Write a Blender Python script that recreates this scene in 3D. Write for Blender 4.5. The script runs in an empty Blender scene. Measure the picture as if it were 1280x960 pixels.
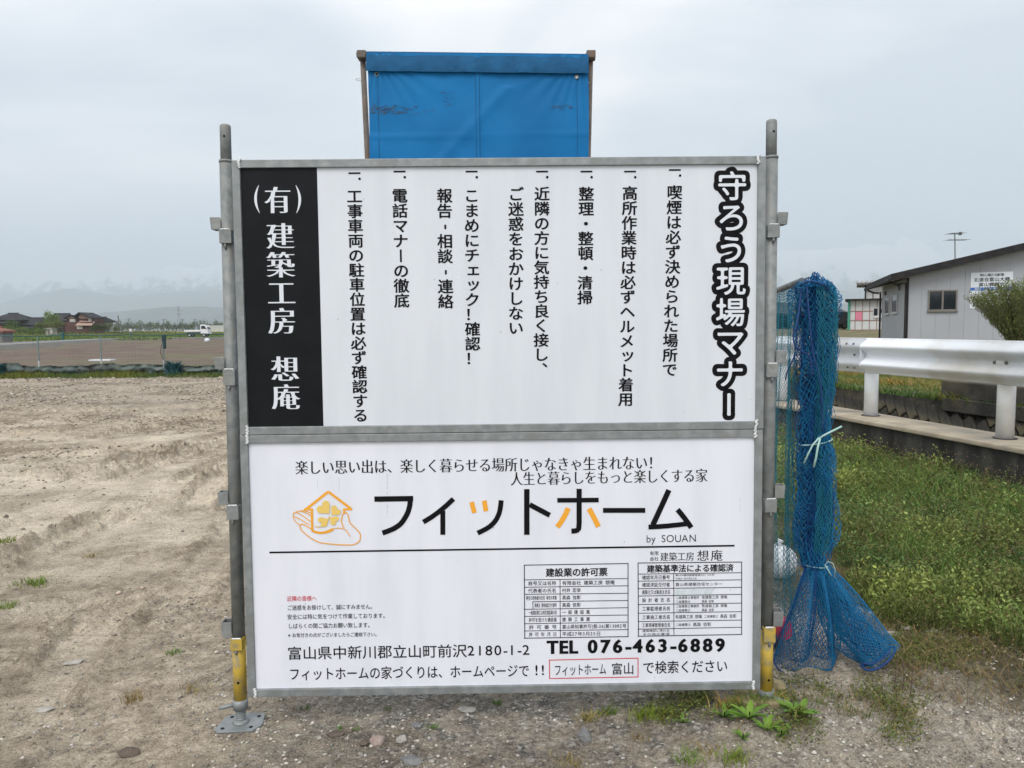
import bpy, bmesh, math, random
import numpy as np
from mathutils import Vector, Matrix, Euler

random.seed(7)
rng = np.random.default_rng(11)
SC = bpy.context.scene
COL = SC.collection
R = math.radians

# ---------------------------------------------------------------- camera
F_PX, CX, CY = 961.0, 640.0, 480.0
PITCH, ROLL, EYE = R(4.3), 0.0101, 1.42
cF = Vector((0, math.cos(PITCH), -math.sin(PITCH)))
_U = Vector((0, math.sin(PITCH), math.cos(PITCH)))
_R = Vector((1, 0, 0))
cR = math.cos(ROLL) * _R - math.sin(ROLL) * _U
cU = math.cos(ROLL) * _U + math.sin(ROLL) * _R
CAM = Vector((0, 0, EYE))
cd = bpy.data.cameras.new('camera')
cam = bpy.data.objects.new('camera', cd)
COL.objects.link(cam)
m = Matrix.Identity(4)
for i in range(3):
    m[i][0], m[i][1], m[i][2], m[i][3] = cR[i], cU[i], -cF[i], CAM[i]
cam.matrix_world = m
cd.sensor_width = 36
cd.lens = 36 * F_PX / 1280
cd.clip_start, cd.clip_end = 0.05, 60000
SC.camera = cam

# ---------------------------------------------------------------- world and sun
SUN_EL, SUN_AZ = R(50), R(198)          # behind the camera, through thin cloud
w = bpy.data.worlds.new('World')
SC.world = w
w.use_nodes = True
nt = w.node_tree
N, L = nt.nodes, nt.links
bg = N['Background']
sky = N.new('ShaderNodeTexSky')
sky.sky_type = 'NISHITA'
sky.sun_disc = False
sky.sun_elevation, sky.sun_rotation = SUN_EL, SUN_AZ
sky.dust_density = 3.0
tc = N.new('ShaderNodeTexCoord')
mp = N.new('ShaderNodeMapping')
mp.inputs['Scale'].default_value = (1.0, 1.0, 3.2)
mp.inputs['Location'].default_value = (0.35, 0.1, 0.25)
L.new(tc.outputs['Generated'], mp.inputs['Vector'])
n1 = N.new('ShaderNodeTexNoise')
n1.inputs['Scale'].default_value = 1.9
n1.inputs['Detail'].default_value = 5
n1.inputs['Roughness'].default_value = 0.45
n1.inputs['Distortion'].default_value = 0.35
L.new(mp.outputs['Vector'], n1.inputs['Vector'])
cr = N.new('ShaderNodeValToRGB')
e = cr.color_ramp.elements
e[0].position, e[0].color = 0.40, (0.575, 0.618, 0.675, 1)
e[1].position, e[1].color = 0.60, (1.20, 1.12, 1.09, 1)
k = cr.color_ramp.elements.new(0.5)
k.color = (0.83, 0.84, 0.865, 1)
L.new(n1.outputs['Fac'], cr.inputs['Fac'])
sc_ = N.new('ShaderNodeVectorMath')
sc_.operation = 'SCALE'
sc_.inputs['Scale'].default_value = 11.5
L.new(cr.outputs['Color'], sc_.inputs[0])
mx = N.new('ShaderNodeMixRGB')
mx.inputs['Fac'].default_value = 0.95
L.new(sky.outputs['Color'], mx.inputs['Color1'])
L.new(sc_.outputs['Vector'], mx.inputs['Color2'])
L.new(mx.outputs['Color'], bg.inputs['Color'])
bg.inputs['Strength'].default_value = 0.1

sd = bpy.data.lights.new('sun', 'SUN')
sd.energy, sd.angle, sd.color = 1.8, R(32), (1, 0.965, 0.91)
so = bpy.data.objects.new('sun', sd)
COL.objects.link(so)
sdir = Vector((math.sin(SUN_AZ) * math.cos(SUN_EL), math.cos(SUN_AZ) * math.cos(SUN_EL), math.sin(SUN_EL)))
so.rotation_euler = sdir.to_track_quat('Z', 'Y').to_euler()
so.location = (0, -20, 40)

SC.view_settings.view_transform = 'Standard'
SC.view_settings.look = 'None'
SC.view_settings.exposure = 0.25
SC.view_settings.gamma = 1
SC.cycles.max_bounces = 6
SC.cycles.transparent_max_bounces = 12
SC.cycles.volume_bounces = 2
HAZE = 0.000165

# ---------------------------------------------------------------- helpers
def ray(px, py):
    return (cF + cR * ((px - CX) / F_PX) + cU * ((CY - py) / F_PX))
def hit(px, py, P0, n):
    d = ray(px, py)
    return CAM + d * ((P0 - CAM).dot(n) / d.dot(n))
def gnd(px, py, z=0.0):
    return hit(px, py, Vector((0, 0, z)), Vector((0, 0, 1)))
def atY(px, py, y):
    return hit(px, py, Vector((0, y, 0)), Vector((0, 1, 0)))
_cR, _cU, _cF, _cam = map(np.array, (cR, cU, cF, CAM))
def project(P):
    D = P - _cam
    d = np.maximum(D @ _cF, 1e-3)
    return CX + F_PX * (D @ _cR) / d, CY - F_PX * (D @ _cU) / d

_perm = rng.permutation(4096)
_vals = rng.random(4096)
def vnoise(x, y):
    xi, yi = np.floor(x).astype(np.int64), np.floor(y).astype(np.int64)
    fx, fy = x - xi, y - yi
    fx = fx * fx * (3 - 2 * fx)
    fy = fy * fy * (3 - 2 * fy)
    def h(a, b):
        return _vals[_perm[(_perm[a & 4095] + b) & 4095]]
    return ((h(xi, yi) * (1 - fx) + h(xi + 1, yi) * fx) * (1 - fy)
            + (h(xi, yi + 1) * (1 - fx) + h(xi + 1, yi + 1) * fx) * fy) - 0.5
def fbm(x, y, s, octv=3, seed=0.0):
    r, a = 0, 1.0
    for o in range(octv):
        r = r + a * vnoise(x / s + seed + 17.3 * o, y / s + seed * 1.7 + 9.1 * o)
        s *= 0.5
        a *= 0.5
    return r

def tag(o, label=None, cat=None, group=None, kind=None):
    if label: o['label'] = label
    if cat: o['category'] = cat
    if group: o['group'] = group
    if kind: o['kind'] = kind
    return o
def thing(name, label, cat, loc=(0, 0, 0), rz=0.0, group=None):
    o = bpy.data.objects.new(name, None)
    o.empty_display_size = 0.1
    COL.objects.link(o)
    o.location = loc
    o.rotation_euler = (0, 0, rz)
    return tag(o, label, cat, group)
def copy_tree(o, parent=None):
    c = o.copy()
    COL.objects.link(c)
    c.parent = parent
    for ch in list(o.children):
        copy_tree(ch, c)
    return c

def mesh_obj(name, verts, faces, mat, parent=None, smooth=False, col=None, bevel=0.0, fcol=None):
    me = bpy.data.meshes.new(name)
    if isinstance(verts, np.ndarray) and isinstance(faces, np.ndarray):
        nf, k = faces.shape
        me.vertices.add(len(verts))
        me.vertices.foreach_set('co', verts.astype(np.float32).ravel())
        me.loops.add(nf * k)
        me.loops.foreach_set('vertex_index', faces.astype(np.int32).ravel())
        me.polygons.add(nf)
        me.polygons.foreach_set('loop_start', np.arange(0, nf * k, k, dtype=np.int32))
        me.update(calc_edges=True)
    else:
        me.from_pydata([tuple(v) for v in verts], [], [tuple(int(i) for i in f) for f in faces])
    if smooth:
        me.polygons.foreach_set('use_smooth', np.ones(len(me.polygons), dtype=bool))
    if col is not None:
        ca = me.color_attributes.new('tint', 'FLOAT_COLOR', 'POINT')
        c4 = np.ones((len(me.vertices), 4), np.float32)
        c4[:, :3] = col
        ca.data.foreach_set('color', c4.ravel())
    me.materials.append(mat)
    me.validate()
    o = bpy.data.objects.new(name, me)
    COL.objects.link(o)
    if parent is not None: o.parent = parent
    if bevel > 0:
        b = o.modifiers.new('bevel', 'BEVEL')
        b.width = bevel
        b.segments = 2
        b.limit_method = 'ANGLE'
    return o

class MB:
    """collects shapes for one mesh"""
    def __init__(s): s.v, s.f = [], []
    def add(s, vs, fs):
        k = len(s.v)
        s.v += [Vector(v) for v in vs]
        s.f += [tuple(i + k for i in f) for f in fs]
        return s
    def box(s, x0, x1, y0, y1, z0, z1, M=None):
        vs = [Vector(p) for p in ((x0,y0,z0),(x1,y0,z0),(x1,y1,z0),(x0,y1,z0),(x0,y0,z1),(x1,y0,z1),(x1,y1,z1),(x0,y1,z1))]
        if M is not None: vs = [M @ v for v in vs]
        return s.add(vs, [(0,3,2,1),(4,5,6,7),(0,1,5,4),(1,2,6,5),(2,3,7,6),(3,0,4,7)])
    def tube(s, pts, r, n=8, cap=True, r1=None):
        pts = [Vector(p) for p in pts]
        m_ = len(pts)
        rad = r if isinstance(r, (list, tuple)) else [r + ((r1 - r) * i / (m_ - 1) if r1 is not None else 0) for i in range(m_)]
        vs, fs = [], []
        t0 = (pts[1] - pts[0]).normalized()
        ref = Vector((0, 0, 1)) if abs(t0.z) < 0.9 else Vector((1, 0, 0))
        u = t0.cross(ref).normalized()
        for i, p in enumerate(pts):
            t = (pts[min(i + 1, m_ - 1)] - pts[max(i - 1, 0)]).normalized()
            u = (u - t * u.dot(t)).normalized()
            w_ = t.cross(u)
            for k in range(n):
                a = 2 * math.pi * k / n
                vs.append(p + (u * math.cos(a) + w_ * math.sin(a)) * rad[i])
        for i in range(m_ - 1):
            for k in range(n):
                fs.append((i * n + k, i * n + (k + 1) % n, (i + 1) * n + (k + 1) % n, (i + 1) * n + k))
        if cap:
            fs.append(tuple(range(n - 1, -1, -1)))
            fs.append(tuple((m_ - 1) * n + k for k in range(n)))
        return s.add(vs, fs)
    def prism(s, poly, y0, y1, M=None):
        """poly in XZ, extruded along Y"""
        n = len(poly)
        vs = [Vector((x, y0, z)) for x, z in poly] + [Vector((x, y1, z)) for x, z in poly]
        if M is not None: vs = [M @ v for v in vs]
        fs = [tuple(range(n)), tuple(range(2 * n - 1, n - 1, -1))]
        fs += [(i, i + n, (i + 1) % n + n, (i + 1) % n) for i in range(n)]
        return s.add(vs, fs)
    def obj(s, name, mat, parent=None, smooth=False, bevel=0.0):
        o = mesh_obj(name, s.v, s.f, mat, parent, smooth=False, bevel=bevel)
        bm = bmesh.new(); bm.from_mesh(o.data)
        bmesh.ops.recalc_face_normals(bm, faces=bm.faces)
        if smooth:
            for f in bm.faces: f.smooth = len(f.verts) == 4
        bm.to_mesh(o.data); bm.free()
        return o

# ---------------------------------------------------------------- materials
def mat(name, c1, c2=None, scale=8.0, rough=0.7, metal=0.0, bump=0.0, bscale=None, detail=5, tint=False,
        lo=0.35, hi=0.65, c3=None, scale3=1.0, stretch=None, spec=0.5, trans=0.0):
    mt = bpy.data.materials.new(name)
    mt.use_nodes = True
    n, l = mt.node_tree.nodes, mt.node_tree.links
    b = n['Principled BSDF']
    b.inputs['Roughness'].default_value = rough
    b.inputs['Metallic'].default_value = metal
    b.inputs['Specular IOR Level'].default_value = spec
    t = n.new('ShaderNodeTexCoord')
    vec = t.outputs['Object']
    if stretch:
        mm = n.new('ShaderNodeMapping'); mm.inputs['Scale'].default_value = stretch
        l.new(vec, mm.inputs['Vector']); vec = mm.outputs['Vector']
    c1 = tuple(c1) + (1,)
    last = None
    if c2 is not None:
        a = n.new('ShaderNodeTexNoise'); a.inputs['Scale'].default_value = scale; a.inputs['Detail'].default_value = detail
        l.new(vec, a.inputs['Vector'])
        r_ = n.new('ShaderNodeValToRGB')
        r_.color_ramp.elements[0].position, r_.color_ramp.elements[0].color = lo, c1
        r_.color_ramp.elements[1].position, r_.color_ramp.elements[1].color = hi, tuple(c2) + (1,)
        l.new(a.outputs['Fac'], r_.inputs['Fac'])
        last = r_.outputs['Color']
        if c3 is not None:
            a3 = n.new('ShaderNodeTexNoise'); a3.inputs['Scale'].default_value = scale3; a3.inputs['Detail'].default_value = 6
            l.new(vec, a3.inputs['Vector'])
            r3 = n.new('ShaderNodeValToRGB')
            r3.color_ramp.elements[0].position = 0.5; r3.color_ramp.elements[1].position = 0.68
            l.new(a3.outputs['Fac'], r3.inputs['Fac'])
            m3 = n.new('ShaderNodeMixRGB'); m3.inputs['Color2'].default_value = tuple(c3) + (1,)
            l.new(r3.outputs['Color'], m3.inputs['Fac']); l.new(last, m3.inputs['Color1'])
            last = m3.outputs['Color']
    if tint:
        at = n.new('ShaderNodeAttribute'); at.attribute_name = 'tint'
        mm2 = n.new('ShaderNodeMixRGB'); mm2.blend_type = 'MULTIPLY'; mm2.inputs['Fac'].default_value = 1
        l.new(at.outputs['Color'], mm2.inputs['Color1'])
        if last is not None: l.new(last, mm2.inputs['Color2'])
        else: mm2.inputs['Color2'].default_value = c1
        last = mm2.outputs['Color']
    if last is not None: l.new(last, b.inputs['Base Color'])
    else: b.inputs['Base Color'].default_value = c1
    if bump > 0:
        a2 = n.new('ShaderNodeTexNoise'); a2.inputs['Scale'].default_value = bscale or scale * 3; a2.inputs['Detail'].default_value = 4
        l.new(vec, a2.inputs['Vector'])
        bp = n.new('ShaderNodeBump'); bp.inputs['Strength'].default_value = bump; bp.inputs['Distance'].default_value = 0.02
        l.new(a2.outputs['Fac'], bp.inputs['Height']); l.new(bp.outputs['Normal'], b.inputs['Normal'])
    if trans > 0:
        tr = n.new('ShaderNodeBsdfTranslucent')
        if last is not None: l.new(last, tr.inputs['Color'])
        else: tr.inputs['Color'].default_value = c1
        ms = n.new('ShaderNodeMixShader'); ms.inputs['Fac'].default_value = trans
        l.new(b.outputs['BSDF'], ms.inputs[1]); l.new(tr.outputs['BSDF'], ms.inputs[2])
        l.new(ms.outputs['Shader'], n['Material Output'].inputs['Surface'])
    return mt

M = {}
M['galv'] = mat('galvanised_steel', (0.185, 0.205, 0.21), (0.27, 0.29, 0.295), scale=26, rough=0.5, metal=0.3, bump=0.06, bscale=90, c3=(0.20, 0.215, 0.21), scale3=14)
M['galv_dull'] = mat('weathered_galvanised_steel', (0.165, 0.182, 0.182), (0.265, 0.282, 0.28), scale=24, rough=0.6, metal=0.25, bump=0.15, bscale=80, c3=(0.19, 0.19, 0.175), scale3=12)
M['weld'] = mat('bright_zinc_weld', (0.55, 0.57, 0.58), (0.8, 0.82, 0.84), scale=60, rough=0.4, metal=0.3, bump=0.3, bscale=150)
M['yellow'] = mat('worn_yellow_paint', (0.50, 0.34, 0.035), (0.42, 0.30, 0.05), scale=20, rough=0.6, c3=(0.22, 0.20, 0.13), scale3=22, bump=0.08)
M['print_white'] = mat('printed_white_sheet', (0.645, 0.675, 0.745), (0.70, 0.73, 0.80), scale=5, stretch=(2.2, 1, .35), rough=0.3, detail=8, lo=.3, hi=.6, bump=.02, bscale=3)
M['print_white2'] = mat('printed_pale_sheet', (0.565, 0.605, 0.66), (0.615, 0.655, 0.71), scale=5, stretch=(2.2, 1, .35), rough=0.3, detail=8, lo=.3, hi=.6, bump=.02, bscale=3)
M['print_black'] = mat('printed_black', (0.006, 0.007, 0.009), (0.009, 0.010, 0.012), scale=8, rough=0.45, spec=.12)
M['ink'] = mat('black_lettering', (0.006, 0.006, 0.008), rough=0.5, spec=.1)
M['ink_white'] = mat('white_lettering', (0.62, 0.66, 0.72), rough=0.4)
M['ink_orange'] = mat('orange_lettering', (0.78, 0.36, 0.03), rough=0.4)
M['ink_gold'] = mat('gold_lettering', (0.72, 0.52, 0.14), rough=0.4)
M['ink_red'] = mat('red_lettering', (0.55, 0.03, 0.05), rough=0.4)
M['ink_blue'] = mat('blue_lettering', (0.03, 0.12, 0.42), rough=0.4)
M['ink_blur'] = mat('rubbed_green_grey_patch', (0.50, 0.57, 0.60), (0.60, 0.66, 0.71), scale=60, rough=0.4)
M['speck'] = mat('dirt_speck', (0.25, 0.24, 0.22), (0.4, 0.38, 0.36), scale=50, rough=0.9)

# ---------------------------------------------------------------- glyphs
_gc = {}
def glyph(ch):
    if ch in _gc: return _gc[ch]
    cu = bpy.data.curves.new('g', 'FONT')
    cu.body = ch
    cu.size = 1
    o = bpy.data.objects.new('g', cu)
    COL.objects.link(o)
    dg = bpy.context.evaluated_depsgraph_get()
    oe = o.evaluated_get(dg)
    c = oe.to_curve(dg)
    polys = []
    for s in c.splines:
        pts = []
        if s.type == 'BEZIER':
            bp = s.bezier_points
            n = len(bp)
            for i in range(n):
                a, b = bp[i], bp[(i + 1) % n]
                p0, p1, p2, p3 = (np.array(q[:2]) for q in (a.co, a.handle_right, b.co, b.handle_left))
                p2, p3 = p3, p2
                pts.append(p0)
                ch_ = np.linalg.norm(p3 - p0)
                dv = abs(np.cross(p3 - p0, p1 - p0)) + abs(np.cross(p3 - p0, p2 - p0))
                if ch_ > 1e-6 and dv / ch_ > 0.004:
                    k = 2 if dv / ch_ < 0.03 else (4 if dv / ch_ < 0.12 else 7)
                    for t in [j / k for j in range(1, k)]:
                        pts.append(p0*(1-t)**3 + 3*p1*t*(1-t)**2 + 3*p2*t*t*(1-t) + p3*t**3)
        else:
            pts = [np.array(p.co[:2]) for p in s.points]
        q = []
        for p in pts:
            if not q or np.linalg.norm(p - q[-1]) > 1e-4: q.append(p)
        if len(q) > 2 and np.linalg.norm(q[0] - q[-1]) < 1e-4: q.pop()
        if len(q) > 2: polys.append(np.array(q))
    oe.to_curve_clear()
    bpy.data.objects.remove(o)
    bpy.data.curves.remove(cu)
    area = sum(0.5 * np.sum(p[:, 0] * np.roll(p[:, 1], -1) - p[:, 1] * np.roll(p[:, 0], -1)) for p in polys)
    sgn = 1.0 if area > 0 else -1.0
    _gc[ch] = (polys, sgn)
    return _gc[ch]

def offset_poly(p, sgn, ax, ay):
    if ax == 0 and ay == 0: return p
    d = np.roll(p, -1, 0) - p
    n = np.stack([d[:, 1], -d[:, 0]], 1) * sgn
    n /= np.linalg.norm(n, axis=1)[:, None] + 1e-12
    n0 = np.roll(n, 1, 0)
    b = n + n0
    dot = np.sum(n * n0, 1)
    b = b / np.maximum(1 + dot, 0.45)[:, None]
    return p + b * np.array([ax, ay])

def round_poly(p, r):
    out = []
    n = len(p)
    for i in range(n):
        a, b, c = p[i - 1], p[i], p[(i + 1) % n]
        u, v = a - b, c - b
        lu, lv = np.linalg.norm(u), np.linalg.norm(v)
        if lu < 1e-6 or lv < 1e-6: continue
        cosv = np.dot(u, v) / (lu * lv)
        if cosv < -0.86:
            out.append(b); continue
        k = min(r, 0.48 * lu, 0.48 * lv)
        A, B = b + u / lu * k, b + v / lv * k
        out += [A, (A + B) * 0.25 + b * 0.5, B]
    return np.array(out)

from mathutils.geometry import delaunay_2d_cdt
def fill_polys(name, polys, matl, parent, y=0.0):
    """outlines in the board's (u, w) plane; ONE flat filled mesh at depth y (non-zero winding)"""
    polys = [np.asarray(p) for p in polys]
    # cluster the outlines that overlap so that each glyph is filled by itself
    bb = [(p[:, 0].min(), p[:, 1].min(), p[:, 0].max(), p[:, 1].max()) for p in polys]
    grp = list(range(len(polys)))
    def find(i):
        while grp[i] != i: i = grp[i]
        return i
    for i in range(len(polys)):
        for j in range(max(0, i - 24), i):
            A_, B_ = bb[i], bb[j]
            if A_[0] < B_[2] and B_[0] < A_[2] and A_[1] < B_[3] and B_[1] < A_[3]:
                grp[find(i)] = find(j)
    cl = {}
    for i in range(len(polys)): cl.setdefault(find(i), []).append(polys[i])
    V_, F_ = [], []
    for ps in cl.values():
        vs, ed = [], []
        tot = 0.0
        A_, B_ = [], []
        for p in ps:
            k = len(vs)
            n_ = len(p)
            vs += [Vector((float(q[0]) * 100, float(q[1]) * 100)) for q in p]
            ed += [(k + i, k + (i + 1) % n_) for i in range(n_)]
            A_.append(p); B_.append(np.roll(p, -1, 0))
            tot += float(np.sum(p[:, 0] * np.roll(p[:, 1], -1) - p[:, 1] * np.roll(p[:, 0], -1)))
        A_, B_ = np.concatenate(A_) * 100, np.concatenate(B_) * 100
        s_ = 1 if tot > 0 else -1
        r = delaunay_2d_cdt(vs, ed, [], 0, 1e-6, False)
        if not r[2]: continue
        co = np.array([tuple(q) for q in r[0]])
        tri = np.array([f[:3] for f in r[2]])
        c = co[tri].mean(1)
        # winding number of every triangle's centre against the outlines
        ay_, by_ = A_[None, :, 1], B_[None, :, 1]
        cx_, cy_ = c[:, None, 0], c[:, None, 1]
        cr_ = (B_[None, :, 0] - A_[None, :, 0]) * (cy_ - ay_) - (cx_ - A_[None, :, 0]) * (by_ - ay_)
        wn_ = ((ay_ <= cy_) & (by_ > cy_) & (cr_ > 0)).sum(1) - ((ay_ > cy_) & (by_ <= cy_) & (cr_ < 0)).sum(1)
        k = len(V_)
        V_ += [(q[0] / 100, y, q[1] / 100) for q in co]
        F_ += [tuple(int(i) + k for i in t) for t in tri[wn_ * s_ > 0]]
    return mesh_obj(name, V_, F_, matl, parent)

def is_wide(ch): return ord(ch) > 0x2000
def advance(ch):
    if ch == ' ': return 0.5
    if is_wide(ch): return 1.0
    if ch.isdigit(): return 0.60
    if ch == '!': return 0.42
    ps, _ = glyph(ch)
    return max(p[:, 0].max() for p in ps) + 0.06

# ---------------------------------------------------------------- the sign's own plane
BO = Vector((-0.0332, 2.6395, EYE - 1.300))
BA, BT = 0.0119, 0.0135
e_u = Vector((math.cos(BA), math.sin(BA), 0))
e_w = Vector((-math.sin(BA) * math.sin(BT), math.cos(BA) * math.sin(BT), math.cos(BT)))
e_n = e_w.cross(e_u) * -1            # away from the viewer
if e_n.y < 0: e_n = -e_n
BM = Matrix.Identity(4)
for i in range(3):
    BM[i][0], BM[i][1], BM[i][2], BM[i][3] = e_u[i], e_n[i], e_w[i], BO[i]
def uw(px, py, depth=0.0):
    P = hit(px, py, BO + e_n * depth, e_n) - BO
    return np.array([P.dot(e_u), P.dot(e_w)])
def board_thing(name, label, cat, group=None):
    o = thing(name, label, cat, group=group)
    o.matrix_world = BM
    return o

HB, HALF = 1.872, 0.91
FR, FD = 0.0275, 0.032            # frame bar width and depth
def board(name, label, w0, w1, du, sheet_mat):
    root = board_thing(name, label, 'sign board', 'framed sign boards fixed between the posts')
    a, b = -HALF + du, HALF + du
    MB().box(a + FR, b - FR, 0, FD, w1 - FR, w1).obj('frame_rail', M['galv'], root, bevel=0.002)
    MB().box(a + FR, b - FR, 0, FD, w0, w0 + FR).obj('frame_rail', M['galv'], root, bevel=0.002)
    MB().box(a, a + FR - 0.0005, 0.001, FD, w0 + 0.001, w1 - 0.001).obj('frame_stile', M['galv'], root, bevel=0.002)
    MB().box(b - FR + 0.0005, b, 0.001, FD, w0 + 0.001, w1 - 0.001).obj('frame_stile', M['galv'], root, bevel=0.002)
    for cx_, cz_ in ((a + FR, w0 + FR * .6), (a + FR, w1 - FR * .5), (b - FR, w0 + FR * .6), (b - FR, w1 - FR * .5)):
        mb = MB()
        for k in range(7):
            x = cx_ + random.uniform(-.003, .003)
            z = cz_ + (k - 3) * 0.0045
            mb.tube([(x - .004, -.0015, z), (x, -.0035, z + .001), (x + .004, -.001, z + .002)], 0.0032, 6)
        mb.obj('weld_seam', M['weld'], root, smooth=True)
    sh = MB().box(a + FR - .002, b - FR + .002, 0.010, 0.016, w0 + FR - .002, w1 - FR + .002).obj('face_sheet', sheet_mat, root)
    return root, sh

FACE = 0.010
WM = 0.932
upper, up_sheet = board('sign_board', 'upper framed white sign board listing site manners in vertical lettering', WM + 0.0015, HB, 0.0, M['print_white2'])
lower, lo_sheet = board('sign_board', 'lower framed white sign board with the orange house logo and telephone number', 0.0, WM, -0.002, M['print_white'])

MPP = 2.66 / 961            # metres per photograph pixel at the boards
def letters(items, name, parent, matl, label=None, y=FACE - 0.0012):
    o = fill_polys(name, items, matl, parent, y)
    if label: o['label'] = label
    return o
def line_polys(s, x0, y0, x1, y1, h, ax=0.0, ay=None, rnd=0.0, gap=0.0):
    """a horizontal line of lettering from (x0,y0) to (x1,y1), h pixels tall"""
    if ay is None: ay = ax
    P0, P1 = uw(x0, y0, FACE), uw(x1, y1, FACE)
    D = P1 - P0
    Ln = np.linalg.norm(D)
    ex = D / Ln
    ey = np.array([-ex[1], ex[0]])
    tot = sum(advance(c) + gap for c in s) - gap
    sx = Ln / tot
    latin = all(not is_wide(c) for c in s)
    ink = 0.70 if latin else 0.90
    cy_ = 0.345 if latin else 0.38
    sy = h * MPP / ink
    out, x = [], 0.0
    for c in s:
        if c != ' ':
            ps, sg = glyph(c)
            dx = 0.0
            for p in ps:
                q = offset_poly(p, sg, ax, ay)
                if rnd: q = round_poly(q, rnd)
                out.append(P0 + np.outer((q[:, 0] + x + dx) * sx, ex) + np.outer((q[:, 1] - (cy_ if latin or is_wide(c) else cy_ - 0.03)) * sy, ey))
        x += advance(c) + gap
    return out
def col_polys(s, x, y0, y1, wpx, ax=0.0, ay=None, rnd=0.0, xb=None):
    """a vertical column: s runs down from pixel (x,y0) to y1"""
    if ay is None: ay = ax
    P0, P1 = uw(x, y0, FACE), uw(x if xb is None else xb, y1, FACE)
    pitch = (P0[1] - P1[1]) / len(s)
    sw = wpx * MPP / 0.93
    out = []
    for i, c in enumerate(s):
        if c == ' ': continue
        t = (i + 0.5) / len(s)
        cx_ = P0[0] + (P1[0] - P0[0]) * t
        cw = P0[1] - (i + 0.5) * pitch
        ps, sg = glyph(c)
        for p in ps:
            q = offset_poly(p, sg, ax, ay)
            if rnd: q = round_poly(q, rnd)
            xx, yy = q[:, 0] - 0.5, q[:, 1] - 0.38
            if c in 'ー-': xx, yy = -(yy + (0.0 if c == 'ー' else 0.13)), xx + (0 if c == 'ー' else 0.28)
            if c in '、。': xx, yy = xx + 0.55, yy + 0.55
            if c == '.': xx, yy = xx + 0.72, yy + 0.62
            if c in 'ッェィ': xx, yy = xx + 0.07, yy + 0.06
            out.append(np.stack([cx_ + xx * sw, cw + yy * sw * (pitch / sw if c != ' ' else 1) * 1.0], 1))
    return out

GB = dict(ax=0.023, ay=0.015, rnd=0.03)
cols = [
    ('喫煙は必ず決められた場所で', 843.5, 231, 471),
    ('高所作業時は必ずヘルメット着用', 787.5, 232, 508),
    ('整理・整頓・清掃', 733, 233, 381),
    ('近隣の方に気持ち良く接し、', 677.5, 233, 470),
    ('ご迷惑をおかけしない', 645, 233, 419),
    ('こまめにチェック！確認！', 589.5, 235, 457),
    ('報告-相談-連絡', 555.5, 235, 386),
    ('電話マナーの徹底', 499.5, 235, 385),
    ('工事車両の駐車位置は必ず確認する', 443, 236, 528),
]
for s, x, y0, y1 in cols:
    xb = x + (640 - x) * 0.04 * (y1 - y0) / 290
    pl = col_polys(s, x, y0, y1, 18.2, xb=xb, **GB)
    if s[0] not in 'ご報':
        ps, sg = glyph('一')
        P = uw(x, {843.5: 212.5, 443: 216.5}.get(x, 214.5), FACE)
        w_ = 16 * MPP
        pl += [np.stack([P[0] + (p[:, 0] - .5) * w_, P[1] + (p[:, 1] - .39) * w_ * 1.5], 1) for p in ps]
        P = uw(x + 6.5, {843.5: 219.5, 443: 223.5}.get(x, 221.5), FACE)
        a = np.linspace(0, 2 * math.pi, 11)[:-1]
        pl.append(np.stack([P[0] + np.cos(a) * 0.0045, P[1] + np.sin(a) * 0.0045], 1))
    letters(pl, 'lettering', up_sheet, M['ink'], 'black vertical line of lettering')

# title: white rounded letters with a thick black outline
T = '守ろう現場マナー'
tpx = dict(rnd=0.05, ax=0.013, ay=0.013)
cy_t = [232.5, 271.5, 311.5, 350.5, 390, 427.5, 467, 505.5]
wh, outl = [], []
for i, c in enumerate(T):
    P = uw(915 - i * 0.55, cy_t[i], FACE)
    ps, sg = glyph(c)
    sw, sh = 38.5 * MPP, 35 * MPP
    for p in ps:
        def place(q):
            xx, yy = q[:, 0] - 0.5, q[:, 1] - 0.38
            if c == 'ー': xx, yy = -yy, xx * 0.92
            return np.stack([P[0] + xx * sw, P[1] + yy * sh * 1.08], 1)
        wh.append(place(round_poly(offset_poly(p, sg, 0.012, 0.012), 0.05)))
        outl.append(place(offset_poly(p, sg, 0.0, 0.0)))
RW = 0.0172
vs, fs = [], []
for p in outl:
    n = len(p)
    for i in range(n):
        a, b = p[i], p[(i + 1) % n]
        d = b - a
        l_ = np.linalg.norm(d)
        if l_ < 1e-6: continue
        nn = np.array([-d[1], d[0]]) / l_ * RW
        k = len(vs)
        yq = FACE - 0.0008 - 0.0000007 * (len(vs) % 97)
        vs += [(q[0], yq, q[1]) for q in (a - nn, b - nn, b + nn, a + nn)]
        fs.append((k, k + 1, k + 2, k + 3))
        k = len(vs)
        vs += [(a[0] + RW * math.cos(t * math.pi / 6), yq, a[1] + RW * math.sin(t * math.pi / 6)) for t in range(12)]
        fs.append(tuple(range(k, k + 12)))
mesh_obj('title_outline', vs, fs, M['ink'], up_sheet)
letters(wh, 'title_lettering', up_sheet, M['ink_white'], 'large white rounded title lettering outlined in black', y=FACE - 0.0022)

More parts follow.
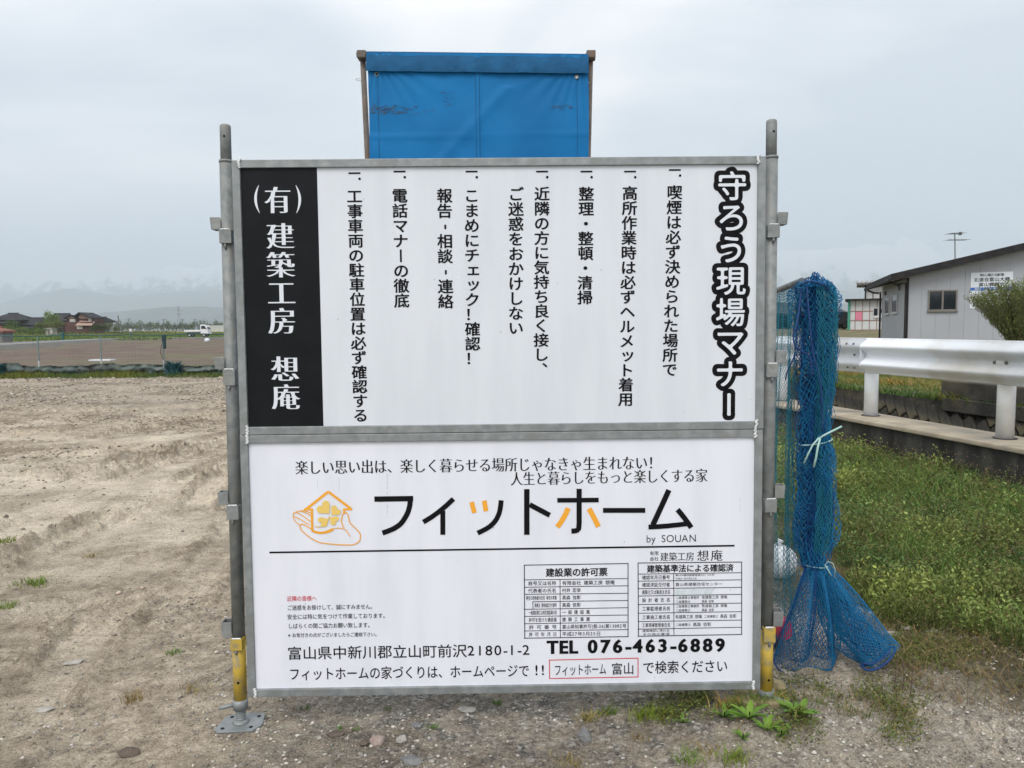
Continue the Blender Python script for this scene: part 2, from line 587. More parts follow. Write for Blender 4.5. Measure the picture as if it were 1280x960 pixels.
# black name panel
pa, pb = uw(298.5, 209, FACE), uw(396.5, 209, FACE)
pz0 = WM + 0.0015 + FR - .001
bx = -HALF + FR
black = MB().box(bx, pb[0] - 0.001, FACE - 0.0006, FACE + 0.002, pz0, HB - FR + .001).obj('name_panel', M['print_black'], upper)
pl = []
def one(c, x, y, w_, h_, ax=0.032, ay=-0.015):
    P = uw(x, y, FACE)
    ps, sg = glyph(c)
    return [np.stack([P[0] + (q[:, 0] - .5) * w_ * MPP, P[1] + (q[:, 1] - .38) * h_ * MPP], 1)
            for q in (offset_poly(p, sg, ax, ay) for p in ps)]
for c, x, y, w_, h_ in (('有', 347.5, 250, 33, 36), ('建', 350.5, 295, 35, 35), ('築', 351, 331, 35, 35), ('工', 352, 366, 35, 35), ('房', 353, 401, 35, 36),
                        ('想', 356.5, 461, 35, 35), ('庵', 357.5, 496, 35, 35)):
    pl += one(c, x, y, w_, h_)
for sgn_, xc in ((-1, 322), (1, 372.5)):
    P = uw(xc, 249, FACE)
    t = np.linspace(-1, 1, 12)
    o1 = np.stack([P[0] + sgn_ * (1 - t ** 2) * 0.017 - sgn_ * .006, P[1] + t * 0.048], 1)
    o2 = np.stack([P[0] + sgn_ * (1 - t ** 2) * 0.008 - sgn_ * .006, P[1] + t * 0.045], 1)
    pl.append(np.concatenate([o1, o2[::-1]]))
letters(pl, 'name_lettering', black, M['ink_white'], y=FACE - 0.0016)

# ---- lower board
def stroke(pts, w_, conv):
    P = [np.array(conv(*p)) for p in pts]
    n = len(P)
    if n > 2:                                   # smooth the bends
        Q = [P[0]]
        for i in range(1, n - 1):
            for t in (0.25, 0.5, 0.75):
                a = P[i - 1] * .5 + P[i] * .5 if i > 1 else P[0]
                b = P[i] * .5 + P[i + 1] * .5 if i < n - 2 else P[-1]
                Q.append(a * (1 - t) ** 2 + 2 * P[i] * t * (1 - t) + b * t * t)
        Q.append(P[-1])
        P = Q
    l_, r_ = [], []
    for i in range(len(P)):
        d = P[min(i + 1, len(P) - 1)] - P[max(i - 1, 0)]
        d = d / np.linalg.norm(d)
        nn = np.array([-d[1], d[0]]) * w_ / 2
        l_.append(P[i] + nn); r_.append(P[i] - nn)
    return np.array(l_ + r_[::-1])
LG = lambda x, y: uw(440 + x / 2.783, 580 + y / 2.783, FACE)
wl = 17.5 / 2.783 * MPP
blk = [([(78, 122), (213, 120)], 1.1), ([(203, 112), (203, 140), (194, 172), (172, 208), (142, 228), (106, 240)], 1.05),
       ([(248, 202), (302, 172), (353, 121)], 1), ([(316, 162), (316, 246)], 1),
       ([(519, 126), (516, 165), (500, 198), (475, 223), (437, 240)], 1),
       ([(608, 87), (608, 246)], 1.1), ([(618, 141), (688, 178)], 1.05),
       ([(714, 126), (858, 125)], .95), ([(790, 86), (790, 205), (790, 234), (763, 233)], 1.05),
       ([(873, 161), (1020, 161)], 1.0), ([(1102, 90), (1080, 140), (1046, 212)], 1.1), ([(1031, 219), (1095, 217), (1168, 207)], 1.0), ([(1132, 158), (1156, 185), (1180, 221)], 1.05)]
# each stroke is its own filled shape so that crossings stay solid
def strokes_obj(lst, name, matl, label):
    vs, fs = [], []
    for j, (pts, k) in enumerate(lst):
        q = stroke(pts, wl * k, LG)
        n = len(q) // 2
        b0 = len(vs)
        vs += [(p[0], FACE - 0.0012 - 0.00004 * j, p[1]) for p in q]
        fs += [(b0 + i, b0 + i + 1, b0 + 2 * n - 2 - i, b0 + 2 * n - 1 - i) for i in range(n - 1)]
    o = mesh_obj(name, vs, fs, matl, lo_sheet)
    o['label'] = label
strokes_obj(blk, 'logo_lettering', M['ink'], 'large black katakana company name')
strokes_obj([([(416, 132), (426, 170)], .95), ([(460, 127), (466, 164)], .95), ([(752, 153), (738, 190), (714, 219)], 1.05), ([(824, 155), (842, 185), (857, 218)], 1.05)],
            'logo_lettering', M['ink_orange'], 'orange strokes of the company name')

# house, hand and clover emblem (traced on its own sheet)
EG = lambda x, y: uw(340 + x / 4.571, 590 + y / 4.571, FACE)
def emblem(lst, name, matl, label, y):
    vs, fs = [], []
    for j, (pts, wpx) in enumerate(lst):
        q = stroke(pts, wpx / 4.571 * MPP, EG)
        n = len(q) // 2
        b0 = len(vs)
        vs += [(p[0], y - 0.00004 * j, p[1]) for p in q]
        fs += [(b0 + i, b0 + i + 1, b0 + 2 * n - 2 - i, b0 + 2 * n - 1 - i) for i in range(n - 1)]
    o = mesh_obj(name, vs, fs, matl, lo_sheet)
    o['label'] = label
emblem([([(190, 216), (322, 112)], 15), ([(322, 112), (452, 210)], 15), ([(182, 213), (232, 213)], 12), ([(228, 208), (230, 332)], 14),
        ([(412, 213), (458, 213)], 12), ([(412, 208), (412, 238)], 12),
        ([(228, 334), (262, 350), (320, 344), (350, 328)], 14)], 'emblem', M['ink_orange'], 'orange outline of a house', FACE - 0.0012)
emblem([([(226, 336), (290, 350), (340, 322), (390, 318), (430, 330), (446, 368)], 5),
        ([(412, 318), (392, 290), (404, 236), (424, 228), (438, 248), (442, 290), (480, 322), (508, 352), (504, 396), (470, 416), (400, 416), (330, 410), (270, 404), (210, 370), (166, 330), (156, 304), (172, 294), (196, 306), (232, 330)], 6),
        ([(156, 300), (124, 276), (120, 236), (136, 226), (186, 254), (220, 282)], 5), ([(128, 252), (170, 272), (214, 302)], 5),
        ([(136, 228), (160, 218), (200, 234), (222, 250)], 5), ([(160, 220), (196, 218), (222, 234)], 5)], 'emblem', M['ink_orange'], 'thin orange outline of an open hand', FACE - 0.0020)
leaf = []
def heart(cx_, cy_, w_, h_, rot):
    t = np.linspace(0, 2 * math.pi, 28)[:-1]
    x = 16 * np.sin(t) ** 3 / 17
    y = (13 * np.cos(t) - 5 * np.cos(2 * t) - 2 * np.cos(3 * t) - np.cos(4 * t)) / 17
    c, s = math.cos(rot), math.sin(rot)
    return np.array([EG(cx_ + w_ * (c * a - s * b), cy_ - h_ * (s * a + c * b)) for a, b in zip(x, y)])
leaf += [heart(300, 206, 46, 46, 0.75), heart(362, 222, 34, 34, -0.75), heart(296, 282, 38, 32, 2.1), heart(354, 274, 32, 30, -2.2)]
fill_polys('emblem', leaf, M['ink_gold'], lo_sheet, FACE - 0.0026)['label'] = 'gold four-leaf clover'
emblem([([(246, 306), (262, 314), (290, 308), (318, 282), (330, 250)], 6)], 'emblem', M['ink_gold'], 'gold clover stalk', FACE - 0.0030)

def put(s, x0, y0, x1, y1, h, matl='ink', parent=None, label=None, **k):
    return letters(line_polys(s, x0, y0, x1, y1, h, **k), 'lettering', parent or lo_sheet, M[matl], label)
MIN = dict(ax=0.017, ay=-0.014)
put('楽しい思い出は、楽しく暮らせる場所じゃなきゃ生まれない！', 369, 584.5, 826, 578, 17.5, label='black serif slogan, first line', **MIN)
put('人生と暮らしをもっと楽しくする家', 638, 598.5, 884.5, 594, 17, label='black serif slogan, second line', **MIN)
put('by SOUAN', 807.5, 673.5, 870.5, 672.5, 9.5, ax=-0.006, label='thin black byline')
def rule(x0, y0, x1, y1, t=1.0, matl='ink', y=FACE - 0.0011):
    a, b = uw(x0, y0, FACE), uw(x1, y1, FACE)
    d = (b - a) / np.linalg.norm(b - a)
    n = np.array([-d[1], d[0]]) * t * MPP / 2
    a, b = a - d * t * MPP / 2, b + d * t * MPP / 2
    return [(q[0], y, q[1]) for q in (a - n, b - n, b + n, a + n)]
def rules_obj(lst, name, matl, parent):
    vs, fs = [], []
    for j, r_ in enumerate(lst):
        k = len(vs)
        vs += [(x, y - 0.00002 * (j % 9), z) for x, y, z in r_]
        fs.append((k, k + 1, k + 2, k + 3))
    return mesh_obj(name, vs, fs, matl, parent)
rules_obj([rule(338, 690.5, 917, 682, 2.2)], 'dividing_line', M['ink'], lo_sheet)
put('有限', 812, 691.5, 823.5, 691.3, 5.2); put('会社', 812, 698.5, 823.5, 698.3, 5.2)
put('建築工房', 825, 696, 868, 695.2, 11, ax=0.006, ay=-0.008)
put('想庵', 871, 694.5, 903.5, 694, 14, ax=0.006, ay=-0.008, gap=0.12)
put('近隣の皆様へ', 358.5, 748.3, 396, 747.6, 6.6, matl='ink_red', ax=.006, label='small red heading')
put('ご迷惑をお掛けして、誠にすみません。', 359, 759.6, 469, 758, 6.5, ax=.004)
put('安全には特に気をつけて作業しております。', 359, 771, 485, 769.3, 6.5, ax=.004)
put('しばらくの間ご協力お願い致します。', 360, 782.5, 466, 781, 6.5, ax=.004)
put('※お気付きの点がございましたらご連絡下さい。', 360, 794, 474, 792.6, 5.4, ax=.004)
put('富山県中新川郡立山町前沢2180-1-2', 359, 816.5, 664, 812, 16.5, ax=.006, rnd=.012, label='black address line')
put('TEL', 684, 809, 723, 808.5, 16.5, ax=.052, ay=.03, gap=.02, label='bold black TEL')
put('076-463-6889', 735, 808, 908, 806, 16.5, ax=.05, ay=.03, gap=.08, label='bold black telephone number')
put('フィットホームの家づくりは、ホームページで', 361, 842.5, 662, 838, 16, ax=.006, rnd=.012)
put('!!', 668, 837.5, 684, 837.2, 13, ax=.01)
rules_obj([rule(686.5, 825, 797.5, 822.5, 1.1), rule(687, 848, 797.5, 846, 1.1), rule(686.8, 825, 687, 848, 1.1), rule(797.5, 822.5, 797.5, 846, 1.1)], 'search_box', M['ink_red'], lo_sheet)
put('フィットホーム', 692.5, 837.5, 758, 836, 14.5, ax=.004); put('富山', 764, 836, 793, 835.3, 15, ax=.004)
put('で検索ください', 803, 834.5, 910, 832, 16, ax=.006, rnd=.012)

# tables
def lerp_y(l_, r_, xl, xr, x): return l_ + (r_ - l_) * (x - xl) / (xr - xl)
def table(xl, xr, xc, yl, yr, name):
    rs = [rule(xl, yl[0], xr, yr[0]), rule(xl, yl[-1], xr, yr[-1]), rule(xl, yl[0], xl + .6, yl[-1]), rule(xr, yr[0], xr, yr[-1])]
    rs += [rule(xl, a, xr, b, 0.8) for a, b in zip(yl[1:-1], yr[1:-1])]
    rs.append(rule(xc, lerp_y(yl[1], yr[1], xl, xr, xc), xc + .4, lerp_y(yl[-1], yr[-1], xl, xr, xc), 0.8))
    return rs
yl = [706.3, 724.7, 733.9, 742.7, 752.1, 761.5, 770.4, 779.5, 788.5, 797.6]
yr = [704.3, 723.0, 732.0, 741.4, 750.4, 759.4, 768.6, 777.4, 786.8, 795.6]
rs = table(655.4, 785, 700, yl, yr, 't')
rs[5 + 2] = rule(666, 752, 785, 750.4, .8)
rs.append(rule(666, 752, 666.2, 761.3, .8))
rules_obj(rs, 'permit_table', M['ink'], lo_sheet)
put('建設業の許可票', 682, 715.6, 759.5, 714.6, 10.5, ax=.028, ay=.018)
def cell(s, x0, x1, row, Yl, Yr, xl, xr, h=5.4, dy=0.0, **k):
    y = lambda x: (lerp_y(Yl[row], Yr[row], xl, xr, x) + lerp_y(Yl[row + 1], Yr[row + 1], xl, xr, x)) / 2 + dy
    put(s, x0, y(x0), x1, y(x1), h, **k)
A = dict(Yl=yl, Yr=yr, xl=655.4, xr=785)
for r_, (s, x0, x1, s2, x2, x3) in enumerate([
        ('商号又は名称', 660, 695.5, '有限会社 建築工房 想庵', 702.5, 768.5), ('代表者の氏名', 660, 695.5, '村井 宏幸', 702.5, 726),
        ('専任の技術者の氏名 専任の有無', 657.5, 696, '髙森 信彰', 702.5, 726), ('資格名 資格者証交付番号', 668, 696, '髙森 信彰', 702.5, 726),
        ('一般建設業又は特定建設業の別', 661, 696, '一 般 建 設 業', 702.5, 737.5), ('許可を受けた建設業', 661, 696, '建 築 工 事 業', 702.5, 737.5),
        ('許 可 番 号', 661, 696, '富山県知事許可(般-26)第13882号', 702.5, 783), ('許 可 年 月 日', 661, 696, '平成27年3月25日', 702.5, 751)]):
    cell(s, x0, x1, r_ + 1, ax=.006, ay=.003, **A)
    cell(s2, x2, x3, r_ + 1, ax=.006, ay=.003, **A)
yl = [703.6, 717.5, 726.3, 735.7, 744.9, 755.5, 766.4, 776.8, 786.3, 795.2]
yr = [702.4, 715.7, 724.6, 734.0, 742.7, 753.7, 764.4, 774.9, 783.9, 792.9]
rules_obj(table(797.5, 927, 842, yl, yr, 't'), 'confirmation_table', M['ink'], lo_sheet)
put('建築基準法による確認済', 808.5, 710.9, 917, 709.4, 9.5, ax=.026, ay=.016)
A = dict(Yl=yl, Yr=yr, xl=797.5, xr=927)
for r_, (s, x0, x1) in enumerate([('確認年月日番号', 802.5, 837.5), ('確認済証交付者', 802.5, 837.5), ('建築主又は築造主氏名', 802.5, 838), ('設 計 者 氏 名', 802.5, 838),
                                  ('工事監理者氏名', 802.5, 838), ('工事施工者氏名', 802.5, 838), ('工事現場管理者氏名', 802.5, 838)]):
    cell(s, x0, x1, r_ + 1, ax=.006, ay=.003, **A)
cell('建築確認に係わる', 803, 837, 8, h=3.3, dy=-2.2, **A); cell('その他の事項', 803, 837, 8, h=3.3, dy=2.2, **A)
cell('第H30確認建築富建セ01109号', 844, 893, 1, h=2.6, dy=-2.3, **A); cell('平成31年4月25日', 844, 871, 1, h=2.6, dy=2.0, **A)
cell('富山県建築住宅センター', 844, 903, 2, h=4.3, **A)
for r_ in (4, 5):
    cell('二級建築士事務所', 844.5, 874, r_, h=3.6, dy=-2.5, **A); cell('有建築工房 想庵', 877, 909, r_, h=4.2, dy=-2.5, **A)
    cell('二級建築士', 844.5, 863, r_, h=3.6, dy=2.6, **A); cell('髙森 信彰', 877, 892.5, r_, h=3.8, dy=2.6, **A)
cell('有建築工房 想庵', 844, 877.5, 6, h=4.8, **A); cell('二級建築士', 880, 898, 6, h=3.6, **A); cell('髙森 信彰', 900, 920.5, 6, h=5, **A)
cell('二級建築士', 844.5, 863.5, 7, h=3.6, **A); cell('髙森 信彰', 866, 889, 7, h=5, **A)
a, b = uw(842.8, 736.2, FACE), uw(894, 743.8, FACE)
mesh_obj('blanked_patch', [(a[0], FACE - .0008, a[1]), (b[0], FACE - .0008, a[1]), (b[0] - .01, FACE - .0008, (a[1] + b[1]) / 2), (b[0] - .02, FACE - .0008, b[1]), (a[0], FACE - .0008, b[1])], [(0, 1, 2, 3, 4)], M['ink_blur'], lo_sheet)

# dirt specks and drip marks on both sheets
for sh, yr0, yr1 in ((lo_sheet, 560, 855), (up_sheet, 220, 520)):
    vs, fs = [], []
    for k in range(26):
        P = uw(random.uniform(330 if sh is lo_sheet else 410, 940), random.uniform(yr0, yr1), FACE)
        r_ = random.choice((0.0008, 0.001, 0.0014, 0.002))
        n = len(vs)
        vs += [(P[0] + r_ * math.cos(t * 1.047), FACE - 0.0006, P[1] + r_ * math.sin(t * 1.047) * random.uniform(.6, 1.3)) for t in range(6)]
        fs.append(tuple(range(n, n + 6)))
    if sh is lo_sheet:
        for k in range(150):
            P = uw(random.uniform(322, 944), 856 - abs(random.gauss(0, 9)), FACE)
            r_ = random.choice((0.0005, 0.0008, 0.0011))
            n = len(vs)
            vs += [(P[0] + r_ * math.cos(t * 1.047), FACE - 0.0006, P[1] + r_ * math.sin(t * 1.047)) for t in range(6)]
            fs.append(tuple(range(n, n + 6)))
        for x, y0, y1, w_ in ((484, 592, 645, .0011), (397, 600, 612, .0008), (424, 597, 614, .0009), (925, 622, 640, .001)):
            for s in range(7):
                ya, yb = y0 + (y1 - y0) * s / 7, y0 + (y1 - y0) * (s + random.uniform(.4, .95)) / 7
                a, b = uw(x, ya, FACE), uw(x, yb, FACE)
                n = len(vs)
                vs += [(a[0] - w_ / 2, FACE - .0005, a[1]), (a[0] + w_ / 2, FACE - .0005, a[1]), (b[0] + w_ / 2, FACE - .0005, b[1]), (b[0] - w_ / 2, FACE - .0005, b[1])]
                fs.append((n, n + 1, n + 2, n + 3))
    mesh_obj('dirt_specks', vs, fs, M['speck'], sh)

# ---------------------------------------------------------------- scaffold posts
def on_post_plane(px, py, depth=0.045):
    P = hit(px, py, BO + e_n * depth, e_n)
    return P
def scaffold_post(label, top, bot, joint_y, flip, clamps, yel_y, group='steel scaffold posts carrying the boards'):
    Pt, Pb = on_post_plane(*top), on_post_plane(*bot)
    ax = (Pt - Pb).normalized()
    def at(py):
        t = (bot[1] - py) / (bot[1] - top[1])
        return Pb + (Pt - Pb) * t
    base = at(903 if not flip else 880)
    root = thing('scaffold_post', label, 'scaffold post', base, group=group)
    loc = lambda P: P - base
    r_ = 0.0213
    MB().tube([loc(at(joint_y + 4)), loc(at(top[1] + 3)), loc(at(top[1] + 1)), loc(at(top[1]))], [.0185, .0185, .0175, .014], 24).obj('top_spigot', M['galv_dull'], root, smooth=True)
    MB().tube([loc(at(yel_y)), loc(at(joint_y))], 0.0225, 24).obj('pipe', M['galv_dull'], root, smooth=True)
    MB().tube([loc(at(joint_y + 1.5)), loc(at(joint_y - 1.5))], 0.0240, 24).obj('pipe_collar', M['galv_dull'], root, smooth=True)
    MB().tube([loc(at(bot[1])), loc(at(yel_y))], 0.0232, 24).obj('yellow_sleeve', M['yellow'], root, smooth=True)
    hole = loc(at(top[1] + 15))
    MB().tube([hole + Vector((.002, -.0192, 0)), hole + Vector((.002, -.0150, 0))], .004, 12).obj('pin_hole', M['ink'], root)
    hole = loc(at(849 if not flip else 846))
    MB().tube([hole + Vector((.002, -.0236, 0)), hole + Vector((.002, -.0190, 0))], .0045, 12).obj('pin_hole', M['ink'], root)
    s = -1 if not flip else 1
    for k, (ya, yb, yc) in enumerate(clamps):
        # wedge pocket: a wing on the outer side and a folded bracket below it
        m1 = MB()
        za, zb, zc = loc(at(ya)), loc(at(yb)), loc(at(yc))
        t_ = .003
        cx_ = za.x
        w0, w1 = cx_ + s * .017, cx_ + s * .050
        xa, xb2 = min(w0, w1), max(w0, w1)
        yy = za.y
        # tapered wing plate, folded round the back
        o1 = [(w0, za.z), (w1 + s * .004, za.z), (w1, zb.z), (w0, zb.z)]
        m1.prism(o1, yy - .024, yy - .021)
        m1.prism(o1, yy + .018, yy + .021)
        m1.prism([(w1 + s * .004, za.z), (w1 + s * .001, za.z), (w1 - s * .003, zb.z), (w1, zb.z)], yy - .021, yy + .018)
        wing = m1.obj('wedge_pocket', M['galv_dull'] if k < 3 else M['yellow'] if False else M['galv_dull'], root, bevel=.0015)
        m2 = MB()
        x0, x1 = cx_ - .020, cx_ + .022
        m2.box(x0, x1, yy - .034, yy - .030, zc.z, zb.z)
        m2.box(x0, x0 + .004, yy - .030, yy + .02, zc.z + .001, zb.z - .001)
        m2.box(x1 - .004, x1, yy - .030, yy + .02, zc.z + .001, zb.z - .001)
        m2.obj('bracket', M['yellow'] if k == 3 else M['galv_dull'], root, bevel=.0015)
        m3 = MB()
        for q in range(5):
            m3.tube([(x0 + .006 + q * .006, yy - .032 - .002 * (q % 2), zb.z + .0005), (x0 + .013 + q * .006, yy - .030, zb.z + .001)], .0028, 6)
        m3.obj('weld_seam', M['weld'], root, smooth=True)
        MB().tube([(cx_ + s * .002, yy - .027, zc.z - .016), (cx_ + s * .002, yy - .027, zc.z + .002)], .0045, 10).obj('bolt', M['galv'], root, smooth=True)
    return root, base, at, loc

pl_, base_l, at_l, loc_l = scaffold_post('left galvanised scaffold post with a yellow sleeve standing on its octagonal base plate', (281.5, 156), (300.5, 874), 200, False,
    [(268, 283, 300), (438, 453, 473), (606, 622, 640), (771, 791, 806)], 797)
# screw jack of the left post
lb = loc_l(at_l(905))
jt = lb + Vector((0, 0, 0))
MB().tube([loc_l(at_l(886)), loc_l(at_l(873))], .0262, 20).obj('jack_collar', M['galv'], pl_, smooth=True)
m_ = MB(); zz = loc_l(at_l(880)); m_.tube([zz + Vector((-.02, -.01, .002)), zz + Vector((-.045, -.02, .0)), zz + Vector((-.068, -.028, -.002))], [.008, .0075, .006], 10)
m_.obj('jack_handle', M['galv'], pl_, smooth=True)
m_ = MB(); z0, z1 = loc_l(at_l(907)).z, loc_l(at_l(884)).z
pts, rad = [], []
for k in range(33):
    pts.append((lb.x - .0, lb.y, z0 + (z1 - z0) * k / 32)); rad.append(.0185 if k % 4 in (0, 1) else .0160)
m_.tube(pts, rad, 20); m_.obj('jack_screw', M['galv'], pl_, smooth=True)
plate = MB()
oc = [(-.078, -.050), (-.060, -.068), (.060, -.058), (.082, -.020), (.070, .056), (.050, .070), (-.045, .062), (-.070, .040)]
zp = -0.004 - base_l.z + 0.012
n = len(oc)
plate.add([(x, y, zp - .008) for x, y in oc] + [(x, y, zp) for x, y in oc], [tuple(range(n))[::-1], tuple(range(n, 2 * n))] + [(i, (i + 1) % n, (i + 1) % n + n, i + n) for i in range(n)])
po = plate.obj('base_plate', M['galv'], pl_, bevel=.002)
for x, y in ((-.050, -.045), (.048, -.036), (.052, .040), (-.045, .036)):
    MB().tube([(x, y, zp + .0003), (x, y, zp + .001)], .007, 10).obj('plate_hole', M['ink'], pl_)
MB().tube([(lb.x, lb.y, zp), (lb.x, lb.y, zp + .005), (lb.x, lb.y, zp + .010)], [.030, .024, .019], 20).obj('plate_socket', M['galv'], pl_, smooth=True)

pr_, base_r, at_r, loc_r = scaffold_post('right galvanised scaffold post with a yellow sleeve, standing on a yellowish block', (964.5, 150), (957.5, 862), 195, True,
    [(262, 277, 293), (430, 446, 463), (598, 614, 631), (758, 777, 796)], 783)
lb = loc_r(at_r(872))
MB().tube([loc_r(at_r(872)), loc_r(at_r(861))], .0285, 20).obj('jack_collar', M['galv_dull'], pr_, smooth=True)
m_ = MB(); m_.tube([lb + Vector((.02, -.015, .006)), lb + Vector((.05, -.03, .0)), lb + Vector((.066, -.035, -.008))], [.008, .0075, .006], 10)
m_.obj('jack_handle', M['galv_dull'], pr_, smooth=True)
MB().tube([lb + Vector((0, 0, -.035)), lb], .017, 16).obj('jack_screw', M['galv_dull'], pr_, smooth=True)

# ---------------------------------------------------------------- blue banner on its pipe stand
M['tarp'] = mat('blue_tarpaulin', (0.001, 0.120, 0.315), (0.002, 0.148, 0.375), scale=3, rough=0.6, spec=.2, bump=0.10, bscale=14, detail=6)
M['tarp_dark'] = mat('folded_blue_tarpaulin', (0.004, 0.066, 0.16), (0.007, 0.085, 0.20), scale=16, rough=0.7, spec=.2, bump=0.25, bscale=40)
M['rust_pipe'] = mat('weathered_brown_pipe', (0.10, 0.085, 0.075), (0.17, 0.15, 0.13), scale=18, rough=0.7, metal=.2, c3=(.13, .07, .04), scale3=9, bump=.1)
M['mud'] = mat('dried_mud', (0.02, 0.085, 0.19), (0.075, 0.095, 0.12), scale=60, rough=.9)
YB = 3.5
p1, p2 = atY(446, 68.5, YB), atY(744, 72, YB)
qa, qb = atY(458.5, 198, YB), atY(735.5, 200, YB)
ban = thing('banner_stand', 'blue tarpaulin banner hung on a brown pipe frame behind the boards', 'banner', (0.0, YB, 0))
off = Vector((0, YB, 0))
MB().tube([p1 - off, p2 - off], .0125, 14).obj('cross_pipe', M['rust_pipe'], ban, smooth=True)
for tx, q in ((453.5, qa), (738, qb)):
    t_ = atY(tx, 72, YB + .02)
    d = (Vector((q.x, YB + .02, q.z)) - t_)
    b_ = t_ + d * (t_.z / -d.z)
    MB().tube([b_ - off, t_ - off], .0125, 12).obj('upright_pipe', M['rust_pipe'], ban, smooth=True)
    MB().box(t_.x - .02, t_.x + .02, -.016, .04, t_.z - .012, t_.z + .022).obj('pipe_coupler', M['rust_pipe'], ban, bevel=.004)
    for k in range(1):
        zz = atY(tx, 98 if tx < 500 else 103, YB).z
        MB().tube([(t_.x - .016 + .017 * math.sin(a * .7) , .02 - .017 * math.cos(a * .7), zz + .002 * a / 9) for a in range(10)], .0015, 5).obj('tie_wire', M['weld'], ban)
ta, tb = atY(459, 67, YB - .014), atY(734.5, 68, YB - .014)
nx, nz = 110, 110
v, f = [], []
bot_z = 1.20
def tarp_y(x, z):
    s = (x - ta.x) / (tb.x - ta.x)
    zt = ta.z + (tb.z - ta.z) * s
    t = (z - zt) / (bot_z - zt)
    yy = -.020 - .006 * math.sin(s * 7 + t * 5) * t + float(fbm(np.array([s * 3]), np.array([t * 4]), 1.0, 3, 3.0)[0]) * .018 * max(0, min(1, t * 4))
    # pinched wrinkles running down from the eyelets and a pressed horizontal crease
    for ex, dr in ((.04, 1), (.96, -1)):
        a = math.atan2((s - ex) * dr, t + .02)
        yy += .0035 * math.sin(a * 26) * math.exp(-((t - .08) / .09) ** 2) * math.exp(-abs(s - ex) * 5)
    yy -= .0045 * math.exp(-((s - .5) / .012) ** 2) + .0035 * math.exp(-((z - (ta.z - .36)) / .005) ** 2)
    yy -= .004 * math.exp(-((s - .5 + (t - .2) * 1.4) / .03) ** 2) * (1 if .1 < t < .35 else 0)
    return yy
for j in range(nz + 1):
    for i in range(nx + 1):
        s, t = i / nx, j / nz
        t = t ** 1.5
        x = ta.x + (tb.x - ta.x) * s
        zt = ta.z + (tb.z - ta.z) * s
        z = zt + (bot_z - zt) * t
        v.append((x + (.004 * math.sin(t * 9) if i in (0, nx) else 0), tarp_y(x, z), z))
for j in range(nz):
    for i in range(nx):
        k = j * (nx + 1) + i
        f.append((k, k + 1, k + nx + 2, k + nx + 1))
tarp = mesh_obj('tarpaulin', v, f, M['tarp'], ban, smooth=True)
# folded-over top hem, wrapped round the cross pipe
v, f = [], []
hz = ta.z - atY(459, 89.5, YB - .014).z
prof = [(.016, -.06), (.017, 0), (.0, .016), (-.014, .014), (-.019, 0.0), (-.026, -hz * .3), (-.031, -hz * .6), (-.034, -hz * .85), (-.034, -hz - .0)]
nh = 120
for i in range(nh + 1):
    s = i / nh
    zc = p1.z - .003 + (p2.z - p1.z) * ((ta.x + (tb.x - ta.x) * s - p1.x) / (p2.x - p1.x))
    for (yy, dz) in prof:
        wob = .0035 * math.sin(s * 60) * math.sin(s * 13 + 1) + .004 * math.sin(s * 25 + dz * 50)
        wob = wob if dz < -.01 and yy < 0 else 0
        v.append((ta.x - .003 + (tb.x - ta.x + .006) * s, yy - abs(wob) * .5, zc + dz + (wob * .12 if dz <= -hz else 0)))
npf = len(prof)
for i in range(nh):
    for k in range(npf - 1):
        f.append((i * npf + k, i * npf + k + 1, (i + 1) * npf + k + 1, (i + 1) * npf + k))
mesh_obj('top_hem', v, f, M['tarp_dark'], ban, smooth=True)
for px, py in ((470.3, 92), (721, 95.5)):
    P = atY(px, py, YB - .03) - off
    ring = [(P.x + .0075 * math.cos(a * .5236), tarp_y(P.x, P.z) - .002, P.z + .0075 * math.sin(a * .5236)) for a in range(13)]
    MB().tube(ring, .0028, 6, cap=False).obj('eyelet', M['galv_dull'], ban, smooth=True)
    MB().tube([(P.x, tarp_y(P.x, P.z) - .0025, P.z), (P.x, tarp_y(P.x, P.z) - .001, P.z)], .0055, 10).obj('eyelet_hole', M['ink'] if px < 500 else M['weld'], ban)
# seams: stitched double line in the middle and at both sides
for xx in (594.3, 598.8, 471.5, 721.5):
    P, Q = atY(xx, 90, YB - .03) - off, atY(xx, 198, YB - .03) - off
    v, f = [], []
    for k in range(61):
        z = P.z + (bot_z + .02 - P.z) * k / 60
        v += [(P.x - .0012, tarp_y(P.x, z) - .0012, z), (P.x + .0012, tarp_y(P.x, z) - .0012, z)]
        if k: f.append((2 * k - 2, 2 * k - 1, 2 * k + 1, 2 * k))
    mesh_obj('seam', v, f, M['tarp_dark'], ban)
v, f = [], []
for k in range(190):
    s = random.random()
    if s < .75: px, py = 463 + abs(random.gauss(0, 1)) * 30, 137 + random.gauss(0, 3.2)
    elif s < .9: px, py = random.uniform(690, 716), 133 + random.gauss(0, 2)
    else: px, py = 558 + random.gauss(0, 3), random.uniform(112, 132)
    P = atY(px, py, YB - .03) - off
    w_, h_ = random.uniform(.003, .014), random.uniform(.0004, .0016)
    n = len(v)
    v += [(a, tarp_y(a, b) - .0012, b) for a, b in ((P.x - w_, P.z), (P.x, P.z - h_), (P.x + w_, P.z + h_ * .3), (P.x + w_ * .2, P.z + h_))]
    f.append((n, n + 1, n + 2, n + 3))
mesh_obj('mud_stain', v, f, M['mud'], ban)

# ================================================================ ground
# rail line: the guard rail and its kerb run away from the viewer along this line
RX0, RY0, RDX = 3.86, 8.23, -0.205
def rail_x(y): return RX0 + RDX * (y - RY0)
RD = Vector((RDX, 1, 0)).normalized()
RN = Vector((RD.y, -RD.x, 0))            # to the right of the line
def kerb_pt(y, o, z): return Vector((rail_x(y), y, z)) + RN * o

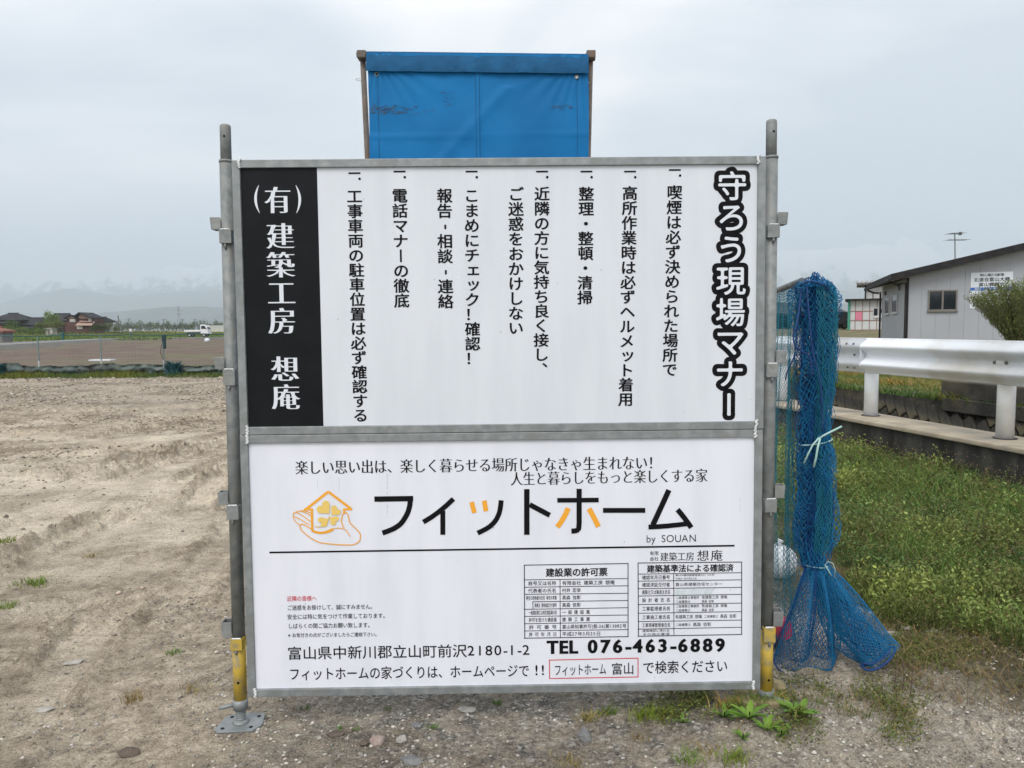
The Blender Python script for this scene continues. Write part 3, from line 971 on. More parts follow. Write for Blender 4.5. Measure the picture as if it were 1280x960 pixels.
M['farmland'] = mat('farmland_soil_and_grass', (0.085, 0.10, 0.04), (0.15, 0.13, 0.075), scale=.05, rough=.95, c3=(.13, .10, .07), scale3=.012)
def sheet(name, pts, z, m_, kind='structure'):
    o = mesh_obj(name, [(x, y, z) for x, y in pts], [tuple(range(len(pts)))], m_)
    return tag(o, kind=kind)
FAR = 19000
def line_pts(off_, ya, yb): return [tuple(kerb_pt(ya, off_, 0)[:2]), tuple(kerb_pt(yb, off_, 0)[:2])]
l0 = line_pts(-.30, -12, FAR)
sheet('farmland', [(-FAR, -12), l0[0], l0[1], (-FAR, FAR)], -0.14, M['farmland'])
r0 = line_pts(2.95, -12, FAR)
M['bank_grass'] = mat('rough_bank_grass', (0.10, 0.115, 0.035), (0.17, 0.15, 0.06), scale=1.4, rough=.95, bump=.5, bscale=14, c3=(.16, .11, .06), scale3=.6)
sheet('terrace_ground', [r0[0], (FAR, -12), (FAR, FAR), r0[1]], 0.36, M['bank_grass'])
M['ditch'] = mat('wet_ditch_bed', (0.02, 0.022, 0.018), (0.05, 0.05, 0.04), scale=2, rough=.3)
d0, d1 = line_pts(-.3, -12, 60), line_pts(3.2, -12, 60)
sheet('ditch_bed', [d0[0], d1[0], d1[1], d0[1]], -0.75, M['ditch'])

# --- building lot: one displaced sheet
NYR, NXC = 560, 640
ys = 1.15 * (25.6 / 1.15) ** (np.linspace(0, 1, NYR))
xs01 = np.linspace(0, 1, NXC)
XL = -(0.86 * ys + 1.2)
XR = np.minimum(0.86 * ys + 1.2, rail_x(ys) - .30)
X = XL[:, None] + (XR - XL)[:, None] * xs01[None, :]
Y = np.repeat(ys[:, None], NXC, 1)
def seg_dist(x, y, P, Q):
    dx, dy = Q.x - P.x, Q.y - P.y
    l2 = dx * dx + dy * dy
    t = np.clip(((x - P.x) * dx + (y - P.y) * dy) / l2, 0, 1)
    return np.hypot(x - P.x - t * dx, y - P.y - t * dy), t * math.sqrt(l2), np.sign((x - P.x) * dy - (y - P.y) * dx)
def smooth(a, b, x):
    t = np.clip((x - a) / (b - a), 0, 1)
    return t * t * (3 - 2 * t)
TRACKS = [[(-140, 700), (60, 632), (200, 580), (330, 540)], [(-120, 760), (60, 680), (215, 608), (330, 560)], [(-100, 640), (80, 598), (200, 566), (330, 530)],
          [(20, 900), (110, 790), (190, 700), (262, 610), (330, 560)], [(120, 900), (200, 790), (262, 700), (330, 620)], [(-60, 560), (90, 548), (250, 522), (340, 510)]]
TRACKS = [[gnd(*p) for p in q] for q in TRACKS]
def track_field(x, y):
    """depression and tread of old tyre tracks"""
    h = np.zeros_like(x); m_ = np.zeros_like(x); e_ = np.zeros_like(x)
    for q in TRACKS:
        best = np.full_like(x, 1e9); along = np.zeros_like(x); side_ = np.zeros_like(x); acc = 0.0
        for a, b in zip(q[:-1], q[1:]):
            d, s, sg = seg_dist(x, y, a, b)
            k = d < best
            best = np.where(k, d, best); along = np.where(k, s + acc, along); side_ = np.where(k, sg, side_)
            acc += math.hypot(b.x - a.x, b.y - a.y)
        wear = smooth(-.25, .15, fbm(x, y, 1.3, 3, 63.0 + len(q)))
        band = smooth(.125, .10, best) * wear
        h -= band * .034
        h += band * .0070 * np.sign(np.sin(along * 62 + side_ * best * 34)) * smooth(.2, 0, np.abs(best - .05) - .04)
        h += np.exp(-((best - .16) / .035) ** 2) * (.030 + .10 * fbm(x, y, .06, 2, 5.)) * wear
        m_ = np.maximum(m_, band)
        e_ = np.maximum(e_, np.exp(-((best - .17) / .06) ** 2) * wear)
    return h, m_, e_
def lot_height(x, y, fine=True):
    h = fbm(x, y, 3.5, 3, 1.0) * .045 + fbm(x, y, .8, 3, 5.0) * .014
    rough = smooth(-.02, .22, fbm(x, y, 1.3, 3, 40.0) + .10 * (y > 12) + .12 * np.exp(-((x + 1.1) / .5) ** 2 - ((y - 3.6) / 1.2) ** 2))
    if fine:
        ta_, tm_, te_ = track_field(x, y)
        c_ = fbm(x, y, .10, 4, 9.0)
        h = h + c_ * .012 * (.35 + 1.6 * rough)
        # broken crust and clods
        r2 = np.abs(fbm(x, y, .07, 3, 21.0))
        h = h + (np.clip(.16 - r2, 0, .16) * -.10 + np.maximum(fbm(x, y, .05, 2, 31.0), 0) * .030) * rough * (1 - .7 * tm_)
        h = h + np.clip(fbm(x, y, .28, 3, 77.0) - .20, 0, 1) * .11 * rough
        h = h + ta_ * (x < .6)
    flat = np.exp(-(((x) / 1.5) ** 8)) * np.exp(-(((y - 2.7) / .55) ** 4))
    h = h * (1 - .6 * flat)
    rx = rail_x(y)
    h = h + .060 * np.exp(-((x - .86) / .26) ** 2 - ((y - 2.60) / .16) ** 2)
    h = h + .03 * np.clip(1 - (rx - .3 - x) / 1.2, 0, 1) ** 1.5
    h = h + .08 * np.clip((y - 22.8) / 1.2, 0, 1)
    return h
H = lot_height(X, Y)
PXg, PYg = project(np.stack([X.ravel(), Y.ravel(), np.zeros(X.size)], 1))
PXg, PYg = PXg.reshape(X.shape), PYg.reshape(X.shape)
def smooth(a, b, x): 
    t = np.clip((x - a) / (b - a), 0, 1)
    return t * t * (3 - 2 * t)
# zones of the real surface: R pale sand, G grey gravel, B mossy soil
_, TM, TE = track_field(X, Y)
nz1 = fbm(X, Y, 1.2, 4, 60.0)
nz2 = fbm(X * .5, Y, .5, 4, 33.0)
sand = smooth(-.1, .25, nz1 + .9 * np.exp(-((Y - 6.6) / 2.6) ** 2) - .45 + .35 * nz2) * smooth(-.2, -1.1, X)
sand = np.maximum(sand, smooth(.05, .3, fbm(X, Y * 1.6, 2.2, 3, 81.0)) * smooth(9, 6, Y) * .8)
sand = np.maximum(sand, .9 * np.exp(-((Y - 10.5 - X * .1) / .6) ** 2) * smooth(-.2, .2, nz1 + .12))
grav = np.maximum(smooth(-1.4, -.6, X + nz1 * .8) * smooth(5.5, 3.6, Y), smooth(12.5, 15, Y + nz1 * 4) * .55)
sand = np.maximum(sand, TM * .85) * (1 - .85 * TE * smooth(-.2, .2, fbm(X, Y, .15, 3, 19.)))
green = smooth(.2, .9, (X - 1.25 + nz1 * .5) * 1.0) * smooth(2.35, 2.9, Y + nz1 * .5) 
green = np.maximum(green, smooth(22.4, 23.2, Y))
sand = sand * (1 - .85 * green) * (1 - .6 * grav)
pale = smooth(1.2, 1.5, X + nz2 * .2) * smooth(2.75, 2.45, Y + nz1 * .5)
colr = np.stack([np.clip(sand + .0 * pale, 0, 1), np.clip(grav + pale * .6, 0, 1), green], -1).reshape(-1, 3)
idx = np.arange(NYR * NXC).reshape(NYR, NXC)
quads = np.stack([idx[:-1, :-1], idx[:-1, 1:], idx[1:, 1:], idx[1:, :-1]], -1).reshape(-1, 4)

gm = bpy.data.materials.new('lot_earth')
gm.use_nodes = True
n, l = gm.node_tree.nodes, gm.node_tree.links
b = n['Principled BSDF']; b.inputs['Roughness'].default_value = .95; b.inputs['Specular IOR Level'].default_value = .2
tcn = n.new('ShaderNodeTexCoord'); at = n.new('ShaderNodeAttribute'); at.attribute_name = 'tint'
sep = n.new('ShaderNodeSeparateColor'); l.new(at.outputs['Color'], sep.inputs['Color'])
def nnoise(scale, det=6, rgh=.6):
    a = n.new('ShaderNodeTexNoise'); a.inputs['Scale'].default_value = scale; a.inputs['Detail'].default_value = det; a.inputs['Roughness'].default_value = rgh
    l.new(tcn.outputs['Object'], a.inputs['Vector']); return a.outputs['Fac']
def ramp(f_, stops):
    r_ = n.new('ShaderNodeValToRGB')
    el = r_.color_ramp.elements
    el[0].position, el[0].color = stops[0][0], tuple(stops[0][1]) + (1,)
    el[1].position, el[1].color = stops[-1][0], tuple(stops[-1][1]) + (1,)
    for p_, c_ in stops[1:-1]:
        q = el.new(p_); q.color = tuple(c_) + (1,)
    l.new(f_, r_.inputs['Fac']); return r_.outputs['Color']
def mixc(f_, a, b_, mode='MIX'):
    m2 = n.new('ShaderNodeMixRGB'); m2.blend_type = mode
    if isinstance(f_, (int, float)): m2.inputs['Fac'].default_value = f_
    else: l.new(f_, m2.inputs['Fac'])
    l.new(a, m2.inputs['Color1']); l.new(b_, m2.inputs['Color2']); return m2.outputs['Color']
clay = ramp(nnoise(9, 8, .68), [(.32, (.215, .18, .138)), (.5, (.40, .34, .262)), (.68, (.58, .505, .40))])
sandc = ramp(nnoise(5, 8, .7), [(.3, (.44, .38, .295)), (.5, (.60, .53, .425)), (.72, (.70, .63, .52))])
vor = n.new('ShaderNodeTexVoronoi'); vor.inputs['Scale'].default_value = 75; l.new(tcn.outputs['Object'], vor.inputs['Vector'])
vsep = n.new('ShaderNodeSeparateColor'); l.new(vor.outputs['Color'], vsep.inputs['Color'])
gravc = ramp(vsep.outputs['Red'], [(.0, (.12, .115, .105)), (.45, (.24, .225, .20)), (.8, (.34, .32, .285)), (1.0, (.56, .54, .49))])
gravc = mixc(ramp(nnoise(11), [(.4, (0, 0, 0)), (.62, (.75, .75, .75))]), gravc, clay)
mossc = ramp(nnoise(14, 8, .7), [(.3, (.055, .055, .03)), (.55, (.11, .10, .055)), (.75, (.19, .165, .11))])
c = mixc(sep.outputs['Green'], clay, gravc)
c = mixc(sep.outputs['Red'], c, sandc)
c = mixc(sep.outputs['Blue'], c, mossc)
fine = mixc(1.0, ramp(nnoise(130, 3, .8), [(.33, (.55, .55, .55)), (.5, (1, 1, 1)), (.68, (1.35, 1.35, 1.33))]), ramp(nnoise(38, 5, .8), [(.36, (.55, .53, .50)), (.46, (1, 1, 1)), (.7, (1.15, 1.15, 1.15))]), 'MULTIPLY')  # coarser noise paints the shadows of soil cracks as dark spots
c = mixc(1.0, c, fine, 'MULTIPLY')
damp = ramp(nnoise(.9, 7, .65), [(.40, (.66, .64, .62)), (.50, (.95, .95, .94)), (.60, (1.10, 1.09, 1.08))])
c = mixc(1.0, c, damp, 'MULTIPLY')
l.new(c, b.inputs['Base Color'])
bp = n.new('ShaderNodeBump'); bp.inputs['Strength'].default_value = 1.0; bp.inputs['Distance'].default_value = .022
l.new(nnoise(55, 6, .75), bp.inputs['Height'])
bp2 = n.new('ShaderNodeBump'); bp2.inputs['Strength'].default_value = .5; bp2.inputs['Distance'].default_value = .006
l.new(vor.outputs['Distance'], bp2.inputs['Height']); l.new(bp.outputs['Normal'], bp2.inputs['Normal']); l.new(bp2.outputs['Normal'], b.inputs['Normal'])
lot = mesh_obj('ground', np.stack([X.ravel(), Y.ravel(), H.ravel()], 1), quads, gm, smooth=True, col=colr)
tag(lot, kind='structure')
# a skirt of plain earth round the lot, lower than its edge
def hz(x, y): return float(lot_height(np.array([float(x)]), np.array([float(y)]))[0])

# --- pebbles strewn over the lot: one uncountable mass
oct_v = np.array([(1, 0, 0), (-1, 0, 0), (0, 1, 0), (0, -1, 0), (0, 0, 1), (0, 0, -.5), (.6, .6, .5), (-.6, -.5, .5)], float)
st_f = np.array([(0, 6, 4), (6, 2, 4), (2, 1, 4), (1, 7, 4), (7, 3, 4), (3, 0, 4), (0, 2, 6), (1, 3, 7), (0, 5, 2), (2, 5, 1), (1, 5, 3), (3, 5, 0)])
def stones(name, n_, sampler, size, matl, dark=(.45, 1.35)):
    P = sampler(n_)
    n_ = len(P)
    s = size(n_, P)
    ang = rng.random(n_) * 6.283
    jit = 1 + (rng.random((n_, len(oct_v), 1)) - .5) * .5
    V = oct_v[None] * jit
    V = V * np.stack([s, s * (.6 + .4 * rng.random(n_)), s * (.35 + .35 * rng.random(n_))], 1)[:, None, :]
    c_, s_ = np.cos(ang)[:, None], np.sin(ang)[:, None]
    x = V[..., 0] * c_ - V[..., 1] * s_
    y = V[..., 0] * s_ + V[..., 1] * c_
    z = lot_height(P[:, 0], P[:, 1])
    V = np.stack([x + P[:, :1], y + P[:, 1:2], V[..., 2] + z[:, None] + .1 * s[:, None]], -1).reshape(-1, 3)
    Fc = (st_f[None] + (np.arange(n_) * len(oct_v))[:, None, None]).reshape(-1, 3)
    sh = dark[0] + (dark[1] - dark[0]) * rng.random(n_) ** 1.3
    hue = (rng.random((n_, 3)) - .5) * .10
    colr_ = np.repeat(np.clip(sh[:, None] * (1 + hue), 0, 3), len(oct_v), 0)
    o = mesh_obj(name, V, Fc, matl, col=colr_)
    return tag(o, kind='stuff')
M['pebble'] = mat('grey_tan_pebbles', (0.30, 0.285, 0.255), (0.37, 0.345, 0.30), scale=60, rough=.9, tint=True)
M['clod'] = mat('dry_earth_clods', (0.24, 0.205, 0.16), (0.36, 0.31, 0.25), scale=40, rough=.95, tint=True, bump=.4)
def samp_near(n_):
    y = 1.9 + 2.4 * rng.random(n_) ** 1.4
    x = -2.2 + 4.8 * rng.random(n_)
    k = (x < rail_x(y) - .4) & (np.abs(x) < .86 * y + .2)
    k &= rng.random(n_) < smooth(-.25, .2, fbm(x, y, .5, 3, 6.0)) * .9 + .1
    return np.stack([x, y], 1)[k]
tag(stones('gravel', 46000, samp_near, lambda n_, P: .0016 + .0085 * rng.random(n_) ** 4 + .007 * (rng.random(n_) > .988), M['pebble'], (.35, 1.75)),
    'grey and tan gravel strewn over the earth in front of the boards', 'gravel', kind='stuff')
def samp_far(n_):
    y = 3.2 + 19.5 * rng.random(n_) ** .85
    x = -(.86 * y + 1) * rng.random(n_) - 0
    k = rng.random(n_) < smooth(-.1, .2, fbm(x, y, 1.2, 3, 31.0)) * smooth(3, 15, y) + .07
    return np.stack([x, y], 1)[k]
tag(stones('earth_clods', 46000, samp_far, lambda n_, P: (.005 + .014 * rng.random(n_) ** 3) * (1 + P[:, 1] * .07), M['clod'], (.45, 2.0)),
    'loose clods and stones scattered over the bare lot', 'clods', kind='stuff')

# single stones one can point to
M['stone_pale'] = mat('pale_concrete_shard', (0.28, 0.27, 0.245), (0.40, 0.385, 0.35), scale=30, rough=.9, bump=.3)
M['stone_grey'] = mat('blue_grey_stone', (0.12, 0.125, 0.13), (0.19, 0.19, 0.19), scale=30, rough=.85, bump=.4)
M['stone_brown'] = mat('dark_brown_clod', (0.08, 0.065, 0.05), (0.13, 0.10, 0.08), scale=30, rough=.95, bump=.6)
M['stone_pink'] = mat('pinkish_stone', (0.25, 0.19, 0.165), (0.33, 0.27, 0.24), scale=40, rough=.9, bump=.4)
M['stone_ochre'] = mat('yellowish_stone', (0.21, 0.175, 0.09), (0.30, 0.25, 0.15), scale=14, rough=.9, bump=.4)
def rock(px, py, wpx, hpx, mk, label, name='stone', seed=0, flat=.55, depth=.75, rz=None, cat='stone'):
    P = gnd(px, py + hpx * .3)
    D = P.y
    wm, hm = wpx * D / F_PX, hpx * D / F_PX * 1.1
    bm = bmesh.new()
    bmesh.ops.create_icosphere(bm, subdivisions=2, radius=1)
    bmesh.ops.rotate(bm, verts=bm.verts, cent=(0, 0, 0), matrix=Euler((seed, seed * 2.1, seed * .7)).to_matrix())
    rs = np.random.default_rng(seed + 100)
    planes = [Vector(rs.normal(size=3)).normalized() for _ in range(12)]
    for v_ in bm.verts:
        for q in planes:
            d = v_.co.dot(q)
            if d > .55: v_.co -= q * (d - .55)
        v_.co = Vector((v_.co.x * wm / 1.25, v_.co.y * wm * depth / 1.25, v_.co.z * hm * flat * 1.2))
    me = bpy.data.meshes.new(name); bm.to_mesh(me); bm.free()
    me.materials.append(M[mk])
    o = bpy.data.objects.new(name, me); COL.objects.link(o)
    o.location = (P.x, P.y, hz(P.x, P.y) + hm * flat * .45)
    o.rotation_euler = (0, 0, rs.random() * .6 - .3 if rz is None else rz)
    return tag(o, label, cat)
rock(730.5, 921, 19, 14, 'stone_grey', 'blue-grey angular stone lying alone in front of the lower board', seed=1, flat=.75)
rock(585, 887, 19, 6, 'stone_pale', 'flat pale grey shard lying just under the lower board frame', seed=2)
rock(503.5, 925.5, 12, 7, 'stone_pale', 'small white stone in the gravel in front of the boards', seed=3, flat=.8)
rock(474, 925, 17, 11, 'stone_pink', 'pinkish rough stone in the gravel in front of the boards', seed=4, flat=.7)
rock(454, 930, 11, 8, 'stone_brown', 'small dark stone just left of the pinkish stone', seed=5, flat=.7)
rock(522, 907.5, 14, 7, 'stone_grey', 'thin grey shard behind the small white stone', seed=6)
rock(94, 822, 18, 4.5, 'stone_pale', 'pale shard pressed in the sandy earth at the left', seed=7)
rock(56, 878, 20, 4, 'stone_pale', 'long flat pale shard nearest the left edge of the lot', seed=8)
rock(162, 938, 22, 8, 'stone_brown', 'dark brown clod near the bottom left', seed=9, flat=.7)
rock(418, 918, 20, 5, 'stone_brown', 'low dark brown clod between base plate and pinkish stone', seed=10)
rock(513, 950, 22, 7, 'stone_grey', 'dark grey stone at the bottom edge below the white stone', seed=11)
rock(1073, 765, 14, 9, 'stone_pale', 'white stone at the edge of the weeds right of the blue net', seed=12, flat=.8)
rock(1086, 770, 12, 8, 'stone_pale', 'whitish broken stone touching the white stone by the net', seed=13, flat=.8)
rock(1116, 796, 20, 7, 'stone_pale', 'flat pale slab in the weeds past the flared net', seed=14)
rock(1132, 786, 16, 5, 'stone_pale', 'thin pale shard behind the flat slab in the weeds', seed=15)
rock(1166, 790, 15, 5, 'stone_pale', 'rightmost pale shard in the dry weeds', seed=16)
rock(973, 868, 18, 16, 'stone_ochre', 'yellowish rock leaning against the foot of the right post', seed=17, flat=.8)
rock(1035, 913, 8, 5, 'stone_pale', 'tiny white stone in the front weeds', seed=18, flat=.8)
# block under the right post
P = on_post_plane(945, 874)
base = thing('footing_block', 'yellowish worn block under the right post foot', 'block', (P.x + .015, P.y, hz(P.x, P.y)))
MB().box(-.075, .055, -.055, .08, -.03, on_post_plane(945, 869).z - hz(P.x, P.y), ).obj('block_body', M['stone_ochre'], base, bevel=.008)

# ---------------------------------------------------------------- grass and weeds
def leaf_material(name, c1, c2, tr=.25):
    return mat(name, c1, c2, scale=30, rough=.6, tint=True, trans=tr, spec=.3)
M['weed'] = leaf_material('weed_leaves', (0.105, 0.15, 0.038), (0.175, 0.215, 0.075))
M['blade'] = leaf_material('grass_blades', (0.075, 0.135, 0.030), (0.12, 0.18, 0.045))
M['broad'] = leaf_material('broad_leaves', (0.10, 0.21, 0.035), (0.14, 0.27, 0.05))
M['dry'] = leaf_material('dry_grass', (0.27, 0.21, 0.11), (0.35, 0.28, 0.16), .15)

def blades(P, h, wd, lean, col, seg=2):
    """P (n,3) roots, arrays of height/width; returns verts, faces, colours of bent tapering blades"""
    n_ = len(P)
    a = rng.random(n_) * 6.283
    la = rng.random(n_) * 6.283
    sx, sy = np.cos(a), np.sin(a)
    lx, ly = np.cos(la) * lean, np.sin(la) * lean
    V = []
    for k in range(seg):
        t = k / seg
        cx_ = P[:, 0] + lx * h * t ** 1.8
        cy_ = P[:, 1] + ly * h * t ** 1.8
        cz_ = P[:, 2] + h * t * (1 - .25 * lean * t)
        w_ = wd * (1 - .45 * t)
        V.append(np.stack([cx_ - sx * w_, cy_ - sy * w_, cz_], 1))
        V.append(np.stack([cx_ + sx * w_, cy_ + sy * w_, cz_], 1))
    V.append(np.stack([P[:, 0] + lx * h, P[:, 1] + ly * h, P[:, 2] + h * (1 - .25 * lean)], 1))
    V = np.stack(V, 1)
    nv = V.shape[1]
    F_ = []
    for k in range(seg - 1):
        q = 2 * k
        F_ += [(q, q + 1, q + 3), (q, q + 3, q + 2)]
    q = 2 * (seg - 1)
    F_.append((q, q + 1, q + 2))
    F_ = (np.array(F_)[None] + (np.arange(n_) * nv)[:, None, None]).reshape(-1, 3)
    return V.reshape(-1, 3), F_, np.repeat(col, nv, 0)
def leaves(P, s, col, up=.5, long=1.7):
    """small folded oval leaves (two triangles each side) at P"""
    n_ = len(P)
    d = rng.normal(size=(n_, 3)); d[:, 2] = np.abs(d[:, 2]) * up + .1
    d /= np.linalg.norm(d, axis=1)[:, None]
    r_ = rng.normal(size=(n_, 3))
    u = np.cross(d, r_); u /= np.linalg.norm(u, axis=1)[:, None]
    s = s[:, None]
    V = np.stack([P, P + d * s * long * .5 + u * s * .42, P + d * s * long, P + d * s * long * .5 - u * s * .42], 1)
    F_ = (np.array([(0, 1, 2), (0, 2, 3)])[None] + (np.arange(n_) * 4)[:, None, None]).reshape(-1, 3)
    return V.reshape(-1, 3), F_, np.repeat(col, 4, 0)
def join(parts):
    V, F_, C_ = [], [], []
    k = 0
    for v_, f_, c_ in parts:
        V.append(v_); F_.append(f_ + k); C_.append(c_); k += len(v_)
    return np.concatenate(V), np.concatenate(F_), np.concatenate(C_)
def tintc(n_, base, var=.25, hue=.08):
    b_ = np.array(base)[None] * (1 + (rng.random((n_, 1)) - .5) * 2 * var) * (1 + (rng.random((n_, 3)) - .5) * 2 * hue)
    return np.clip(b_, 0, 4)

def dens(x, y):
    px, py = project(np.stack([x, y, np.zeros_like(x)], 1))
    n_ = fbm(x, y, .6, 3, 90.0)
    edge = np.interp(px, [950, 1040, 1075, 1120, 1200, 1300, 1500], [640, 690, 735, 790, 812, 822, 840])
    full = smooth(12, -14, py - edge + n_ * 60) * (px > 930)
    dry = smooth(930, 960, px) * smooth(45, 0, py - edge - 60 + n_ * 60)
    front = np.exp(-((py - 902 + n_ * 20) / 30) ** 2) * smooth(790, 880, px) * smooth(1180, 1080, px)
    return full, np.clip(dry, 0, 1), front
def region(n_, ymax=11.5, ymin=2.3):
    # uniform over a wedge right of the boards up to the kerb
    y = ymin + (ymax - ymin) * rng.random(n_) ** 1.25
    xl, xr = np.full(n_, .75), rail_x(y) - .32
    x = xl + (xr - xl) * rng.random(n_)
    return x, y, n_
parts = []
# dense leafy weeds: stems with many small leaves
x, y, _ = region(90000)
fu, dr, fr = dens(x, y)
pk = rng.random(len(x)) < fu * np.clip(.9 - (y - 3) * .05, .35, 1) * .75
x, y = x[pk], y[pk]
z = lot_height(x, y, False)
pat = fbm(x, y, .5, 3, 55.0)
hgt = (.045 + .11 * rng.random(len(x)) ** 1.3 + .20 * np.clip(pat, 0, 1))
near_k = np.clip(1 - (rail_x(y) - .3 - x) / .7, 0, 1)
hgt = hgt * (1 + .5 * near_k * (rng.random(len(x)) > .8))
base_c = np.stack([1.0 + pat * .9, 1.06 + pat * .55, .95 + pat * .3], 1)
base_c = base_c * (1 + (rng.random((len(x), 1)) - .5) * .8) * (1 + .9 * fbm(x, y, .22, 3, 5.5)[:, None])
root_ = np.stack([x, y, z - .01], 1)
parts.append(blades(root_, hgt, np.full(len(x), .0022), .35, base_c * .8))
for k in range(6):
    t = (k + .6) / 6
    la = rng.random(len(x)) * 6.28
    P_ = root_ + np.stack([np.cos(la) * .02 * (1.3 - t), np.sin(la) * .02 * (1.3 - t), hgt * t], 1)
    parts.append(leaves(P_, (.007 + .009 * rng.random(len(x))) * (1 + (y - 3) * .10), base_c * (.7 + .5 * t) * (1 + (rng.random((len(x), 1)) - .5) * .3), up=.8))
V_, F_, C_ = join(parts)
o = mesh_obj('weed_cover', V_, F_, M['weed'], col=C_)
tag(o, 'dense green leafy weeds covering the ground between the blue net and the kerb', 'weeds', kind='stuff')
# seed heads and small pinkish / yellow flowers over the weeds
x, y, _ = region(30000)
fu, dr, fr = dens(x, y)
pk = rng.random(len(x)) < (fu * .55 + dr * .25)
x, y = x[pk], y[pk]
z = lot_height(x, y, False)
nk = np.clip(1 - (rail_x(y) - .3 - x) / .9, 0, 1)
hh = .05 + .13 * rng.random(len(x)) + .10 * nk * (rng.random(len(x)) > .5)
P_ = np.stack([x, y, z + hh], 1)
kindf = rng.random(len(x))
colf = np.where((kindf < .045)[:, None], np.array([[2.6, 2.3, .5]]), np.where((kindf < .10 + .5 * nk)[:, None], np.array([[1.35, .75, 1.0]]), np.array([[1.35, 1.2, .72]])))
parts = [leaves(P_ + rng.normal(size=P_.shape) * .006, .0045 + .003 * rng.random(len(x)), colf * (.7 + .5 * rng.random((len(x), 1))), up=1, long=1.2) for _ in range(4)]
parts.append(blades(np.stack([x, y, z], 1), hh * 1.02, np.full(len(x), .0014), .12, np.tile([[.75, .75, .5]], (len(x), 1))))
M['seed'] = leaf_material('seed_heads', (0.17, 0.155, 0.10), (0.23, 0.21, 0.15))
V_, F_, C_ = join(parts)
tag(mesh_obj('seed_heads', V_, F_, M['seed'], col=C_), 'pale seed heads and tiny yellow and mauve flowers above the weeds', 'seed heads', kind='stuff')
# fine grass, drier towards the gravel
x, y, _ = region(150000, 9, 2.2)
fu, dr, fr = dens(x, y)
pk = rng.random(len(x)) < np.clip(fu * .60 + dr * .55 * smooth(-.2, .3, fbm(x, y, .35, 3, 12.0)) + fr * .8 * smooth(-.15, .2, fbm(x, y, .18, 2, 14.0)), 0, 1)
x, y = x[pk], y[pk]
fu, dr, fr = fu[pk], dr[pk], fr[pk]
z = lot_height(x, y, False)
n_ = len(x)
isdry = rng.random(n_) < np.clip(.62 - fu * .5 - fr * .15, .05, 1)
h_ = (.03 + .12 * rng.random(n_) ** 1.7) * (1 - .45 * fr)
root_ = np.stack([x, y, z - .006], 1)
tag(mesh_obj('grass', *[a for a in (blades(root_[~isdry], h_[~isdry], .0012 + .0010 * rng.random((~isdry).sum()), .75, tintc((~isdry).sum(), (1.05, 1.1, .8), .3)))][:2], M['blade'],
             col=tintc((~isdry).sum(), (1.15, 1.05, .8), .3).repeat(5, 0)), 'thin green grass growing between the weeds', 'grass', kind='stuff')
b_ = blades(root_[isdry], h_[isdry] * 1.1, .0011 + .0008 * rng.random(isdry.sum()), 1.1, tintc(isdry.sum(), (.8, .72, .62), .4))
x = .9 + 2.3 * rng.random(90000); y = 2.3 + 2.0 * rng.random(90000)
fu, dr, fr = dens(x, y)
pk = (x < rail_x(y) - .35) & (rng.random(len(x)) < np.clip(dr * (.25 + .75 * smooth(-.25, .15, fbm(x, y, .30, 3, 12.0))) * (1 - .8 * fu), 0, 1) * .8)
x, y = x[pk], y[pk]; n_ = len(x)
q_ = blades(np.stack([x, y, lot_height(x, y, False) - .004], 1), .02 + .06 * rng.random(n_) ** 1.4, .0009 + .0008 * rng.random(n_), 1.2, tintc(n_, (.62, .58, .50), .5, .15))
b_ = join([b_, q_])
tag(mesh_obj('dry_grass', b_[0], b_[1], M['dry'], col=b_[2]), 'straw coloured dead grass lying at the weeds’ edge', 'dry grass', kind='stuff')

# taller blades, stalks and taller plants rising out of the verge
x, y, _ = region(26000, 11, 3)
fu, dr, fr = dens(x, y)
tp = fbm(x, y, .8, 3, 71.0)
nk = np.clip(1 - (rail_x(y) - .3 - x) / .8, 0, 1)
pk = rng.random(len(x)) < fu * (.25 + .6 * smooth(.0, .3, tp) + .5 * nk)
x, y, tp, nk = x[pk], y[pk], tp[pk], nk[pk]
z = lot_height(x, y, False)
b_ = blades(np.stack([x, y, z - .01], 1), (.10 + .16 * rng.random(len(x))) * (1 + .6 * np.clip(tp, 0, 1)) * (1 - .25 * nk), .0018 + .0016 * rng.random(len(x)), .55, tintc(len(x), (1.1, 1.15, .9), .4, .12), seg=3)
tag(mesh_obj('tall_grass', b_[0], b_[1], M['blade'], col=b_[2]), 'taller grass blades standing among the weeds towards the kerb', 'grass', kind='stuff')

# low leafy ground weeds in front of the right post
x = .5 + 2.5 * rng.random(52000); y = 2.15 + 1.35 * rng.random(52000)
fu, dr, fr = dens(x, y)
pk = rng.random(len(x)) < np.maximum(np.maximum(fr, dr * .75 * smooth(-.1, .2, fbm(x, y, .4, 2, 47.))), .8 * np.exp(-((x - .86) / .16) ** 2 - ((y - 2.58) / .12) ** 2)) * smooth(-.12, .16, fbm(x, y, .16, 2, 15.0))
x, y = x[pk], y[pk]; z = lot_height(x, y, False)
parts = []
for k in range(4):
    P_ = np.stack([x + rng.normal(size=len(x)) * .012, y + rng.normal(size=len(x)) * .012, z + .004 + .030 * rng.random(len(x))], 1)
    parts.append(leaves(P_, .004 + .005 * rng.random(len(x)), tintc(len(x), (1.0, .85, .75), .5, .2), up=.8))
V_, F_, C_ = join(parts)
tag(mesh_obj('ground_weeds', V_, F_, M['weed'], col=C_), 'low creeping weeds in front of the right post', 'weeds', kind='stuff')

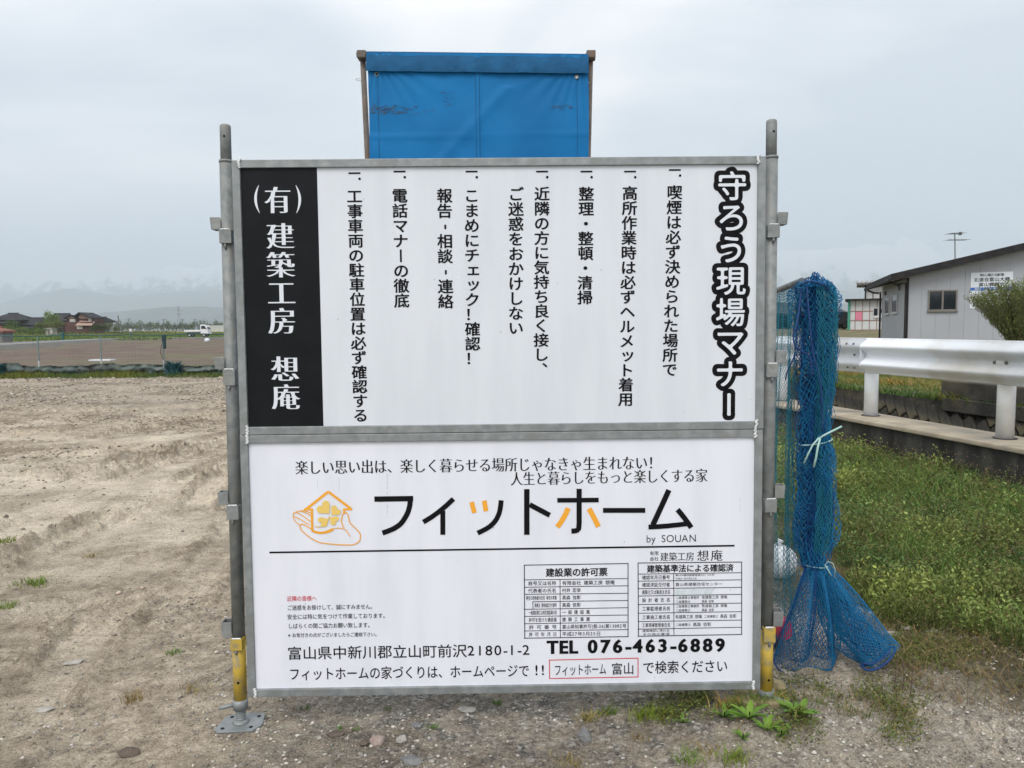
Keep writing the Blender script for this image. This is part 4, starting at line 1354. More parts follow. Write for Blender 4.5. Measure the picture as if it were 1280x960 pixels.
# single tufts
def tuft(px, py, hpx, n_, label, name='grass_tuft', mk='blade', base=(1.1, 1.15, .8), wd=.0016, lean=.6, spread=.035, group=None):
    P = gnd(px, py + hpx * .3)
    s = P.y / F_PX
    ro = np.stack([rng.normal(size=n_) * spread, rng.normal(size=n_) * spread * .7, np.full(n_, -.006)], 1)
    V_, F_, C_ = blades(ro, hpx * s * (.55 + .6 * rng.random(n_)), np.full(n_, wd) * max(1, P.y / 3), lean, tintc(n_, base, .3), seg=3)
    o = mesh_obj(name, V_, F_, M[mk], col=C_)
    o.location = (P.x, P.y, hz(P.x, P.y))
    return tag(o, label, 'grass tuft', group)
tuft(622, 877, 11, 34, 'bright green little grass tuft just under the lower board edge', base=(1, 1.2, .7), spread=.009)
tuft(737, 899, 17, 90, 'pale yellowish tuft left of centre of the front gravel', mk='dry', base=(.9, .95, .6), spread=.022)
tuft(760, 889, 16, 80, 'upright green tuft beside the pale yellowish tuft', spread=.018, base=(1.5, 1.4, .9))
tuft(812, 894, 22, 170, 'wide yellow-green tuft below the telephone number', spread=.040, base=(1.9, 1.5, .8))
tuft(838, 896, 18, 100, 'smaller tuft touching the wide yellow-green tuft', spread=.03, base=(1.6, 1.3, .9))
tuft(799, 921, 13, 40, 'thin brownish tuft in the bare gravel', mk='dry', spread=.018, base=(.7, .65, .5))
tuft(712, 950, 14, 50, 'sparse straw tuft at the bottom edge below the grey stone', mk='dry', spread=.03, base=(.8, .8, .5))
tuft(860, 946, 20, 80, 'green tuft at the bottom edge of the front weeds', spread=.028, base=(1.5, 1.5, .8))
tuft(918, 948, 22, 90, 'yellow-green tuft at the bottom edge under the broad weeds', spread=.03, base=(1.8, 1.5, .8))
tuft(882, 938, 15, 60, 'straw tuft between the two bottom tufts', mk='dry', spread=.04, base=(1, .95, .7))
tuft(425, 909, 8, 24, 'tiny green sprout right of the octagonal base plate', spread=.006, base=(1, 1.3, .8))
tuft(446, 911, 8, 26, 'second tiny sprout right of the base plate', spread=.007, base=(1.2, 1.2, .8))
tuft(540, 908, 10, 30, 'small green sprout beside the thin grey shard', spread=.009, base=(1.1, 1.2, .8))
tuft(382, 884, 9, 30, 'dull green sprout under the board near the left post', spread=.012, base=(1, 1, .8))
tuft(486, 886, 8, 24, 'dull green sprout under the middle of the lower board', spread=.010, base=(1, 1, .8))
tuft(42, 727, 13, 110, 'round yellow-green tuft alone on the sandy earth at left', spread=.05, base=(1.6, 1.5, .9))
tuft(5, 676, 12, 80, 'dry green tuft at the left edge of the lot', spread=.06, base=(1.6, 1.3, .8))
tuft(6, 757, 12, 60, 'green tuft at the left edge below the round tuft', spread=.03, base=(1.4, 1.4, .8))
tuft(218, 813, 10, 50, 'small green tuft on the earth left of the post', spread=.02, base=(1.3, 1.4, .8))
tuft(167, 870, 18, 55, 'upright straw tuft in the clods at lower left', mk='dry', spread=.02, base=(.9, .85, .6), lean=.35)
tuft(240, 858, 12, 60, 'low straw tuft left of the yellow sleeve', mk='dry', spread=.035, base=(.9, .9, .6))
for q_ in range(9):
    px_, py_ = 905 + 9 * q_ + rng.normal() * 3, 893 + rng.normal() * 5
    tuft(px_, py_, 16 + rng.random() * 8, 60, ('first', 'second', 'third', 'fourth', 'fifth', 'sixth', 'seventh', 'eighth', 'ninth')[q_] + ' tuft from the left in the row before the yellowish footing block',
         mk='dry' if q_ % 3 == 0 else 'blade', spread=.022, base=(1.4, 1.25, .8), group='tufts before the footing block')
tuft(115, 695, 8, 30, 'faint dry tuft in the pale sand at left', mk='dry', spread=.03, base=(.9, .9, .6))

def broad_weed(px, py, hpx, nl, label, seed):
    rs = random.Random(seed)
    P = gnd(px, py + hpx * .35)
    s = P.y / F_PX
    root = thing('broadleaf_weed', label, 'weed', (P.x, P.y, hz(P.x, P.y)))
    for k in range(nl):
        a = k * 2.4 + rs.random()
        ln = hpx * s * rs.uniform(.65, 1.0)
        el = rs.uniform(.5, 1.15)
        wd = ln * rs.uniform(.13, .18)
        v, f = [], []
        sg_ = 6
        for j in range(sg_ + 1):
            t = j / sg_
            w_ = wd * math.sin(math.pi * min(1, t * .92 + .06)) ** .8 * (1 if j % 2 else .8)
            rr = ln * t * math.cos(el * (1 - .45 * t))
            zz = ln * t * math.sin(el) * (1 - .35 * t)
            c_ = Vector((math.cos(a) * rr, math.sin(a) * rr, zz))
            sd_ = Vector((-math.sin(a), math.cos(a), 0)) * w_
            v += [c_ - sd_ + Vector((0, 0, w_ * .35)), c_, c_ + sd_ + Vector((0, 0, w_ * .35))]
            if j:
                q = 3 * j
                f += [(q - 3, q - 2, q + 1, q), (q - 2, q - 1, q + 2, q + 1)]
        tv = rs.uniform(.75, 1.25)
        mesh_obj('leaf', v, f, M['broad'], root, smooth=True, col=np.tile([[tv * rs.uniform(.9, 1.2), tv, tv * .8]], (len(v), 1)))
    MB().tube([(0, 0, -.01), (0.002, 0, hpx * s * .3)], .002, 6).obj('stem', M['broad'], root)
    return root
broad_weed(936, 908, 34, 11, 'broad-leaved bright green weed under the bottom right corner of the lower board', 1)
broad_weed(998, 902, 36, 12, 'tall broad-leaved bright green weed in front of the net skirt', 2)
broad_weed(958, 921, 26, 9, 'middle broad-leaved weed with leaves drooping to the right', 3)
broad_weed(928, 928, 20, 8, 'low broad-leaved weed nearest the bottom edge', 4)
broad_weed(976, 925, 22, 8, 'narrow-leaved green weed between the broad ones', 5)
broad_weed(1128, 768, 26, 9, 'green leafy plant standing in the weeds beyond the flared net', 6)
broad_weed(1120, 818, 28, 8, 'leafy plant with upright leaves just right of the flared net end', 7)
broad_weed(905, 905, 24, 8, 'pale green weed with upright leaves under the search box line', 8)
broad_weed(853, 908, 16, 7, 'small bright weed among the yellow tufts', 9)
# upright dry dock stems
for (px, py, hp, lb_) in ((1118, 870, 62, 'reddish dry upright stem in the dry grass right of the net'), (1128, 868, 44, 'shorter reddish dry stem beside the tall one'), (1138, 872, 52, 'slanting reddish dry stem at the right of the group')):
    P = gnd(px, py); s = P.y / F_PX
    mb = MB(); mb.tube([(0, 0, -.01), (.004, 0, hp * s * .5), (random.uniform(-.01, .02), 0, hp * s)], .0022, 5, r1=.0008)
    for k in range(5):
        z_ = hp * s * (.3 + .13 * k); a = random.random() * 6
        mb.tube([(.003, 0, z_), (.02 * math.cos(a), .02 * math.sin(a), z_ + .02)], .001, 4)
    o = mb.obj('dry_stem', M['stone_brown']); o.location = (P.x, P.y, hz(P.x, P.y)); tag(o, lb_, 'dry weed', 'reddish dry stems right of the net')

# ================================================================ kerb, guard rail and ditch wall
M['conc_top'] = mat('worn_concrete_top', (0.28, 0.24, 0.18), (0.42, 0.36, 0.27), scale=5, rough=.9, bump=.3, bscale=60, c3=(.19, .18, .15), scale3=2.5)
M['conc_dark'] = mat('mossy_black_concrete', (0.012, 0.012, 0.010), (0.062, 0.060, 0.052), scale=2.2, rough=.95, bump=.4, bscale=50, stretch=(2.2, 2.2, .7), lo=.36, hi=.62, c3=(.018, .018, .016), scale3=1.6)
M['rail'] = mat('white_painted_steel', (0.78, 0.82, 0.86), (0.72, 0.76, 0.80), scale=1.3, rough=.4, c3=(.58, .57, .53), scale3=1.6, lo=.4, hi=.7)
M['bolt'] = mat('dull_bolt', (0.14, 0.14, 0.14), (0.22, 0.21, 0.2), scale=50, rough=.6, metal=.5)
ZK = .42
kerb = thing('kerb_wall', 'long concrete kerb wall with a stained black face carrying the white guard rail', 'kerb wall', tuple(kerb_pt(8, 0, 0)))
KO = kerb_pt(8, 0, 0)
KM = Matrix.Identity(4)
for i in range(3): KM[i][0], KM[i][1], KM[i][2] = RN[i], RD[i], (0, 0, 1)[i]
def kl(u, v, z): return KM.to_3x3() @ Vector((u, v, z))
def kbox(mb, u0, u1, v0, v1, z0, z1): return mb.box(u0, u1, v0, v1, z0, z1, KM.to_3x3().to_4x4())
random.seed(3)
v0 = -5.2
seg = 0
while v0 < 13:
    v1 = v0 + 3.0
    kbox(MB(), -.285, .20, v0, v1 - .012, -.5, ZK - .045).obj('wall_length', M['conc_dark'], kerb, bevel=.004)
    kbox(MB(), -.325, .225, v0, v1 - .012, ZK - .044, ZK).obj('cap_length', M['conc_top'], kerb, bevel=.012)
    v0 = v1
kbox(MB(), .20, .22, -5.2, 13, -.8, ZK - .05).obj('ditch_face', M['conc_dark'], kerb)

# W-beam rail
ZT, HR = 1.258, .375
half = HR / 2
pr = []
for t in np.linspace(-1, 1, 41):
    yy = .040 * math.cos(2 * math.pi * t)
    pr.append((yy, ZT - half + t * half))
pr = [(pr[0][0] + .012, pr[0][1] + .012)] + pr + [(pr[-1][0] + .012, pr[-1][1] - .012)]
rail = thing('guard_rail', 'long white W-profile guard rail on round white posts above the kerb', 'guard rail', tuple(KO))
def beam(va, vb, o_):
    v, f = [], []
    n = len(pr)
    for vv in (va, vb):
        v += [kl(-.115 + o_ + q[0], vv, q[1]) for q in pr] + [kl(-.115 + o_ + q[0] + .006, vv, q[1]) for q in pr]
    m = 2 * n
    for k in range(n - 1):
        f += [(k, k + 1, m + k + 1, m + k), (n + k, m + n + k, m + n + k + 1, n + k + 1)]
    for k in (0, n - 1): f.append((k, m + k, m + n + k, n + k))
    f.append(tuple(range(n)) + tuple(range(2 * n - 1, n - 1, -1)))
    return mesh_obj('rail_beam', v, f, M['rail'], rail, smooth=False)
pv = [-.05 + RD.y * 0, -1.78]
posts_v = [(-1.72 + 1.74 * k) for k in range(-2, 8)]
post1 = (8.23 - 8) / RD.y
posts_v = [post1 + 1.745 * k for k in range(-3, 7)]
joints = [posts_v[0] - 2.2, posts_v[1], posts_v[3], posts_v[5], posts_v[7], posts_v[9] + .8]
for k in range(len(joints) - 1):
    o_ = .0 if k % 2 == 0 else .0065
    b_ = beam(joints[k] + .0, joints[k + 1] + (.17), o_)
    for p_ in b_.data.polygons: p_.use_smooth = len(p_.vertices) == 4
for k, v_ in enumerate(posts_v):
    c_ = kl(0, v_, 0)
    MB().tube([(c_.x, c_.y, ZK - .02), (c_.x, c_.y, ZT - .03)], .0700, 28).obj('rail_post', M['rail'], rail, smooth=True)
    MB().tube([(c_.x, c_.y, ZK + .0005), (c_.x, c_.y, ZK + .006)], .095, 24).obj('post_footing', M['conc_dark'], rail)
    kbox(MB(), -.073, -.05, v_ - .05, v_ + .05, ZT - half - .09, ZT - half + .09).obj('rail_bracket', M['rail'], rail)
    vb = v_ - .0
    if k % 2 == 1:
        bs = [(.09, .145), (-.09 + .02, .145), (.05, -.00), (-.09, -.00), (.09, -.145), (-.07, -.145)]
        bs = [(.24, .12), (.12, .12), (.19, .0), (.06, 0.0), (.24, -.135), (.12, -.135)]
    else:
        bs = [(.06, .0), (-.06, 0.0)]
    for dv, dz in bs:
        yy = .040 * math.cos(2 * math.pi * dz / half)
        c_ = kl(-.115 + yy - .0035, vb + dv, ZT - half + dz)
        d_ = kl(-.008, 0, 0)
        MB().tube([c_ + kl(.006, 0, 0), c_, c_ + d_], [.015, .015, .008], 10).obj('rail_bolt', M['bolt'], rail, smooth=True)

# battered wall of diamond blocks on the far bank of the ditch
M['block'] = mat('dark_mossy_block', (0.020, 0.019, 0.016), (0.060, 0.056, 0.044), scale=3, rough=.95, bump=.6, bscale=30, c3=(.10, .085, .045), scale3=1.4)
wall = thing('retaining_wall', 'dark mossy retaining wall of diagonal blocks across the ditch', 'retaining wall', tuple(KO))
ZW = .40
U0 = 2.62          # top edge, offset from the rail line
bat = .35          # batter: horizontal per vertical
kbox(MB(), U0 + .10 - .30, U0 + .14, -4, 13, -.9, -.5).obj('wall_foot', M['block'], wall)
v, f = [], []
for vv in (-4, 13): v += [kl(U0 + .06, vv, ZW - .03), kl(U0 + .06 - bat * 1.3, vv, ZW - 1.3), kl(U0 + .5, vv, ZW - 1.3), kl(U0 + .5, vv, ZW - .03)]
mesh_obj('wall_backing', v, [(0, 1, 5, 4), (1, 2, 6, 5), (2, 3, 7, 6), (3, 0, 4, 7), (0, 3, 2, 1), (4, 5, 6, 7)], M['block'], wall)
bl, bh = .36, .155
bm = bmesh.new()
bmesh.ops.create_cube(bm, size=1)
for q in bm.verts: q.co = Vector((q.co.x * .10, q.co.y * (bl - .014), q.co.z * (bh - .014)))
bmesh.ops.bevel(bm, geom=bm.edges[:], offset=.012, segments=1, affect='EDGES')
bme = bpy.data.meshes.new('masonry_block'); bm.to_mesh(bme); bm.free(); bme.materials.append(M['block'])
cnt = 0
ra = R(47)
for ia in range(-40, 60):
    for ib in range(-70, 70):
        a_, b_ = ia * bl + (ib % 2) * bl / 2, ib * bh
        vv, dz = a_ * math.cos(ra) - b_ * math.sin(ra) + 3, a_ * math.sin(ra) + b_ * math.cos(ra) 
        if not (-2.4 < vv < 9.0) or not (-.95 < dz < -.17) or cnt >= 290: continue
        o = bpy.data.objects.new('masonry_block', bme); COL.objects.link(o); o.parent = wall
        rot = KM.to_3x3() @ Matrix.Rotation(math.atan(bat), 3, 'Y') @ Matrix.Rotation(ra + random.gauss(0, .025), 3, 'X')
        c_ = kl(U0 + .045 + bat * dz + random.uniform(-.010, .010), vv, ZW + dz)
        o.matrix_local = Matrix.Translation(c_) @ rot.to_4x4()
        cnt += 1
print('blocks', cnt)
wall2 = thing('headwall', 'dark squared concrete block capping the far ditch bank behind the nearer rail post', 'concrete block', tuple(KO))
hv1 = [q for q in (-.1,)]
Pq = gnd(1212.5, 494, .55)
vq = (Pq - KO).dot(RD)
uq = (Pq - KO).dot(RN)
kbox(MB(), 2.56, 3.5, -6, 2.2, .38, .61).obj('block_body', M['block'], wall2, bevel=.015)
kbox(MB(), 2.50, 3.45, -6, 2.1, .20, .379).obj('block_ledge', M['block'], wall2, bevel=.01)

# grass fringe on the far bank
def fringe(name, n_, uo, vr, zb, hh, label, mk='blade', base=(1.25, 1.05, .75)):
    u_ = uo[0] + (uo[1] - uo[0]) * rng.random(n_); v_ = vr[0] + (vr[1] - vr[0]) * rng.random(n_)
    P_ = np.stack([KO.x + RN.x * u_ + RD.x * v_, KO.y + RN.y * u_ + RD.y * v_, np.full(n_, zb)], 1)
    pt = fbm(P_[:, 0], P_[:, 1], .8, 3, 44.0)
    b_ = blades(P_, hh * (.5 + .7 * rng.random(n_)) * (1 + pt), np.full(n_, .006), .8, tintc(n_, base, .35, .1) * (1 + pt[:, None] * np.array([[1.1, .3, 0]])))
    return tag(mesh_obj(name, b_[0], b_[1], M[mk], col=b_[2]), label, 'grass', kind='stuff')
fringe('bank_edge_grass', 5000, (U0 - .12, U0 + .12), (-2, 14), .33, .14, 'grass hanging over the edge of the far ditch bank', base=(1.2, 1.0, .7))
fringe('bank_grass', 22000, (U0 - .02, U0 + 2.4), (2.1, 14), .36, .11, 'yellow-green grass along the top of the far ditch bank')
fringe('dry_bank_grass', 17000, (U0 - .05, U0 + 3.4), (-2, 14), .36, .12, 'straw coloured grass mixed in on the far ditch bank', 'dry', (.95, .85, .6))

# ================================================================ buildings at the right
M['clad'] = mat('grey_metal_cladding', (0.315, 0.335, 0.37), (0.34, 0.36, 0.395), scale=.8, rough=.55)
M['clad_dark'] = mat('dark_trim', (0.016, 0.015, 0.016), (0.026, 0.024, 0.025), scale=4, rough=.7, spec=.2)
M['glass'] = mat('dark_window_glass', (0.014, 0.018, 0.022), (0.025, 0.032, 0.04), scale=1, rough=.08, spec=.4)
M['win_frame'] = mat('bronze_window_frame', (0.14, 0.13, 0.12), (0.18, 0.17, 0.155), scale=4, rough=.4)
M['silver'] = mat('silver_window_frame', (0.45, 0.46, 0.47), (0.5, 0.5, 0.5), scale=4, rough=.4)
M['soffit'] = mat('grey_soffit', (0.17, 0.165, 0.16), (0.20, 0.19, 0.185), scale=2, rough=.8)
GZ = .45
DB = 28.0
cb = atY(1133, 420, DB)
beta = R(19)
hall = thing('hall_building', 'low grey clad hall with dark sloping roof edge and a white wall notice', 'building', (cb.x, cb.y, GZ), -beta)
# local: x along the front wall to the right, y to the back
Rh = Matrix.Rotation(-beta, 3, 'Z')
def hall_local(px, py, front=True):
    n_ = Rh @ (Vector((0, 1, 0)) if front else Vector((1, 0, 0)))
    P = hit(px, py, Vector((cb.x, cb.y, GZ)), n_) - Vector((cb.x, cb.y, GZ))
    return Rh.transposed() @ P
tl = hall_local(1133, 347); tr = hall_local(1280, 313)
slope = (tr.z - tl.z) / (tr.x - tl.x)
bl_ = hall_local(1103, 358, False)
LB, W_ = max(6.0, bl_.y), 15.0
zr = lambda x: tl.z + slope * x
hx = W_ * .62
# cladding in upright panels, each a part
pw = .455
mbx = [0 + pw * k for k in range(int(W_ / pw) + 1)]
win = [hall_local(1162, 364.5), hall_local(1194, 386.5)]
for k in range(len(mbx) - 1):
    a, b_ = mbx[k] + .004, mbx[k + 1] - .004
    MB().prism([(a, 0), (b_, 0), (b_, zr(min(b_, hx)) if b_ < hx else zr(2 * hx - b_)), (a, zr(a) if a < hx else zr(2 * hx - a))], -.012, .10).obj('cladding_panel', M['clad'], hall)
MB().prism([(0, 0), (W_, 0), (W_, zr(2 * hx - W_) - .01), (hx, zr(hx) - .01), (0, zr(0) - .01)], .0, LB).obj('wall', M['clad'], hall)
nb = int(LB / pw)
for k in range(nb):
    MB().box(-.012, .02, .10 + k * pw + .004, .10 + (k + 1) * pw - .004, 0, zr(0) - .02).obj('cladding_panel', M['clad'], hall)
MB().box(-.03, .035, -.03, .035, 0, zr(0)).obj('corner_trim', M['clad_dark'], hall)
# roof: two slopes with overhang, dark fascia
oh, th = .55, .24
def roof(xa, xb, za, zb, name):
    return MB().prism([(xa, za + .02), (xb, zb + .02), (xb, zb + .02 + th), (xa, za + .02 + th)], -oh, LB + .4)
roof(-.62, hx, zr(-.62), zr(hx), 'r').obj('roof_slope', M['clad_dark'], hall)
roof(hx + .001, W_ + .5, zr(hx), zr(2 * hx - W_ - .5), 'r').obj('roof_slope', M['clad_dark'], hall)
MB().prism([(-.60, zr(-.60) + .0), (hx, zr(hx) + .0), (hx, zr(hx) + .018), (-.60, zr(-.60) + .018)], -oh + .05, -.015).obj('soffit', M['soffit'], hall)
MB().box(-.72, -.60, -oh, LB + .4, zr(-.62) - .02, zr(-.62) + .10).obj('gutter', M['clad_dark'], hall, bevel=.02)
MB().tube([(-.60, -.35, zr(-.62) - .02), (-.35, -.2, zr(-.62) - .12), (-.06, -.06, zr(-.6) - .05), (-.06, -.06, 0)], .045, 8).obj('downpipe', M['clad_dark'], hall)
MB().tube([(-.62, LB - .1, zr(-.62) - .02), (-.35, LB - .1, zr(-.62) - .14), (-.08, LB - .1, zr(-.6) - .2), (-.08, LB - .1, 0)], .04, 8).obj('downpipe', M['clad_dark'], hall)
# window in the front wall
def wwin(x0, x1, z0, z1, y=-.012, axis='x', mull=True, fm='win_frame'):
    T = (lambda a, b_, c0, c1, d0, d1: MB().box(a, b_, c0, c1, d0, d1)) if axis == 'x' else (lambda a, b_, c0, c1, d0, d1: MB().box(c0, c1, a, b_, d0, d1))
    fr_ = T(x0 - .05, x1 + .05, y - .05, y - .001, z0 - .05, z0).obj('window_frame', M[fm], hall)
    for (a, b_, c0, c1) in ((x0 - .05, x1 + .05, z1, z1 + .05), (x0 - .05, x0, z0, z1), (x1, x1 + .05, z0, z1)) + ((((x0 + x1) / 2 - .03, (x0 + x1) / 2 + .03, z0, z1),) if mull else ()):
        T(a, b_, y - .05, y - .001, c0, c1).obj('frame_bar', M[fm], fr_)
    if mull:
        T(x0, (x0 + x1) / 2 - .031, y - .03, y - .002, z0, z1).obj('pane', M['glass'], fr_)
        T((x0 + x1) / 2 + .031, x1, y - .022, y - .002, z0, z1).obj('pane', M['glass'], fr_)
    else:
        T(x0, x1, y - .03, y - .002, z0, z1).obj('pane', M['glass'], fr_)
    T(x0 - .07, x1 + .07, y - .08, y - .001, z0 - .085, z0 - .051).obj('window_sill', M[fm], fr_)
wwin(win[0].x, win[1].x, win[1].z, win[0].z)
for (pa_, pb_) in (((1107.6, 375), (1112.5, 391)), ((1116.5, 371), (1122.5, 389.5))):
    a, b_ = hall_local(*pa_, False), hall_local(*pb_, False)
    y0, y1 = min(a.y, b_.y), max(a.y, b_.y)
    wwin(y0, y1, b_.z, a.z, y=-.012, axis='y', mull=False, fm='silver')
for px, py in ((1108, 366.5), (1125.5, 360)):
    a = hall_local(px, py, False)
    MB().box(-.08, -.013, a.y - .09, a.y + .09, a.z - .09, a.z + .09).obj('vent_hood', M['soffit'], hall, bevel=.02)
# aerial standing on the roof
ap = atY(1194.5, 321.5, DB + 1.5)
ab, at_ = ap, atY(1193.5, 291, DB + 1.5)
aer = thing('tv_aerial', 'thin two-tier television aerial standing on the grey hall roof', 'aerial', tuple(ab))
q_ = at_ - ab
M['aer'] = mat('aerial_metal', (0.12, 0.13, 0.13), (0.2, 0.2, 0.2), scale=5, rough=.5, metal=.4)
MB().tube([(0, 0, -.45), tuple(q_)], .020, 6).obj('mast', M['aer'], aer)
for (dz, xa, xb_, nel) in ((-.03, -.23, .27, 7), (-.27, -.27, .45, 6)):
    mb = MB().tube([(q_.x + xa, 0, q_.z + dz), (q_.x + xb_, 0, q_.z + dz)], .012, 5)
    mb.obj('boom', M['aer'], aer)
    for k in range(nel):
        xx = q_.x + xa + (xb_ - xa) * k / (nel - 1)
        hh = .20 if dz < -.1 else .10
        MB().tube([(xx, -.30, q_.z + dz), (xx, .30, q_.z + dz)], .006, 4).obj('element', M['aer'], aer)
MB().box(q_.x + .16, q_.x + .26, -.03, .03, q_.z - .09, q_.z + .03).obj('booster_box', M['aer'], aer)
# notice on the wall
a, b_ = hall_local(1213.5, 341), hall_local(1264.5, 385)
ntc = thing('wall_notice', 'white notice with black brush lettering and a blue band on the grey hall wall', 'sign', (cb.x, cb.y, GZ), -beta)
yn = -.03
M['notice'] = mat('notice_white', (0.62, 0.67, 0.72), (0.58, 0.63, 0.69), scale=2, rough=.5)
MB().box(a.x, b_.x, yn, -.0125, b_.z, a.z).obj('notice_board', M['notice'], ntc)
wn, hn = b_.x - a.x, a.z - b_.z
MB().box(a.x + .001, b_.x - .001, yn - .003, yn, a.z - hn * .50, a.z - hn * .415).obj('blue_band', M['ink_blue'], ntc)
def hall_text(s, cx_, cz_, w_, h_, mk='ink', ax=.02, yy=None):
    n = len(s); sx = w_ / n
    pl = []
    for i, c in enumerate(s):
        if c == ' ': continue
        ps, sg = glyph(c)
        for p in ps:
            q = offset_poly(p, sg, ax, ax * .4)
            pl.append(np.stack([a.x + cx_ * wn + (i - n / 2) * sx + q[:, 0] * sx, a.z - cz_ * hn + (q[:, 1] - .38) * h_ / .9], 1))
    return fill_polys('lettering', pl, M[mk], ntc, yn - .004 if yy is None else yy)
hall_text('剣心館川道場', .5, .075, wn * .58, hn * .075)
hall_text('北道会富山大郷', .5, .20, wn * .86, hn * .11)
hall_text('富山郷愛会', .5, .335, wn * .62, hn * .10)
hall_text('連絡先  〇七六 四六三 二一八', .5, .457, wn * .8, hn * .05, 'ink_white', .02, yn - .006)
hall_text('火・木・土曜日', .5, .555, wn * .45, hn * .04)
for k in range(7): hall_text('稽古時間一般少年少女の部募集中', .47, .62 + k * .05, wn * .8, hn * .025, ax=0)

# willowy shrub before the wall
M['shrub_leaf'] = leaf_material('shrub_leaves', (0.12, 0.155, 0.05), (0.18, 0.21, 0.075))
M['twig'] = mat('shrub_twigs', (0.10, 0.085, 0.05), (0.15, 0.13, 0.08), scale=20, rough=.9)
Ds = 22.0
sb = atY(1276, 440, Ds); sb.z = .36
top_z = atY(1268, 351, Ds).z
shr = thing('willow_shrub', 'fine-leaved green shrub fanning upward in front of the grey hall', 'shrub', tuple(sb))
Lf, Tw = [], []
Hs = top_z - sb.z
for k in range(230):
    az = rng.random() * 6.283
    sp = (rng.random() ** .5) * 1.5
    ln = Hs * (1.02 - .20 * sp + .1 * rng.random())
    end = np.array([math.cos(az) * sp, math.sin(az) * sp, ln])
    c1_ = np.array([math.cos(az) * sp * .35, math.sin(az) * sp * .35, ln * .5])
    t = np.linspace(0, 1, 9)[:, None]
    path = 2 * c1_ * t * (1 - t) + end * t * t
    path += np.cumsum(rng.normal(size=path.shape) * .012, 0)
    Tw.append(path)
    nl = 150
    tt = .10 + .90 * rng.random(nl) ** .8
    ii = tt * 8
    i0 = np.clip(ii.astype(int), 0, 7)
    P_ = path[i0] * (1 - (ii - i0))[:, None] + path[i0 + 1] * (ii - i0)[:, None] + rng.normal(size=(nl, 3)) * .045 * np.array([1, 1, .8])
    Lf.append(P_)
mb = MB()
for p in Tw: mb.tube([tuple(q) for q in p[::2]], .012, 4, r1=.003)
mb.obj('branches', M['twig'], shr)
P_ = np.concatenate(Lf)
c_ = tintc(len(P_), (1.0, 1.0, .9), .35) * (.55 + .6 * fbm(P_[:, 0] * 1 + 5, P_[:, 2] * .6, .35, 2, 2.0) + .45)[:, None]
V_, F_, C_ = leaves(P_, .018 + .014 * rng.random(len(P_)), c_, up=2.2, long=2.6)
o = mesh_obj('foliage', V_, F_, M['shrub_leaf'], shr, col=C_); o['kind'] = 'stuff'

# white prefabricated hut with a pink panel
M['hut'] = mat('pale_hut_panel', (0.47, 0.50, 0.50), (0.53, 0.55, 0.55), scale=2, rough=.6)
M['pink'] = mat('pink_panel', (0.58, 0.17, 0.26), (0.62, 0.2, 0.29), scale=2, rough=.6)
M['green_post'] = mat('green_paint', (0.03, 0.22, 0.15), (0.04, 0.26, 0.18), scale=2, rough=.5)
M['rust_rail'] = mat('brown_rail', (0.22, 0.13, 0.11), (0.28, 0.17, 0.15), scale=3, rough=.7)
DH = 55.0
def L_(px, py, D, o_): return atY(px, py, D) - o_
ob = atY(1063, 412.5, DH)
hut = thing('prefab_hut', 'white panelled hut with one pink panel and a green corner post beyond the bank', 'hut', tuple(ob), -R(24))
zt, zbm = L_(1080, 375.5, DH, ob).z, 0.0
xs_ = [L_(px, 400, DH, ob).x * .9 for px in (1062.5, 1069, 1078, 1087, 1096, 1105, 1114, 1123)]
z1_, z2_ = L_(1080, 400.5, DH, ob).z, L_(1080, 389, DH, ob).z
for i in range(len(xs_) - 1):
    for j, (za, zb_) in enumerate(((0, z1_), (z1_, z2_), (z2_, zt))):
        mk = 'pink' if (i == 1 and j == 1) else 'hut'
        MB().box(xs_[i] + .02, xs_[i + 1] - .02, 0, .08, za + .02, zb_ - .02).obj('wall_panel', M[mk], hut)
MB().box(xs_[0], xs_[-1], .05, 5, 0, zt).obj('wall', M['hut'], hut)
for zz in (0, z1_, z2_): MB().box(xs_[0], xs_[-1], -.03, .045, zz - .03, zz + .03).obj('rail', M['rust_rail'], hut)
for xx in xs_[1:-1]: MB().box(xx - .025, xx + .025, -.02, .04, .03, zt).obj('mullion', M['rust_rail'], hut)
MB().box(xs_[0] - .16, xs_[0], -.08, .3, -.3, zt).obj('corner_post', M['green_post'], hut)
MB().box(xs_[0] - .35, xs_[-1] + .2, -.5, 5.3, zt + .0, zt + .10).obj('roof', M['clad_dark'], hut)
MB().box(xs_[0] - .1, xs_[-1], -.06, 5, -.28, -.03).obj('plinth', M['rust_rail'], hut)
for (pa_, pb_) in (((1092.5, 386), (1097, 394.5)), ((1099.5, 386.5), (1105, 391))):
    a_, b2 = L_(*pa_, DH, ob), L_(*pb_, DH, ob)
    a_.x *= .9; b2.x *= .9
    fr_ = MB().box(a_.x - .05, b2.x + .05, -.055, -.032, b2.z - .05, a_.z + .05).obj('window', M['silver'], hut)
    MB().box(a_.x, b2.x, -.07, -.056, b2.z, a_.z).obj('pane', M['glass'], fr_)
a_ = L_(1089, 396.5, DH, ob)
MB().box(a_.x, a_.x + 1.1, -.09, -.032, a_.z - .06, a_.z + .06).obj('window_sill', M['hut'], hut)

